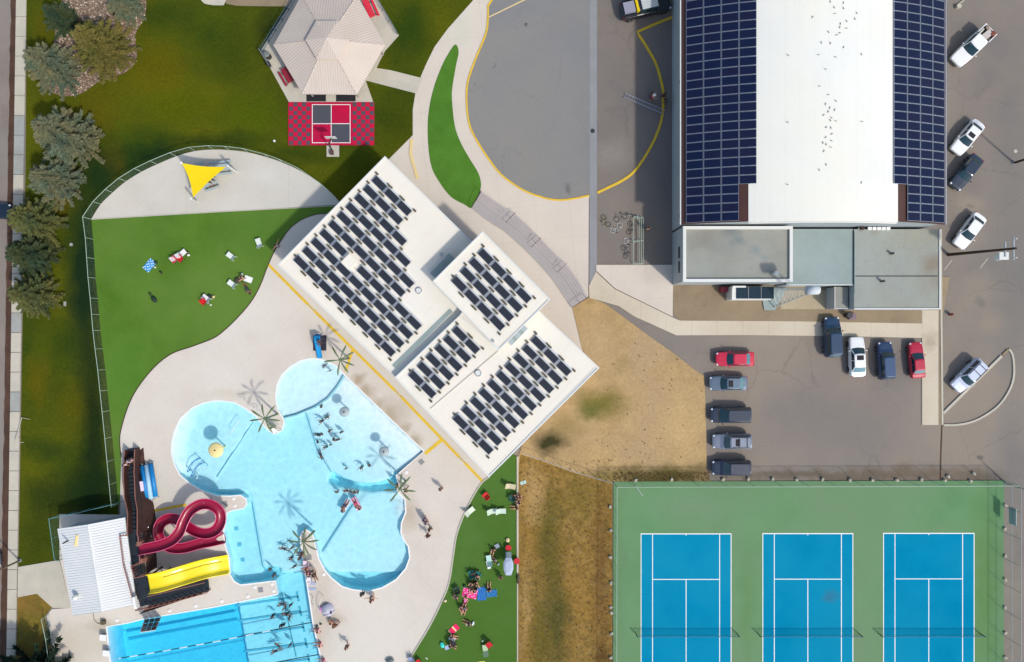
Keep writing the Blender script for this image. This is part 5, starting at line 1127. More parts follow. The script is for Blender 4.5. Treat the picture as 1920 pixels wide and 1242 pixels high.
fence('pale chain link fence slanting across the dry field to the tennis courts', [(978, 846), (1020, 860), (1080, 882), (1148, 902)], 1.6, 2.6, M_link, M_steel)
v = P(1185, 903); gt = thing('gate', 'open chain link gate at the north west corner of the tennis courts', 'gate', (v.x, v.y, 0), radians(-55))
part('gate_frame', MB().tube([(0, 0, .1), (1.4, 0, .1), (1.4, 0, 2.6), (0, 0, 2.6), (0, 0, .1)], .035, 5).tube([(0, 0, .1), (1.4, 0, 2.6)], .025, 4), M_steel, gt); part('mesh_panel', MB().add([(0, 0, .1), (1.4, 0, .1), (1.4, 0, 2.6), (0, 0, 2.6)], [(0, 1, 2, 3)]), M_link, gt)
for lab, a, b, r_ in (('small end sheet on the east court fence', 1893, 960, 1),): 
    v = P(1881, 962); o = link('notice_board', MB().box((0, 0, 1.5), (.06, 2.0, 1.2)).mesh('notice_board', M_greym), None, (v.x + .07, v.y, 0)); tag(o, 'pale notice board hung on the east tennis court fence', 'notice board')

# ---- tennis courts
layer('tennis_surface', [(1150, 903), (1881, 901), (1881, 1500), (1149, 1500)], M_court)
zt = LZ[0]
def rct(x0, y0, x1, y1): a, b = P(x0, y0), P(x1, y1); return [(a.x, a.y), (b.x, a.y), (b.x, b.y), (a.x, b.y)]
for i, (x0, x1, yt, nm) in enumerate(((1201, 1371, 1000, 'westernmost'), (1429, 1599, 999.5, 'middle'), (1655, 1826, 999, 'easternmost'))):
    yb = yt + 369
    struct('tennis_court', MB().sheet(rct(x0, yt, x1, yb), zt + .005), M_blue)
    ln = COL.objects[-1] if 0 else None
    w = 1.35; sx0, sx1 = x0 + 21.5, x1 - 21.5; cx = (x0 + x1) / 2; sy = yt + 85.5; sy2 = yb - 85.5
    for k, (a, b, c, d) in enumerate(((x0, yt, x1, yt + w + .4), (x0, yb - w, x1, yb), (x0, yt + w + .4, x0 + w, yb - w), (x1 - w, yt + w + .4, x1, yb - w), (sx0, yt + w + .4, sx0 + w, yb - w), (sx1 - w, yt + w + .4, sx1, yb - w), (sx0 + w, sy, sx1 - w, sy + w), (sx0 + w, sy2, sx1 - w, sy2 + w), (cx - w / 2, sy + w, cx + w / 2, sy2), (cx - w / 2, yt + w + .4, cx + w / 2, yt + 4))):
        struct('court_line', MB().sheet(rct(a, b, c, d), zt + .010), M_white)
    a, b = P(x0 - 9, 1187), P(x1 + 10, 1187); nt = thing('tennis_net', 'tennis net across the %s blue court' % nm, 'tennis net', (a.x, a.y, zt)); L = b.x - a.x
    part('net', MB().add([(0, 0, .05), (L, 0, .05), (L, 0, 1.0), (L / 2, 0, .92), (0, 0, 1.0)], [(0, 1, 2, 3, 4)]), M_net, nt); part('headband', MB().tube([(0, 0, 1.0), (L / 2, 0, .92), (L, 0, 1.0)], .035, 5), paint(60, 120, 150), nt)
    for x in (0, L): part('post', MB().cyl((x, 0, 0), .06, 1.08, 8), paint(50, 70, 40), nt)
# white rocks along the court fence
r = random.Random(9); rocks = [(1144, 950), (1145, 994), (1144, 1044), (1145, 1092), (1145, 1138), (1146, 1148), (1146, 1187), (1145, 1232), (1192, 900), (1259, 899), (1355, 899), (1402, 898.5), (1448, 898.5), (1493, 899), (1541, 899), (1592, 900), (1634, 900), (1680, 900), (1726, 899), (1770, 901), (1776, 893), (1824, 888), (1818, 902), (1883, 947), (1882, 991), (1883, 1042), (1883, 1086), (1882, 1138), (1883, 1186), (1883, 1232)]
rk = []
for k in range(3):
    mb = MB(); mb.ball((0, 0, .12), .26, 7, 5, (1, .8, .7)); mb.v = [tuple(Vector(v) * r.uniform(.82, 1.15)) for v in mb.v]; rk.append(mb.mesh('boulder', surf('pale_rock', C(206, 200, 180), C(180, 172, 150), 3, fine=.15) if k == 0 else MATS['pale_rock']))
for i, (a, b) in enumerate(rocks):
    v = P(a, b); o = link('boulder', rk[i % 3], None, (v.x, v.y, zt - .03), r.uniform(0, 6)); tag(o, 'small pale rock at the foot of the tennis court fence', 'rock', 'pale rocks along the tennis court fence')
# lamp masts
def mast(label, base, topp, hz, r_=.12, mat=M_steel, lamp=True, cat='street lamp', name='street_lamp'):
    v = P(*base); w = P(topp[0], topp[1], hz); t_ = thing(name, label, cat, (v.x, v.y, 0)); d = w - Vector((v.x, v.y, 0))
    part('pole', MB().tube([(0, 0, 0), tuple(d)], [r_, r_ * .6], 8), mat, t_)
    if lamp: part('lamp_head', MB().box(tuple(d + Vector((.25, 0, 0))), (.7, .25, .15)), mat, t_)
    part('base_plate', MB().cyl((0, 0, .0), r_ * 1.8, .12, 10), M_drain, t_); return t_
mast('bent grey light pole at the bottom left beside the sidewalk', (38, 1051), (-60, 1096), 8.5, .12, surf('weathered_pole', C(120, 108, 92), None))
mast('light pole at the north east corner of the tennis courts', (1884, 906), (1948, 926), 5.2, .09)
mast('dark street light base at the right edge beyond the hall', (1901, 306), (2010, 270), 9, .14, M_wood)
v = P(1904, 284); o = link('valve_cover', MB().cyl((0, 0, 0), .22, .03, 14).mesh('valve_cover', M_walk), None, (v.x, v.y, 0)); tag(o, 'round pale valve cover in the asphalt by the right edge', 'valve cover')
v = P(1778, 478); up = thing('utility_pole', 'wooden utility pole carrying a grey transformer by the east lot', 'utility pole', (v.x, v.y, 0)); w = P(1905, 466, 11.2) - v
part('pole', MB().tube([(0, 0, 0), tuple(w)], [.2, .12], 10), M_bark, up)
for f, L in ((.97, 2.4), (.86, 1.6)): c = w * f; part('crossarm', MB().box((c.x, c.y, c.z), (.14, L, .12), 0), M_steel, up)
c = w * .86; part('transformer', MB().cyl((c.x - .1, c.y - .75, c.z - 1.1), .36, .95, 12), M_trim, up); part('transformer', MB().box((c.x - .1, c.y - .7, c.z - .15), (1.0, .8, .25)), M_trim, up)
c = w * .985; part('insulator', MB().cyl((c.x, c.y + 1.0, c.z), .07, .3, 6), M_trim, up); part('insulator', MB().cyl((c.x, c.y - 1.0, c.z), .07, .3, 6), M_trim, up)
for b in ((1766, 507), (1838, 495), (1872, 488)): pass
for i in range(2): struct('parking_line', MB().box(tuple(P((1778, 1845)[i], (497, 494)[i]) + Vector((0, 0, .004))), (.08, 1.5, .006), radians(-38)), M_walk)
v = P(1780, 590); o = link('fire_hydrant', MB().cyl((0, 0, 0), .16, .6, 10).ball((0, 0, .62), .17, 8, 5).box((0, 0, .45), (.5, .14, .14)).mesh('fire_hydrant', paint(140, 70, 60)), None, (v.x, v.y, 0)); tag(o, 'faded red hydrant beside the kerb below the utility pole', 'fire hydrant')
v = P(1586, 592); o = link('litter_bin', MB().cyl((0, 0, 0), .32, .9, 14).cyl((0, 0, .9), .34, .08, 14).mesh('litter_bin', M_dsteel), None, (v.x, v.y, .08)); tag(o, 'dark bin by the small porch south of the hall annexes', 'litter bin')
v = P(1595, 594); o = link('crate', MB().box((0, 0, .25), (.8, .7, .5)).mesh('crate', paint(128, 108, 120)), None, (v.x, v.y, .08)); tag(o, 'mauve crate standing right of the dark bin', 'crate')
v = P(1795, 14); o = link('concrete_block', MB().box((0, 0, .2), (.5, .4, .4)).box((.3, .5, .1), (.14, 1.0, .1), radians(-55)).mesh('concrete_block', M_walk), None, (v.x, v.y, 0)); tag(o, 'pale concrete block with a bar lying on it at the top right', 'concrete block')
for a, b, lab in ((122, 570, 'pale rectangular utility cover in the west lawn'), (134, 459, 'small round utility cover in the west lawn')):
    v = P(a, b); o = link('utility_cover', MB().box((0, 0, 0), (.3, .55, .06)).mesh('utility_cover', M_walk2) if b > 500 else MB().cyl((0, 0, 0), .2, .06, 12).mesh('utility_cover', M_walk2), None, (v.x, v.y, .03)); tag(o, lab, 'utility cover')
v = P(515, 265); o = link('sprinkler_head', MB().cyl((0, 0, 0), .13, .15, 10).mesh('sprinkler_head', M_white), None, (v.x, v.y, .01)); tag(o, 'white sprinkler cap alone on the lawn left of the red court', 'sprinkler')
q0, q1 = P(43, 783), P(38, 833); mb = MB().tube([(0, 0, .1), tuple(q1 - q0 + Vector((0, 0, .9)))], .05, 6).tube([(0, 0, .1), (1.0, -.2, .12)], .03, 5).tube([(0, -2.9, .9), (.6, -2.9, .6)], .03, 5)
o = link('fallen_sign_post', mb.mesh('fallen_sign_post', M_walk), None, (q0.x, q0.y, .12)); tag(o, 'thin pale sign post leaning along the lawn edge of the sidewalk', 'sign post')
# small building corner at top left of frame
layer('rock_patch', [(375, -60), (378, 2), (384, 8), (400, 11), (420, 11), (424, 3), (428, -60)], M_walk)
layer('bare_patch', [(424, -60), (424, 8), (445, 12), (505, 13), (560, 13), (575, -60)], M_dirt)

# ---- trees
def spruce_mesh(seed, Hh, R, f1):
    r = random.Random(seed); cr = MB(); wood = MB(); wood.tube([(0, 0, 0), (0, 0, Hh * .5), (0, 0, Hh * .97)], [.2, .11, .02], 7)
    lv = int(Hh * 2.6)
    for l in range(lv):
        u = l / lv; z0 = .5 + (Hh - .8) * u; Rl = R * (1 - u) ** .8 * r.uniform(.85, 1.1) + .12; nb = int(7 + 6 * (1 - u))
        a0 = r.uniform(0, 6.28)
        for b in range(nb):
            a = a0 + 2 * pi * b / nb + r.uniform(-.2, .2); L = Rl * r.uniform(.68, 1.2); d = Vector((cos(a), sin(a), 0)); s_ = Vector((-d.y, d.x, 0))
            rise = r.uniform(.05, .25); pts = [Vector((0, 0, z0)) + d * L * t + Vector((0, 0, rise * L * t - .35 * L * t * t + .22 * L * t ** 4)) for t in (0, .35, .7, 1)]
            wood.tube(pts, [.035, .025, .015, .006], 3, cap=False)
            nt = max(5, int(L * 7))
            for k in range(nt):
                t = .15 + .85 * (k + r.random()) / nt; i = min(2, int(t * 3)); f = t * 3 - i; f = min(1, f); p = pts[i].lerp(pts[i + 1], f) if i < 3 else pts[3]
                for sd in (-1, 1, 0):
                    tl = (.36 + .32 * (1 - t)) * r.uniform(.6, 1.2) * min(1, .5 + L / 3); dirv = (d * r.uniform(.5, .9) + s_ * sd * r.uniform(.5, 1) + Vector((0, 0, r.uniform(-.05, .35)))).normalized()
                    sv = dirv.cross(Vector((r.uniform(-.4, .4), r.uniform(-.4, .4), 1))).normalized() * r.uniform(.055, .095); e_ = p + dirv * tl; m_ = p + dirv * tl * .45
                    cr.add([p, m_ + sv, e_, m_ - sv], [(0, 1, 2, 3)]); up_ = Vector((0, 0, .08)); cr.add([p, m_ + up_, e_, m_ - up_ * .6], [(0, 1, 2, 3)])
    return cr.mesh('crown', f1), wood.mesh('trunk', M_bark)
SPM = {}
def spruce(label, px, py, Hh, R, mat, key, rz, sc=1.0):
    if key not in SPM: SPM[key] = spruce_mesh(key, Hh, R, mat)
    v = P(px - 10, py - 5); sc *= 1.1; t_ = thing('spruce_tree', label, 'tree', (v.x, v.y, .0), rz, 'spruces along the west lawn'); t_.scale = (sc, sc, sc)
    c = link('crown', SPM[key][0], t_); link('trunk', SPM[key][1], t_)
    c.material_slots[0].link = 'OBJECT'; c.material_slots[0].material = mat
spruce('large olive spruce in the middle of the gravel bed', 222, 108, 6.6, 3.1, M_f1, 1, 0, 1.0)
spruce('dark spruce at the upper left rim of the gravel bed', 138, 50, 5.2, 2.1, M_f4, 2, 1, .8)
spruce('green spruce at the top right rim of the gravel bed', 256, 26, 5.2, 2.1, M_f2, 2, 2.5, .82)
spruce('spruce between the sidewalk and the gravel bed', 128, 142, 6.6, 3.1, M_f2, 3, 2, .9)
spruce('broad pale spruce standing alone just south of the gravel bed', 156, 272, 6.6, 3.3, M_f2, 4, .5, 1.06)
spruce('blue green spruce second south of the gravel bed', 134, 352, 6.6, 3.1, M_f2, 1, 3, .86)
spruce('spruce overhanging the sidewalk opposite the parked black car', 97, 424, 6.6, 3.1, M_f3, 3, 4.2, .86)
spruce('dark spruce overhanging the sidewalk below the one by the black car', 88, 486, 6.6, 3.1, M_f4, 4, 1.4, .8)
spruce('southernmost spruce of the row along the sidewalk', 90, 560, 6.6, 3.1, M_f3, 1, 5, .78)
spruce('dark spruce at the bottom left corner by the verge fence', 96, 1272, 6.6, 3.3, M_f5, 3, .3, 1.4)
# ============================================================ vehicles
def carpaint(r, g, b, rough=.3, metal=.0): return plain('car_paint_%d_%d_%d' % (r, g, b), C(r, g, b), rough, metal, .5, .6)
M_glass = plain('car_glass', C(26, 58, 66), .08, 0, .8); M_glassb = plain('car_glass_pale', C(96, 140, 150), .1, 0, .8)
M_tyre = plain('tyre', C(34, 34, 36), .8); M_rim = plain('wheel_rim', C(150, 152, 156), .3, .8)
M_lamp = plain('headlight_glass', C(226, 232, 240), .15); M_tail = plain('tail_light', C(160, 20, 30), .2)
SPEC = {  # L, W, belt, roof, windscreen base x, top x, rear roof x, rear base x
 'sedan': (4.65, 1.8, .93, 1.43, 1.0, .30, -1.15, -1.78), 'coupe': (4.5, 1.76, .9, 1.38, .85, .05, -1.2, -1.8), 'suv': (4.6, 1.85, 1.05, 1.72, .95, .40, -1.95, -2.2),
 'van': (4.9, 1.95, 1.05, 1.75, 1.35, .55, -2.1, -2.35), 'pickup': (5.5, 1.95, 1.1, 1.85, 1.05, .45, -.95, -1.1)}
def car(label, kind, body, px, py, ang, sc=1.0, rear=None, sunroof=False, rack=False, glass=None, roofm=None, group=None, hood=None):
    L, Wd, zb, zt_, wb, wt, rt_, rb = SPEC[kind]; hl, hw = L / 2, Wd / 2; v = P(px, py)
    t_ = thing('parked_car', label, 'car' if kind != 'pickup' else 'pickup truck', (v.x, v.y, .085), radians(ang), group); t_.scale = (sc, sc, sc); glass = glass or M_glass
    if kind == 'pickup': t_.name = 'pickup_truck'
    st = [(hl, .66, .5, .66), (hl - .08, .82, .32, .74), (hl - .35, .93, .26, .80), (hl - .9, .98, .24, .87), (wb + .05, 1.0, .24, zb), (0, 1.0, .24, zb + .02), (rb, 1.0, .24, zb + .03), (-hl + .5 if rb > -hl + .6 else -hl + .22, .98, .25, zb), (-hl + .12, .93, .3, zb - .04), (-hl, .84, .42, zb - .14)]
    if kind in ('suv', 'van'): st = [s_ if i < 7 else (s_[0], s_[1], s_[2], zb) for i, s_ in enumerate(st)]
    secs = []
    for x, wf, z0, z1 in st:
        w = hw * wf; secs.append([(x, -w * .92, z0), (x, -w, z0 + .12), (x, -w, z0 + (z1 - z0) * .6), (x, -w * .955, z1 - .05), (x, -w * .86, z1), (x, -w * .4, z1 + .025), (x, w * .4, z1 + .025), (x, w * .86, z1), (x, w * .955, z1 - .05), (x, w, z0 + (z1 - z0) * .6), (x, w, z0 + .12), (x, w * .92, z0)])
    mb = MB().loft(secs)
    def ring(x0, x1, z, w, bow, n_=5):  # plan ring: front edge bowed
        f = [(x0 + bow * (1 - (2 * k / (n_ - 1) - 1) ** 2), w * (1 - 2 * k / (n_ - 1)), z) for k in range(n_)]
        r_ = [(x1 - bow * .5 * (1 - (2 * k / (n_ - 1) - 1) ** 2), -w * (1 - 2 * k / (n_ - 1)), z) for k in range(n_)]; return f + r_
    wl_, wu = hw * .90, hw * (.70 if kind != 'pickup' else .76)
    R0 = ring(wb, rb, zb - .02, wl_, .14); R1 = ring(wt, rt_, zt_ - .05, wu, .08); R2 = ring(wt - .12, rt_ + .12, zt_, wu * .9, .06)
    if kind == 'pickup':   # open bed: cab sits on the body, bed is a box with walls
        pass
    mb.loft([R0, R1], caps=False).loft([R1, R2], caps=False).add(R2, [tuple(range(9, -1, -1))])
    part('body', mb, body, t_, False)
    me = COL.objects[-1] if 0 else None
    part('roof_panel', MB().loft([[(x, y_, z + .006) for x, y_, z in R1], [(x, y_, z + .012) for x, y_, z in R2]], caps=False).add([(x, y_, z + .012) for x, y_, z in R2], [tuple(range(10))]), roofm or body, t_, True)
    def lerp3(a, b, u): return Vector(a).lerp(Vector(b), u)
    def pane(name, i0, i1, u0, u1, m, ins=.06):
        mb = MB(); low = [R0[i % 10] for i in range(i0, i1 + 1)]; up_ = [R1[i % 10] for i in range(i0, i1 + 1)]; n_ = len(low); A = []; B__ = []
        for k in range(n_): A.append(lerp3(low[k], up_[k], u0)); B__.append(lerp3(low[k], up_[k], u1))
        A[0] = A[0].lerp(A[1], ins); A[-1] = A[-1].lerp(A[-2], ins); B__[0] = B__[0].lerp(B__[1], ins); B__[-1] = B__[-1].lerp(B__[-2], ins)
        nr = (A[1] - A[0]).cross(B__[0] - A[0]).normalized(); c = sum(A, Vector()) / n_
        if nr.dot(c - Vector(((wb + rb) / 2, 0, zb))) < 0: nr = -nr
        A = [a + nr * .012 for a in A]; B__ = [b + nr * .012 for b in B__]
        mb.add(A + B__, [(k, k + 1, n_ + k + 1, n_ + k) for k in range(n_ - 1)]); part(name, mb, m, t_)
    pane('windscreen', 0, 4, .05, .97, glass, .15); pane('rear_window', 5, 9, .12 if kind == 'sedan' else .35, .95, rear or glass, .15)
    for i0, i1 in ((4, 5), (9, 10)):
        a, b, c, d = R0[i0 % 10], R0[i1 % 10], R1[i1 % 10], R1[i0 % 10]
        for u0, u1 in ((.06, .48), (.52, .92)):
            q = [lerp3(lerp3(a, b, u0), lerp3(d, c, u0), .1), lerp3(lerp3(a, b, u1), lerp3(d, c, u1), .1), lerp3(lerp3(a, b, u1), lerp3(d, c, u1), .9), lerp3(lerp3(a, b, u0), lerp3(d, c, u0), .9)]
            s_ = Vector((0, .014 if q[0].y > 0 else -.014, .004)); part('side_window', MB().add([v_ + s_ for v_ in q], [(0, 1, 2, 3)]), M_glass, t_)
    for x in (hl - .85, -hl + .85):
        for y_ in (-1, 1):
            w_ = part('wheel', MB().cyl((0, -.11, 0), .33, .22, 18, axis=(0, 1, 0)), M_tyre, t_); w_.location = (x, y_ * (hw - .1), .24)
            part('rim', MB().cyl((0, -.12 if y_ < 0 else .1, 0), .2, .025, 12, axis=(0, 1, 0)), M_rim, w_)
    for y_ in (-1, 1):
        part('headlight', MB().ball((hl - .2, y_ * hw * .72, .70), .2, 8, 5, (.9, .75, .45)), M_lamp, t_, True)
        part('tail_light', MB().box((-hl + .1, y_ * hw * .78, zb - .12), (.14, .26, .12)), M_tail, t_)
        part('wing_mirror', MB().ball((wb - .28, y_ * (hw + .1), zb + .03), .1, 8, 4, (.8, 1.1, .8)), body, t_, True)
    part('bonnet_line', MB().tube([(wb + .25, -hw * .8, zb + .0), (hl - .25, -hw * .68, .84)], .012, 3).tube([(wb + .25, hw * .8, zb + .0), (hl - .25, hw * .68, .84)], .012, 3), body, t_)
    if sunroof: part('sunroof', MB().box(((wt + rt_) / 2 + .35, 0, zt_ + .012), (.55, hw * .9, .02)), M_black, t_)
    if rack:
        for y_ in (-1, 1): part('roof_rail', MB().box(((wt + rt_) / 2, y_ * wu * .88, zt_ + .04), (abs(rt_ - wt) * .85, .05, .05)), M_dsteel, t_)
        for x in (.2, -.75): part('cross_bar', MB().box(((wt + rt_) / 2 + x, 0, zt_ + .08), (.06, wu * 1.8, .04)), M_dsteel, t_)
    if kind == 'pickup':
        x0, x1 = rb - .15, -hl + .12; part('bed_floor', MB().box(((x0 + x1) / 2, 0, zb + .05), (x0 - x1, hw * 1.6, .02)), M_dsteel, t_)
        for y_ in (-1, 1): part('bed_wall', MB().box(((x0 + x1) / 2, y_ * hw * .9, zb + .2), (x0 - x1, .1, .34)), body, t_)
        part('tailgate', MB().box((x1 + .04, 0, zb + .17), (.08, hw * 1.7, .3)), body, t_)
    return t_
GL = 'cars in the row against the dry grass'; GT = 'cars nosed in to the path south of the hall'; GR = 'cars parked diagonally east of the hall'
white, silver, dk, blue_, red_ = carpaint(246, 246, 244), carpaint(176, 186, 206, .3, .3), carpaint(30, 40, 56), carpaint(30, 62, 104), carpaint(206, 30, 66)
car('red sedan, topmost of the cars facing the dry grass', 'sedan', red_, 1374, 673, 180, .98, M_glassb, group=GL)
car('silver blue sedan with sunroof, second from the top of the dry grass row', 'sedan', carpaint(108, 124, 140, .3, .3), 1362, 718, 180, .98, M_glassb, True, group=GL)
car('dark navy minivan in the middle of the row facing the dry grass', 'van', carpaint(36, 48, 66), 1366, 777, 180, .98, M_glassb, group=GL)
car('silver SUV with sunroof and roof rails, second from the bottom of the dry grass row', 'suv', carpaint(130, 138, 154, .3, .3), 1368, 826, 180, 1.0, None, True, True, group=GL)
car('dark blue SUV, bottom car of the row facing the dry grass', 'suv', carpaint(32, 44, 66), 1367, 875, 180, 1.0, group=GL)
car('dark teal blue SUV parked with its nose on the path beside the white sedan', 'suv', carpaint(24, 58, 88), 1555, 632, 92, 1.05, M_glassb, group=GT)
car('white sedan with black sunroof between the two dark blue cars', 'sedan', white, 1601, 669, 92, 1.03, M_glassb, True, group=GT)
car('dark blue crew cab pickup between the white sedan and the red coupe', 'suv', carpaint(34, 58, 94), 1654, 676, 93, .98, None, group=GT, roofm=carpaint(40, 74, 112))
car('red coupe tight against the path edge with a pale rear window', 'coupe', carpaint(186, 20, 56), 1712, 675, 95, .96, M_glassb, group=GT)
pk = car('white pickup truck with a bed full of junk beside the hall', 'pickup', white, 1814, 93, -136, 1.0, group=GR)
car('white sedan with black sunroof parked diagonally right below the white pickup', 'sedan', white, 1806, 261, -129, 1.0, None, True, group=GR)
car('dark navy sedan parked diagonally by the hall', 'sedan', carpaint(34, 48, 66), 1804, 326, -128, 1.0, group=GR)
car('white sedan parked diagonally beside the utility pole', 'sedan', white, 1810, 435, -126, 1.0, group=GR)
car('silver wagon with black roof rack beside the kerbed island', 'suv', carpaint(206, 214, 232, .3, .1), 1808, 704, -135, .98, None, False, True, group=GR)
car('black car sticking into the picture over the left road gutter', 'sedan', carpaint(16, 34, 50), -6, 399, 2, 1.0)
car('dark car at the left edge near the bent light pole', 'sedan', carpaint(40, 46, 64), -26, 1048, 4, 1.0)
car('silver car at the left edge below the bent light pole', 'suv', carpaint(186, 190, 200, .3, .2), -30, 1082, 4, .9)
# junk in pickup bed
r = random.Random(2)
for nm, m_, c, d in (('mattress', paint(196, 186, 180), (-1.75, .1, 1.42), (1.1, .8, .2)), ('plank', paint(226, 220, 204), (-1.5, -.62, 1.42), (.9, .16, .12)), ('carton', paint(128, 66, 48), (-2.3, .55, 1.4), (.6, .5, .35)), ('tarpaulin', paint(90, 84, 70), (-1.4, .45, 1.34), (.7, .5, .2)), ('carton', paint(160, 140, 120), (-2.35, -.3, 1.36), (.4, .7, .2))):
    mb = MB().box((0, 0, 0), d); mb.v = [tuple(Vector(v_) + Vector((r.uniform(-.05, .05), r.uniform(-.05, .05), r.uniform(-.04, .04)))) for v_ in mb.v]
    w = Matrix.Rotation(radians(-136), 3, 'Z') @ Vector(c); o = link(nm, mb.mesh(nm, m_), None, (pk.location.x + w.x, pk.location.y + w.y, .085 + c[2]), radians(-136 + r.uniform(-20, 20)))
    tag(o, {'mattress': 'pale crumpled mattress lying in the bed of the white pickup', 'plank': 'white plank along the side of the white pickup bed', 'tarpaulin': 'olive grey tarpaulin bundle behind the cab in the white pickup bed'}.get(nm, ('brown' if d[0] == .6 else 'beige') + ' carton at the tail of the white pickup bed'), nm)
# dark work pickup at the forecourt, with white rack and yellow box
wk = car('dark work pickup with a white canopy rack and a yellow toolbox by the hall wall', 'pickup', carpaint(34, 40, 50), 1208, 19, 13, 1.1)
part('canopy_rack', MB().box((0.15, 0, 1.95), (1.75, 1.5, .08)), M_greym, wk)
for i in range(9): part('slat', MB().box((.15, -.66 + i * .165, 2.01), (1.7, .07, .04)), M_trim, wk)
part('toolbox', MB().box((-1.05, -.05, 1.55), (.4, 1.35, .45)), plain('bright_yellow_steel', C(240, 206, 10), .4), wk); part('bed_cargo', MB().box((-1.95, 0, 1.42), (1.2, 1.2, .3)), paint(150, 150, 166), wk)

# ============================================================ bicycles and rack
def bicycle(label, px, py, rz, col, lying=True, tilt=78):
    v = P(px, py); t_ = thing('bicycle', label, 'bicycle', (v.x, v.y, .06), 0, 'bicycles by the bike rack'); t_.rotation_euler = (radians(tilt) if lying else radians(8), 0, rz) if 0 else (0, 0, rz)
    T = Matrix.Rotation(radians(tilt if lying else 10), 4, 'X')
    def tr(mb): mb.v = [tuple(T @ Vector(v_)) for v_ in mb.v]; return mb
    for x in (-.5, .5):
        mb = MB().tube([(x + .31 * cos(k * pi / 10), 0, .33 + .31 * sin(k * pi / 10)) for k in range(20)], .025, 5, True)
        w_ = part('wheel', tr(mb), M_tyre if col[3] else paint(220, 220, 216), t_); mb = MB()
        for k in range(4): a = k * pi / 4; mb.tube([(x + .3 * cos(a), 0, .33 + .3 * sin(a)), (x - .3 * cos(a), 0, .33 - .3 * sin(a))], .006, 3)
        part('spokes', tr(mb), M_steel, w_)
    m_ = paint(*col[:3], .4)
    part('frame', tr(MB().tube([(-.5, 0, .33), (-.12, 0, .3), (.36, 0, .72), (-.22, 0, .74), (-.12, 0, .3)], .02, 5).tube([(-.22, 0, .74), (-.5, 0, .33)], .015, 5).tube([(.5, 0, .33), (.34, 0, .9)], .02, 5)), m_, t_)
    part('handlebar', tr(MB().tube([(.3, -.28, .95), (.34, 0, .92), (.3, .28, .95)], .016, 5)), M_steel, t_); part('saddle', tr(MB().box((-.25, 0, .86), (.24, .13, .05)).tube([(-.24, 0, .84), (-.22, 0, .74)], .014, 4)), M_black, t_)
    part('pedal', tr(MB().box((-.12, .12, .2), (.1, .08, .03)).box((-.12, -.12, .4), (.1, .08, .03))), M_dsteel, t_)
bicycle('green bicycle lying farthest from the rack', 1140, 412, radians(-58), (130, 146, 60, 1))
bicycle('black bicycle with white grips lying in the middle of the heap', 1152, 424, radians(38), (220, 220, 220, 0))
bicycle('grey bicycle at the upper middle of the heap', 1165, 414, radians(200), (120, 122, 128, 1))
bicycle('dark olive bicycle lying just above the white one', 1175, 427, radians(80), (90, 86, 70, 1))
bicycle('white wheeled bicycle lying next to the rack', 1181, 446, radians(8), (210, 206, 196, 0))
bicycle('dark blue bicycle lying on its own near the concrete pad', 1166, 474, radians(105), (70, 80, 110, 1))
bicycle('white and teal bicycle leaning at the top end of the rack', 1188, 406, radians(-8), (170, 206, 200, 0), False)
v = P(1200, 453); rk_ = thing('bike_rack', 'long low steel bike rack beside the shaded forecourt', 'bike rack', (v.x, v.y, .045))
for x in (-.9, -.15, 0, .32): part('rail', MB().tube([(x, 2.8, .45 if x else .8), (x, -2.75, .45 if x else .8)], .035, 5), M_fp, rk_)
for y_ in (2.8, 0, -2.75): part('cross_frame', MB().tube([(-.9, y_, .45), (-.9, y_, .0), (.32, y_, 0), (.32, y_, .45), (0, y_, .8), (-.9, y_, .45)], .03, 5), M_fp, rk_)

# ============================================================ people
def person_mesh(joints, edges, radii, fingers=True):
    me = bpy.data.meshes.new('tmp'); names = list(joints); ix = {n_: i for i, n_ in enumerate(names)}
    me.from_pydata([joints[n_] for n_ in names], [(ix[a], ix[b]) for a, b in edges], []); ob = bpy.data.objects.new('tmp', me); COL.objects.link(ob)
    sk_ = ob.modifiers.new('s', 'SKIN'); sk_.use_smooth_shade = True
    for i, n_ in enumerate(names): me.skin_vertices[0].data[i].radius = (radii[n_],) * 2; me.skin_vertices[0].data[i].use_root = (n_ == names[0])
    ss = ob.modifiers.new('u', 'SUBSURF'); ss.levels = 1; ss.render_levels = 1
    dg = bpy.context.evaluated_depsgraph_get(); dg.update(); m2 = bpy.data.meshes.new_from_object(ob.evaluated_get(dg)); bpy.data.objects.remove(ob); return m2
BASE = dict(pelvis=(0, 0, .96), waist=(0, 0, 1.1), chest=(0, .0, 1.32), neck=(0, 0, 1.48), head0=(0, .02, 1.58), head=(0, .02, 1.68),
            shl=(-.17, 0, 1.42), ell=(-.24, -.02, 1.14), wrl=(-.26, .06, .9), hal=(-.26, .08, .82), shr=(.17, 0, 1.42), elr=(.24, -.02, 1.14), wrr=(.26, .06, .9), har=(.26, .08, .82),
            hil=(-.1, 0, .9), knl=(-.11, .02, .5), anl=(-.11, -.02, .09), tol=(-.12, .14, .04), hir=(.1, 0, .9), knr=(.11, .02, .5), anr=(.11, -.02, .09), tor=(.12, .14, .04))
for s_, x in (('l', -1), ('r', 1)):
    for k, (dx, L) in enumerate(((-.03, .07), (-.01, .085), (.01, .08), (.03, .065))): BASE['f%d%s' % (k, s_)] = (x * .26 + dx * .9, .09, .82 - .03 - L)
    BASE['th' + s_] = (x * .26 - x * .05, .13, .8)
RAD = dict(pelvis=.14, waist=.12, chest=.145, neck=.055, head0=.085, head=.095, sh=.07, el=.045, wr=.032, ha=.038, hi=.095, kn=.06, an=.042, to=.035, th=.011)
def rad(n_): return .011 if n_[0] == 'f' and n_[1].isdigit() else (RAD.get(n_) or RAD[n_[:-1]]) * (1.0 if n_ in ('head', 'head0', 'pelvis', 'waist', 'chest') else 1.25)
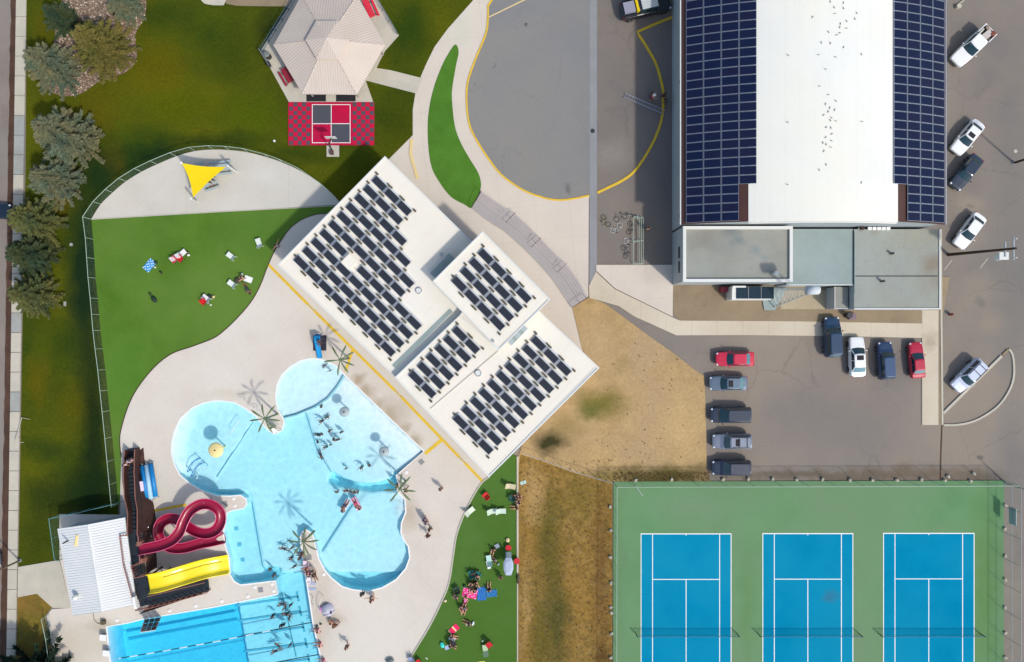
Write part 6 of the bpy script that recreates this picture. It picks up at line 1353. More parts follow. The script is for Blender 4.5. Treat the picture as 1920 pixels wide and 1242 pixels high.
EDG = [('pelvis', 'waist'), ('waist', 'chest'), ('chest', 'neck'), ('neck', 'head0'), ('head0', 'head')]
for s_ in 'lr':
    EDG += [('chest', 'sh' + s_), ('sh' + s_, 'el' + s_), ('el' + s_, 'wr' + s_), ('wr' + s_, 'ha' + s_), ('pelvis', 'hi' + s_), ('hi' + s_, 'kn' + s_), ('kn' + s_, 'an' + s_), ('an' + s_, 'to' + s_), ('ha' + s_, 'th' + s_)]
    EDG += [('ha' + s_, 'f%d%s' % (k, s_)) for k in range(4)]
def pose(**kw):
    j = dict(BASE)
    for s_ in 'lr':   # hands follow the wrist
        if 'wr' + s_ in kw:
            w = Vector(kw['wr' + s_]); e = Vector(kw.get('el' + s_, j['el' + s_])); d = (w - e).normalized(); sd = d.cross(Vector((0, 0, 1))); sd = sd.normalized() if sd.length > .1 else Vector((1, 0, 0))
            kw['ha' + s_] = tuple(w + d * .08)
            for k, (dx, L) in enumerate(((-.03, .07), (-.01, .085), (.01, .08), (.03, .065))): kw['f%d%s' % (k, s_)] = tuple(w + d * (.11 + L) + sd * dx)
            kw['th' + s_] = tuple(w + d * .1 + sd * .06)
    j.update(kw); return j
POSES = {
 'stand': pose(), 
 'walk': pose(knl=(-.11, .16, .52), anl=(-.11, .24, .1), tol=(-.12, .4, .06), knr=(.11, -.02, .5), anr=(.11, -.3, .14), tor=(.12, -.18, .04), ell=(-.24, -.16, 1.16), wrl=(-.25, -.2, .93), elr=(.24, .12, 1.16), wrr=(.25, .28, .98)),
 'reach': pose(ell=(-.3, .24, 1.36), wrl=(-.3, .5, 1.4), elr=(.32, .2, 1.34), wrr=(.36, .46, 1.38), waist=(0, .05, 1.1), chest=(0, .12, 1.3), neck=(0, .2, 1.46), head0=(0, .24, 1.54), head=(0, .27, 1.63), shl=(-.18, .13, 1.4), shr=(.18, .13, 1.4)),
 'armsout': pose(ell=(-.42, 0, 1.38), wrl=(-.66, .06, 1.36), elr=(.42, 0, 1.38), wrr=(.66, .06, 1.36)),
 'sit': pose(pelvis=(0, 0, .46), waist=(0, -.03, .6), chest=(0, -.05, .82), neck=(0, -.04, .98), head0=(0, -.01, 1.08), head=(0, 0, 1.18), shl=(-.17, -.05, .92), shr=(.17, -.05, .92), ell=(-.24, .02, .68), wrl=(-.2, .24, .62), elr=(.24, .02, .68), wrr=(.2, .24, .62), hil=(-.1, .04, .46), knl=(-.13, .44, .48), anl=(-.13, .46, .1), tol=(-.14, .62, .05), hir=(.1, .04, .46), knr=(.13, .44, .48), anr=(.13, .46, .1), tor=(.14, .62, .05)),
 'floor': pose(pelvis=(0, 0, .13), waist=(0, -.05, .26), chest=(0, -.1, .48), neck=(0, -.08, .64), head0=(0, -.04, .74), head=(0, -.02, .84), shl=(-.17, -.1, .58), shr=(.17, -.1, .58), ell=(-.26, -.16, .34), wrl=(-.26, -.26, .12), elr=(.25, .04, .36), wrr=(.2, .22, .3), hil=(-.1, .05, .13), knl=(-.16, .42, .3), anl=(-.18, .78, .07), tol=(-.2, .86, .16), hir=(.1, .05, .13), knr=(.14, .46, .12), anr=(.16, .86, .06), tor=(.18, .93, .14)),
 'lie': pose(pelvis=(0, 0, .13), waist=(0, -.14, .13), chest=(0, -.36, .14), neck=(0, -.54, .13), head0=(0, -.64, .13), head=(0, -.74, .13), shl=(-.17, -.46, .13), shr=(.17, -.46, .13), ell=(-.32, -.28, .08), wrl=(-.28, -.02, .06), elr=(.34, -.6, .08), wrr=(.2, -.76, .08), hil=(-.1, .06, .12), knl=(-.13, .46, .1), anl=(-.14, .86, .07), tol=(-.17, .94, .15), hir=(.1, .06, .12), knr=(.2, .44, .12), anr=(.13, .84, .07), tor=(.16, .92, .15)),
 'swim': pose(pelvis=(0, 0, .0), waist=(0, .14, .02), chest=(0, .36, .05), neck=(0, .53, .08), head0=(0, .62, .12), head=(0, .7, .14), shl=(-.17, .45, .05), shr=(.17, .45, .05), ell=(-.3, .66, .05), wrl=(-.24, .92, .04), elr=(.42, .36, .0), wrr=(.52, .12, -.05), hil=(-.1, -.06, -.02), knl=(-.16, -.46, -.06), anl=(-.18, -.84, -.1), tol=(-.18, -.98, -.12), hir=(.1, -.06, -.02), knr=(.2, -.44, -.04), anr=(.14, -.84, -.04), tor=(.14, -.98, -.06))}
SH_E = [('pelvis', 'hil'), ('pelvis', 'hir'), ('pelvis', 'waist')]
PM = {}
for k, j in POSES.items():
    body = person_mesh({n_: j[n_] for n_ in j}, EDG, {n_: rad(n_) for n_ in j}); body.name = 'person_body'
    # trunks: pelvis to mid thigh; shirt: torso and upper arms
    mid = {a: tuple(Vector(j['hi' + a[-1]]).lerp(Vector(j['kn' + a[-1]]), .5)) for a in ('mtl', 'mtr')}
    jj = {'pelvis': j['pelvis'], 'hil': j['hil'], 'hir': j['hir'], **mid}; trunks = person_mesh(jj, [('pelvis', 'hil'), ('pelvis', 'hir'), ('hil', 'mtl'), ('hir', 'mtr')], {'pelvis': .16, 'hil': .118, 'hir': .118, 'mtl': .1, 'mtr': .1})
    ma = {a: tuple(Vector(j['sh' + a[-1]]).lerp(Vector(j['el' + a[-1]]), .55)) for a in ('mal', 'mar')}
    jj = {'waist': j['waist'], 'pelvis': j['pelvis'], 'chest': j['chest'], 'shl': j['shl'], 'shr': j['shr'], **ma}; shirt = person_mesh(jj, [('pelvis', 'waist'), ('waist', 'chest'), ('chest', 'shl'), ('chest', 'shr'), ('shl', 'mal'), ('shr', 'mar')], {'waist': .14, 'pelvis': .155, 'chest': .165, 'shl': .088, 'shr': .088, 'mal': .07, 'mar': .07})
    hd = Vector(j['head']); h0 = Vector(j['head0']); up_ = (hd - h0).normalized(); fw = Vector((0, 1, 0)) if abs(up_.y) < .7 else Vector((0, 0, 1))
    if k == 'swim': fw = Vector((0, .3, -1)).normalized()
    c = hd + up_ * .02 - fw * .015; hb = MB().ball(c, .118, 10, 6, (1, 1, 1)); hair = hb.mesh('hair', M_hair, True)
    f = MB(); f.ball(hd + fw * .1 - up_ * .04, .018, 5, 3)   # nose
    face = MB().ball(hd + fw * .1 - up_ * .045, .02, 5, 3).ball(hd + fw * .088 + Vector((.034, 0, 0)) - up_ * .015, .012, 5, 3).ball(hd + fw * .088 - Vector((.034, 0, 0)) - up_ * .015, .012, 5, 3).box(hd + fw * .09 - up_ * .085, (.05, .012, .012)).ball(hd + Vector((.1, 0, 0)) - up_ * .03, .022, 5, 3).ball(hd - Vector((.1, 0, 0)) - up_ * .03, .022, 5, 3).mesh('face', M_skin2)
    PM[k] = (body, trunks, shirt, hair, face)
def person(label, px, py, ps, rz, skin=0, trunks=None, shirt=None, hair=M_hair, z=.06, sc=1.0, group=None, lean=None):
    v = P(px, py, z); t_ = thing('person', label, 'person', (v.x, v.y, z), radians(rz), group); t_.scale = (sc, sc, sc); b, tr_, sh_, ha_, fa_ = PM[ps]
    def put(n_, me, m_):
        o = link(n_, me, t_)
        if not me.materials: me.materials.append(m_)
        o.material_slots[0].link = 'OBJECT'; o.material_slots[0].material = m_; return o
    put('body', b, M_skin if skin == 0 else M_skin2)
    if trunks: put('shorts', tr_, paint(*trunks))
    if shirt: put('shirt', sh_, paint(*shirt))
    put('hair', ha_, hair); put('face', fa_, M_skin2); return t_
def wz(px, py, deep): return max(ZW - depth(px, py) + .0, ZW - deep)
# bathers in the pools
def bather(label, px, py, ps, rz, trunks=None, shirt=None, deep=1.0, sc=1.0, hair=M_hair, skin=1, g=None):
    sc *= .76; shirt = shirt or random.choice(((24, 50, 70), (20, 70, 84), (30, 40, 60)))
    z = ZW - .1 if ps == 'swim' else wz(px, py, 1.25 * deep * sc); return person(label, px, py, ps, rz, skin, trunks, shirt, hair, z, sc, g)
NV, TL, BK, PK, OR, LM, PU, WH = (30, 50, 100), (0, 120, 130), (36, 36, 44), (220, 60, 120), (230, 120, 40), (140, 200, 60), (110, 60, 140), (230, 230, 230)
bather('toddler in dark swimwear crawling near the top rim of the toddler pool', 609, 686, 'swim', 130, BK, BK, sc=.6)
bather('child in dark teal swimwear standing in the toddler pool', 621, 695, 'armsout', 20, TL, TL, sc=.7)
bather('child in green swimwear just below the toddler pool overflow edge', 604, 763, 'sit', 0, (30, 100, 80), (30, 110, 90), sc=.8)
bather('uppermost adult wading in the beach entry, left of the grey mushroom', 607, 788, 'reach', 120, NV, None)
bather('child splashing right behind the uppermost adult of the beach entry', 612, 783, 'swim', 300, TL, None, sc=.8)
bather('adult with a long shadow in the centre of the wading group', 621, 806, 'walk', 70, BK, NV)
bather('adult wading farthest right in the wading group', 643, 809, 'stand', 200, TL, BK)
bather('bather lying in the shallows at the left of the wading group', 597, 815, 'lie', 90, BK, None, sc=.9)
bather('bather right of the pair holding hands in the wading group', 636, 823, 'armsout', 10, NV, NV)
bather('bather left of the pair holding hands in the wading group', 628, 823, 'reach', 300, TL, None)
bather('child sitting alone left in the wading group', 598, 829, 'sit', 40, TL, TL, sc=.75)
bather('adult bending over in the lower middle of the wading group', 615, 836, 'reach', 100, BK, TL)
bather('child held by the bending adult of the wading group', 622, 833, 'stand', 200, NV, NV, sc=.7)
bather('bather floating at the depth line under the wading group', 601, 853, 'swim', 200, NV, None)
bather('child wading alone at the lower left of the beach entry', 651, 877, 'stand', 200, BK, PU, sc=.75)
bather('bather in bright teal swimwear in the lower middle of the beach entry', 681, 873, 'reach', 160, TL, TL)
bather('bather in blue swimwear, rightmost in the lower beach entry', 695, 872, 'sit', 80, NV, (60, 100, 180), sc=.85)
for i, (x, lab) in enumerate(((635, 'bather at the left end of the line holding the wall below the beach entry'), (651, 'second bather from the left in the line below the beach entry'), (658.5, 'middle bather in the line below the beach entry'), (666, 'second bather from the right in the line below the beach entry'), (673, 'bather at the right end of the line below the beach entry'))):
    bather(lab, x, 920.5 - (i in (1, 2)) * 2, 'reach', 10 + i * 12, (BK, NV, TL, NV, BK)[i], None, .9)
for lab, x, y_, rz, c in (('bather lying on a dark air mattress in the round pool', 647, 949, -30, NV), ('bather lying on a pink air mattress in the round pool', 668, 945, 30, PK)):
    v = P(x, y_, 0); t_ = link('air_mattress', MB().box((0, 0, 0), (.66, 1.7, .12)).mesh('air_mattress', paint(225, 225, 240) if c == NV else paint(240, 180, 210)), None, (v.x, v.y, ZW + .03), radians(rz)); tag(t_, 'white air mattress carrying a bather in the round pool' if c == NV else 'pink air mattress carrying a bather in the round pool', 'air mattress')
    person(lab, x, y_, 'lie', rz, 1, c, None, z=ZW + .07)
bather('swimmer left of the western frond tip of the southern spray palm', 533, 1029, 'swim', 75, BK, None)
bather('bather with an arm band under the south west frond of the southern palm', 552, 1023, 'armsout', 40, NV, BK)
bather('bather at the tip of the lowest frond of the southern palm', 551, 1041, 'reach', 140, TL, None)
bather('bather close to the deck wall under the southern palm', 565, 1043, 'stand', 90, BK, BK)
bather('stocky bather alone below the southern palm near the deck wall', 556, 1058, 'armsout', 200, NV, TL)
bather('upper bather of the pair below the splash pool', 511, 1063, 'stand', 120, TL, BK)
bather('lower bather of the pair below the splash pool', 518, 1072, 'reach', 200, TL, TL)
for x, y_, ps, rz, lab in ((549, 1130, 'stand', 20, 'bather nearest the east wall at the top of the lane pool'), (530, 1133, 'swim', 100, 'bather swimming on the top lane line'), (537, 1135, 'armsout', 70, 'bather standing right of the swimmer on the top lane line'), (543, 1146, 'stand', 30, 'bather at the top of the knot over the second lane line'), (516, 1149, 'reach', 180, 'bather standing alone left of the knot over the second lane line'), (538, 1152, 'swim', 80, 'bather floating at the left of the knot over the second lane line'), (546, 1153, 'reach', 250, 'bather at the right of the knot over the second lane line'), (531, 1168, 'stand', 0, 'left bather of the pair on the upper lane rope'), (535, 1167, 'stand', 0, 'right bather of the pair on the upper lane rope'), (548, 1204, 'stand', 60, 'bather with a dark shirt and big shadow between the two lane ropes'), (523, 1212, 'swim', 40, 'swimmer between the lane ropes, the right one of two'), (517, 1221, 'swim', 110, 'swimmer between the lane ropes, the left one of two')):
    bather(lab, x, y_, ps, rz, random.choice((NV, TL, BK)), BK if 'dark shirt' in lab else None, 1.1)
# people on the deck
PD = [('person in dark clothes standing under the eastern spray palm', 747, 908, 'stand', 90, 1, BK, BK), ('person in brown walking right of the eastern spray palm', 763, 916, 'walk', -60, 1, (130, 90, 50), (140, 100, 50)),
 ('person in a pale top standing alone on the wide deck towards the building', 828, 914, 'stand', 10, 0, BK, (214, 214, 200)), ('person in blue at the top of the walking file on the east deck', 798, 970, 'walk', 20, 0, NV, (90, 110, 190)),
 ('person in a white and blue top second in the walking file on the east deck', 801, 976, 'walk', 20, 0, NV, (210, 214, 240)), ('person in olive third in the walking file on the east deck', 808, 988, 'walk', 200, 1, (120, 100, 60), (150, 140, 90)),
 ('person in rust brown last in the walking file on the east deck', 804, 1000, 'walk', 150, 1, (120, 50, 30), (130, 56, 34)), ('person in dark clothes walking alone on the south deck', 654, 1206, 'walk', 170, 0, BK, (90, 70, 70)),
 ('person in brown at the south rim of the round pool', 682.5, 1108, 'stand', 0, 1, (60, 50, 50), (80, 60, 50)), ('person in a white shirt south of the round pool', 700, 1120, 'stand', 0, 0, BK, (245, 238, 234)),
 ('person in dark clothes standing behind the one in the white shirt', 700, 1113.5, 'armsout', 180, 0, (250, 220, 220), BK), ('person in magenta sitting on the deck edge, upper one', 577, 1063, 'floor', 90, 0, (190, 20, 90), (200, 20, 90)),
 ('person in purple sitting on the deck edge, lower one', 578.5, 1073, 'floor', 80, 0, (120, 30, 110), (140, 40, 120)), ('person in black and white sitting on the deck beside the purple one', 590, 1077, 'floor', 200, 1, BK, (60, 56, 56)),
 ('person in dark grey standing on the deck above the sitting one in black and white', 589.5, 1068, 'stand', 200, 0, BK, (100, 96, 96)), ('person in orange crouching on wet deck below the lilac tent', 624, 1163, 'sit', 120, 0, (220, 110, 70), (230, 130, 90)),
 ('person in dark brown next to the one in orange below the lilac tent', 629, 1169, 'sit', 300, 1, (90, 50, 30), (150, 90, 40)), ('person in pink sitting at the lower lane pool wall', 601.5, 1207, 'floor', 90, 0, PK, (250, 170, 190)),
 ('person in pale pink sitting at the lane pool wall beside the dark bags', 597.5, 1181, 'floor', 90, 0, PK, (250, 205, 210)), ('person in pink sitting at the bottom edge of the picture by the lane pool', 608, 1238, 'floor', 90, 0, PK, (236, 150, 200)),
 ('person under the southern palm sitting on the lane pool wall', 568, 1038, 'floor', 90, 1, BK, (80, 50, 50)), ('person in a pink top sitting in the shade of the southern palm trunk', 574, 1008, 'sit', 180, 0, (190, 110, 130), (200, 130, 140)),
 ('child in white on the slide tower stairs, the left one', 241.5, 869, 'walk', 180, 0, WH, WH), ('person in lilac on the slide tower stairs, the middle one', 249, 863, 'walk', 180, 0, WH, (220, 200, 230)), ('child in pink at the right rail of the slide tower stairs', 254, 861, 'walk', 180, 0, WH, (240, 190, 210)),
 ('lifeguard in white on the deck tip under the western palm', 517, 800, 'stand', 160, 0, BK, (246, 240, 236)), ('person with dark hair at the table under the sail, left one', 399.5, 345.5, 'sit', 150, 1, BK, (130, 140, 144)), ('person with maroon hat at the table under the sail, right one', 405.5, 341, 'sit', 150, 1, BK, (90, 30, 40)),
 ('child on the blue slide above the toddler pool', 599, 640, 'floor', 180, 1, NV, NV), ('person walking in the building shade by the west turf corner', 524.5, 463, 'armsout', 60, 0, (110, 130, 150), (170, 190, 205)),
 ('worker in a white hard hat and red shirt beside the ladder', 1218, 188, 'reach', -80, 0, (40, 40, 60), (150, 30, 70)), ('worker in black crouching above the red shirted worker', 1219, 181, 'sit', -90, 1, BK, BK),
 ('worker in navy at the kerb end of the ladder', 1245, 195, 'reach', 90, 1, NV, (24, 40, 90)), ('worker in dark clothes on the yellow kerb above the one in navy', 1241, 184, 'stand', 0, 1, BK, (40, 30, 50)), ('person in dark clothes beside the bike rack in the hall shadow', 1212, 432, 'stand', 20, 0, BK, (40, 44, 50))]
for lab, x, y_, ps, rz, sk2, tr_, sh_ in PD:
    z = .0 if x > 1100 else 1.25 if 'blue slide' in lab else (.62 if '241' in str(x) else .48 if 'slide tower' in lab else .06); o = person(lab, x, y_, ps, rz, sk2, tr_, sh_, z=z, sc=.8 if 'child' in lab else 1)
    if 'hard hat' in lab: part('hard_hat', MB().ball((0, .27, 1.72), .15, 12, 5, (1, 1.1, .7)).cyl((0, .27, 1.68), .19, .02, 14), M_white, o, True)

# ============================================================ things on the turf
def camp_chair(label, px, py, rz, col, group=None, z=.0):
    v = P(px, py); t_ = thing('camp_chair', label, 'chair', (v.x, v.y, .075), radians(rz), group); m_ = paint(*col)
    part('seat', MB().add([(-.3, -.26, .44), (.3, -.26, .44), (.3, .28, .47), (-.3, .28, .47), (-.3, -.26, .42), (.3, -.26, .42), (.3, .28, .45), (-.3, .28, .45)], [(0, 1, 2, 3), (7, 6, 5, 4), (0, 4, 5, 1), (1, 5, 6, 2), (2, 6, 7, 3), (3, 7, 4, 0)]), m_, t_)
    part('backrest', MB().add([(-.31, -.28, .45), (.31, -.28, .45), (.31, -.5, .98), (-.31, -.5, .98), (-.31, -.31, .45), (.31, -.31, .45), (.31, -.53, .98), (-.31, -.53, .98)], [(0, 1, 2, 3), (7, 6, 5, 4), (0, 4, 5, 1), (1, 5, 6, 2), (2, 6, 7, 3), (3, 7, 4, 0)]), m_, t_)
    for x in (-.32, .32): part('leg', MB().tube([(x, -.34, .0), (x, .3, .62)], .016, 5).tube([(x, .32, 0), (x, -.4, .7)], .016, 5), M_dsteel, t_); part('armrest', MB().box((x, .02, .64), (.07, .5, .03)), m_, t_)
    return t_
def sling(label, px, py, rz, col=(226, 232, 222), group=None):
    v = P(px, py); t_ = thing('lounge_chair', label, 'lounge chair', (v.x, v.y, .075), radians(rz), group); m_ = paint(*col)
    part('seat', slab4((-.3, -.5, .42), (.3, -.5, .42), (.3, .3, .36), (-.3, .3, .36), .03), m_, t_); part('backrest', slab4((-.3, .26, .37), (.3, .26, .37), (.3, .72, .95), (-.3, .72, .95), .03), m_, t_)
    for x in (-.3, .3): part('leg', MB().tube([(x, -.42, 0), (x, -.46, .4)], .03, 6).tube([(x, .6, 0), (x, .5, .68)], .03, 6), m_, t_)
    return t_
def towel(label, px, py, w, h, rz, col, col2=None, cat='towel', z=.085, stripes=3):
    v = P(px, py); mb = MB(); n_ = 8; r = random.Random(int(px * 7 + py))
    vs = [(-w / 2 + w * i / n_, -h / 2 + h * j / n_, r.uniform(0, .03)) for i in range(n_ + 1) for j in range(n_ + 1)]
    mb.add(vs, [(i * (n_ + 1) + j, (i + 1) * (n_ + 1) + j, (i + 1) * (n_ + 1) + j + 1, i * (n_ + 1) + j + 1) for i in range(n_) for j in range(n_)])
    if col2:
        mb.m = [1 if (((i * 5 + j * 3) % 7 < 2) if stripes == 0 else (j % stripes == 0)) else 0 for i in range(n_) for j in range(n_)]
    nm = cat.replace(' ', '_'); o = link(nm, mb.mesh(nm, [paint(*col), paint(*(col2 or col))]), None, (v.x, v.y, z), radians(rz)); tag(o, label, cat); return o
def bag(label, px, py, rz, col, d=(.5, .3, .3), cat='bag', z=.07):
    v = P(px, py); mb = MB().ball((0, 0, d[2] / 2), .5, 8, 5, d).tube([(-d[0] * .2, 0, d[2] * .9), (0, 0, d[2] * 1.5), (d[0] * .2, 0, d[2] * .9)], .02, 4)
    o = link(cat.replace(' ', '_'), mb.mesh(cat.replace(' ', '_'), paint(*col)), None, (v.x, v.y, z), radians(rz)); tag(o, label, cat); return o
# west turf
sling('white lounge chair nearest the edge of the building shadow on the west turf', 487.5, 456, 200)
sling('white lounge chair with a dark bag behind it in the middle of the west turf', 435, 481, 234)
sling('white lounge chair beside the dark pile near the deck curve of the west turf', 437, 533, 234)
towel('blue patterned towel on the west turf', 281, 498, .95, 1.5, -40, (40, 150, 214), (210, 225, 240), stripes=0); bag('small white bag by the blue patterned towel', 292, 502, 20, (230, 230, 220), (.3, .22, .2)); bag('dark bag just beyond the blue patterned towel', 303, 511, -50, (40, 44, 26), (.55, .25, .25)); bag('dark bag at the head of the blue patterned towel', 294, 493, 10, (30, 50, 30), (.4, .35, .3))
bag('black bag lying alone on the lower west turf', 291, 562, -50, (24, 50, 30), (1.0, .6, .4)); bag('dark strap end of gear above the lone black bag', 283, 552, -50, (44, 70, 30), (.6, .3, .2), 'gear bundle')
sling('white lounge chair with red chairs at the upper west turf, lower one of two', 335, 482, 130, (240, 240, 236)); sling('white lounge chair with red chairs at the upper west turf, upper one of two', 345, 476, 130, (244, 244, 240)); camp_chair('pink and red camp chair at the lower left of the two white loungers', 329, 489, 140, (224, 40, 80)); camp_chair('red camp chair in front of the two white loungers', 341, 487, 140, (214, 20, 40)); bag('brown bag at the right of the two white loungers', 352, 475, 30, (90, 60, 40), (.5, .4, .3)); bag('white cool box by the right end of the two white loungers', 355, 479, 10, (240, 240, 240), (.35, .3, .3), 'cool box')
sling('white lounge chair with one red chair on the lower west turf', 389, 560, 234, (240, 240, 240)); camp_chair('red camp chair below its white lounger on the lower west turf', 384, 567, 140, (226, 10, 20)); bag('black rucksack beside the lounger with the red chair', 395, 556, 20, (40, 44, 50), (.5, .5, .4), 'rucksack'); bag('cream bag right of the lounger with the red chair', 402, 557, 60, (226, 206, 150), (.4, .3, .3)); bag('small white bag below the lounger with the red chair', 396, 572, 0, (220, 226, 200), (.35, .25, .2))
towel('white towel bundle nearest the deck curve on the west turf', 466, 524, 1.0, .7, -20, (246, 248, 250)); person('person in dark teal sitting by the white towel bundle', 456, 521, 'floor', 120, 0, BK, (60, 90, 90), z=.07); bag('grey bag above the white towel bundle', 455, 515, 0, (190, 200, 190), (.3, .4, .3)); bag('dark flat coat pile left of the white towel bundle', 447, 526, 20, (70, 66, 50), (.9, .8, .3), 'coat pile'); person('person in dark green lying with spread arms below the white towel bundle', 463, 541, 'lie', 30, 1, (20, 60, 50), (24, 70, 56), z=.07)
# east turf
camp_chair('lone red round camp chair at the top of the east turf', 911, 927, 40, (224, 20, 30)); sling('white lounge chair touching the deck kerb of the east turf', 883, 956, 130, (230, 238, 216)); sling('left one of two pale loungers side by side on the east turf', 925, 957, 100, (210, 226, 206)); sling('right one of two pale loungers side by side on the east turf', 941, 957, 92, (206, 224, 206))
sling('tan lounge chair at the top right of the east turf', 959, 911, 80, (206, 196, 160)); towel('pale teal cloth on the dry grass just beyond the kerb', 981, 905, .7, .4, 20, (190, 224, 216), z=.09)
person('person in a pink top sitting on the east kerb', 971, 930, 'sit', 90, 0, (120, 100, 130), (214, 160, 190), z=.1); person('person in a pale pink top right behind the pink one on the east kerb', 975, 931, 'floor', 90, 0, (200, 150, 150), (220, 180, 190), z=.08); person('person in blue sitting on the east kerb', 974, 940, 'sit', 90, 0, NV, (0, 110, 180), z=.08); person('person with brown hair stretching out at the lower end of the kerb group', 969, 951, 'floor', 90, 0, (70, 50, 36), (90, 60, 40), z=.08, hair=M_hair)
bag('dark bag in the shade of the kerb group', 962, 938, 0, (30, 80, 70), (.6, .5, .35)); camp_chair('dark green camp chair left of the kerb group', 958, 932, 80, (20, 80, 66))
bag('cream beach ball bag above the grey canopy', 952, 1012, 20, (240, 216, 170), (.5, .55, .3)); towel('white towel upper left of the grey canopy', 932, 1024, .55, .5, 30, (246, 250, 248)); person('person in black sitting left of the white towel near the grey canopy', 925, 1030, 'floor', 160, 0, BK, (30, 40, 36), z=.08)
sling('white and teal lounger to the left of the grey canopy', 917, 1047, 190, (190, 226, 214)); towel('bright white towel draped beside the teal lounger', 916, 1058, .4, .95, 15, (250, 252, 250), z=.3); person('person in white beside the grey canopy shadow', 928, 1050, 'floor', 60, 0, (60, 80, 76), (220, 230, 226), z=.08); bag('grey bag in the grey canopy shadow', 934, 1057, 0, (150, 176, 160), (.35, .35, .3)); person('person in dark navy below the grey canopy', 939, 1078, 'sit', 180, 1, NV, (20, 50, 60), z=.08)
v = P(953.5, 1051.5); cn = thing('canopy_table', 'grey oblong canopy with red stools at its top and right side', 'canopy', (v.x, v.y, .07)); pl = [(-.33, 1.0), (.33, 1.0), (.58, .42), (.58, -.3), (.33, -1.05), (-.33, -1.05), (-.58, -.3), (-.58, .42)]
part('canopy_top', MB().loft([[(x, y_, 2.0) for x, y_ in pl], [(x * .6, y_ * .6, 2.14) for x, y_ in pl]]), paint(176, 186, 206), cn); part('pole', MB().cyl((0, 0, 0), .05, 2.0, 8), M_steel, cn)
part('table_top', MB().box((0, .5, .72), (.7, 1.6, .05)), paint(110, 130, 136), cn)
for x, y_, lab in ((.0, 1.7, 'red round stool above the grey canopy'), (1.0, .1, 'red round stool right of the grey canopy')):
    o = link('stool', MB().cyl((0, 0, .42), .36, .07, 16).cyl((0, 0, 0), .05, .42, 8).cyl((0, 0, 0), .25, .03, 12).mesh('stool', paint(206, 14, 40)), None, (v.x + x, v.y + y_, .075)); tag(o, lab, 'stool')
for i, (x, y_, rz, c, lab) in enumerate(((866, 1071, 10, (0, 100, 90), 'teal camp chair at the top left of the picnic group'), (897, 1074, -30, (10, 110, 100), 'teal camp chair at the top right of the picnic group'), (887, 1098, 60, (60, 66, 40), 'olive camp chair above the pink blanket'), (856, 1102, 30, (30, 60, 40), 'dark green camp chair nearest the deck kerb by the picnic group'))): camp_chair(lab, x if i else 884, y_ if i else 1072, rz, c)
for x, y_, ps, rz, c, c2, lab in ((888, 1075, 'floor', 180, (200, 160, 140), (70, 60, 60), 'person stretched toward the camp chairs at the top of the picnic group'), (895, 1078, 'sit', 200, (220, 180, 160), (50, 40, 40), 'person sitting at the right top of the picnic group'), (884, 1091, 'sit', 150, BK, (40, 90, 80), 'person in dark teal in the middle of the picnic group'), (893, 1092, 'floor', 200, (60, 60, 40), (70, 70, 44), 'person in olive in the middle of the picnic group'), (884, 1101, 'floor', 170, (40, 40, 60), (60, 80, 120), 'person in blue at the top rim of the pink blanket'), (889, 1103, 'sit', 160, BK, (60, 36, 36), 'person with a pale arm at the top rim of the pink blanket'), (872, 1129, 'lie', 170, (120, 20, 70), (240, 120, 190), 'person in pink lying below the pink blanket'), (865, 1138, 'floor', 190, (40, 50, 70), (230, 190, 170), 'person with bare shoulders below the pink blanket'), (872, 1141, 'floor', 160, (30, 34, 40), (214, 220, 240), 'person in a white and grey top below the pink blanket'), (857, 1118, 'sit', 60, BK, (200, 214, 216), 'person in a pale top next to the green bag'), (917, 1104, 'floor', 0, (20, 40, 50), (20, 50, 60), 'person in dark clothes sitting at the top of the blue loungers')):
    person(lab, x, y_, ps, rz, 0, c, c2, z=.08)
towel('pink blanket with pale spots in the picnic group', 881, 1112.5, 1.75, 1.1, -12, (236, 10, 120), (250, 160, 210), 'blanket', stripes=0); towel('large blue blanket with white edges right of the pink one', 903, 1113, 1.05, 1.6, 4, (0, 96, 180), (0, 130, 190), 'blanket', stripes=0)
towel('blue flowered beach towel beside the large blue blanket', 916, 1112, .5, 1.0, 8, (0, 90, 160), (40, 160, 200), stripes=0); towel('blue flowered beach towel at the far right of the blankets', 926, 1112, .75, .85, 4, (0, 84, 160), (0, 150, 200), stripes=0)
bag('lime green bag beside the deck kerb', 857, 1108, 0, (150, 210, 70), (.45, .5, .3)); bag('cream bag on the deck kerb of the east turf', 835, 1126, 0, (240, 216, 180), (.4, .35, .2)); bag('white and brown bag beside the pale topped person', 851, 1118.5, 0, (226, 216, 200), (.4, .25, .2)); bag('dark bag by the olive camp chair', 871, 1098, 0, (20, 70, 50), (.4, .4, .3)); bag('dark bag on the kerb below the grey canopy', 972, 1083, 90, (90, 76, 50), (1.0, .45, .3)); bag('brown bag lying on the dry grass beyond the kerb', 973, 1091, 70, (120, 84, 50), (.6, .45, .25))
person('person in navy and white sitting alone on the lower east turf', 880, 1168, 'floor', 70, 0, NV, (20, 40, 70), z=.08); bag('white bag right of the lone person in navy', 887, 1168, 70, (240, 244, 246), (.6, .3, .25)); bag('white bag left of the lone person in navy', 874.5, 1171.5, 0, (214, 226, 206), (.25, .2, .2))
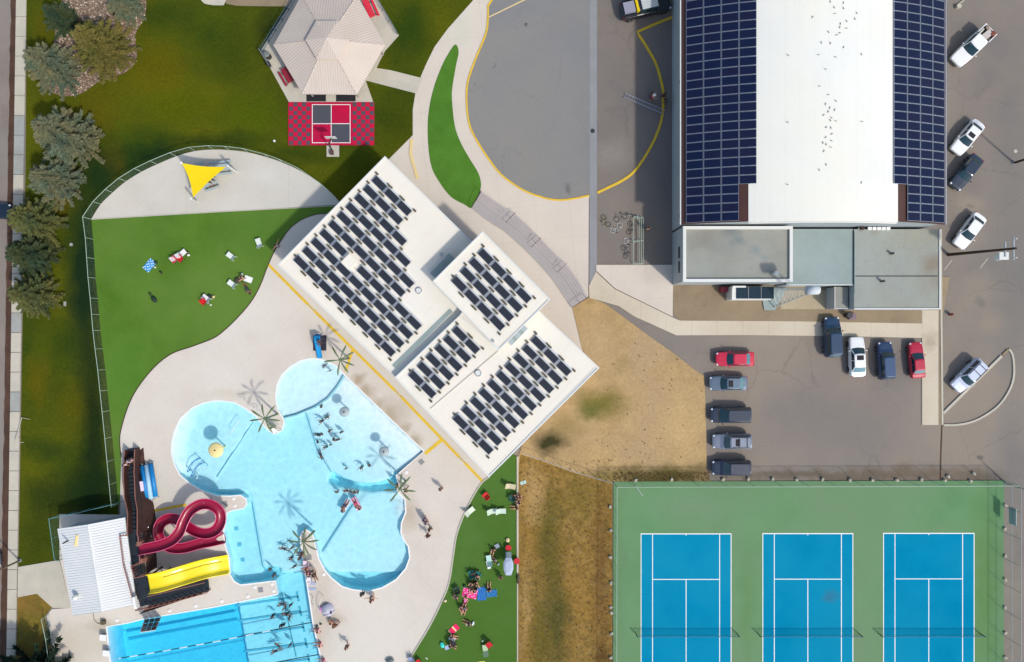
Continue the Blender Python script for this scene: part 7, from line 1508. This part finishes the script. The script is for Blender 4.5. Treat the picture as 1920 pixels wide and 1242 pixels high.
towel('red and yellow towel at the top of the lower turf group', 851, 1180, .75, 1.35, -48, (236, 0, 90), (250, 230, 170), stripes=4); person('person lying just below the red and yellow towel', 847, 1191, 'floor', 250, 0, BK, (80, 40, 50), z=.08); towel('grey and white towel in the middle of the lower turf group', 848, 1197, .8, .5, -30, (206, 206, 222), (240, 240, 246)); person('person in mauve in the lower turf group', 845, 1208, 'floor', 240, 0, (110, 76, 80), (150, 110, 116), z=.08); camp_chair('black camp chair in the lower turf group', 851, 1205, 240, (40, 30, 36)); towel('pale blue towel at the foot of the lower turf group', 838, 1214, .5, .5, 20, (170, 186, 216)); bag('turquoise bag at the left of the lower turf group', 829.5, 1208, 20, (60, 230, 220), (.5, .75, .35))
camp_chair('red camp chair with a pale seat at the lower right of the east turf', 918, 1206, 220, (206, 16, 30)); sling('pale green lounger beside the red chair at the lower right of the east turf', 910, 1214, 190, (180, 206, 160)); bag('small white bag above the pale green lounger', 905, 1201, 40, (214, 240, 214), (.35, .2, .15)); camp_chair('red camp chair at the bottom edge of the east turf', 785, 1238, 40, (216, 10, 20)); bag('white flip flops on the bottom of the east turf', 800, 1234, -30, (220, 236, 214), (.4, .15, .08), 'flip flops')
towel('yellow towel cut by the bottom edge of the picture', 903, 1243, .8, .4, 5, (250, 230, 110)); v = P(768, 1232)
# deck furniture
v = P(615, 1142); tn = thing('lilac_tent', 'lilac and grey pop up tent with a pink bag beside it on the deck', 'tent', (v.x, v.y, .06), radians(20)); mb = MB(); pr = [(-.8, 0), (-.6, .5), (0, .8), (.6, .5), (.8, 0)]
mb.loft([[(x * s_, y_, z * s_) for x, z in pr] for y_, s_ in ((-.75, .55), (-.4, .95), (0, 1), (.4, .9), (.7, .5))], False, False); part('canopy', mb, paint(192, 190, 208), tn, True); part('hoop', MB().tube([(x, 0, z + .02) for x, z in pr], .03, 5), M_trim, tn); part('hoop', MB().tube([(x * .95, -.4, z * .95 + .02) for x, z in pr], .03, 5), M_dsteel, tn)
bag('pink beach bag at the left of the lilac tent', 603, 1141, 0, (240, 160, 216), (.6, .6, .4), z=.07); bag('black stroller hood at the right of the lilac tent', 622, 1144, 0, (60, 56, 80), (.45, .8, .6), 'stroller hood', z=.07)
for x, y_, rz, lab in ((595, 1173, 30, 'dark bag on the lane pool deck, the left one of two'), (602, 1169.5, 0, 'dark bag on the lane pool deck, the right one of two')): bag(lab, x, y_, rz, (50, 60, 40), (.35, .2, .2), z=.07)
for y_, lab in ((1094, 'upper grey blue towel hung at the lane pool edge'), (1104, 'lower grey blue towel laid at the lane pool edge')): towel(lab, 586, y_, .9, .35, -8, (150, 164, 196), (190, 196, 214), z=.075, stripes=2)
camp_chair('white lounger seat above the magenta sitter at the lane pool wall', 575, 1054, 90, (250, 220, 226)); camp_chair('white and pink chair below the purple sitter at the lane pool wall', 582.5, 1085, 90, (250, 236, 236))
v = P(521, 805); t_ = thing('lifeguard_chair', 'white lifeguard chair on the deck tip between the pools', 'lifeguard chair', (v.x, v.y, .06), radians(30)); part('seat', MB().box((0, 0, 1.3), (.6, .6, .06)), M_white, t_); part('backrest', MB().box((0, .3, 1.6), (.6, .05, .6)), M_white, t_)
for x in (-.28, .28):
    for y_ in (-.28, .28): part('leg', MB().tube([(x * 1.4, y_ * 1.4, 0), (x, y_, 1.3)], .03, 5), M_white, t_)
v = P(760, 1226); t_ = camp_chair('grey folding chair on the deck near the bottom of the east turf', 771, 1233, 100, (150, 160, 190))
bag('grey and green gear pile at the bottom edge of the south deck', 732, 1238, 20, (120, 130, 128), (1.1, .7, .5), 'gear pile')
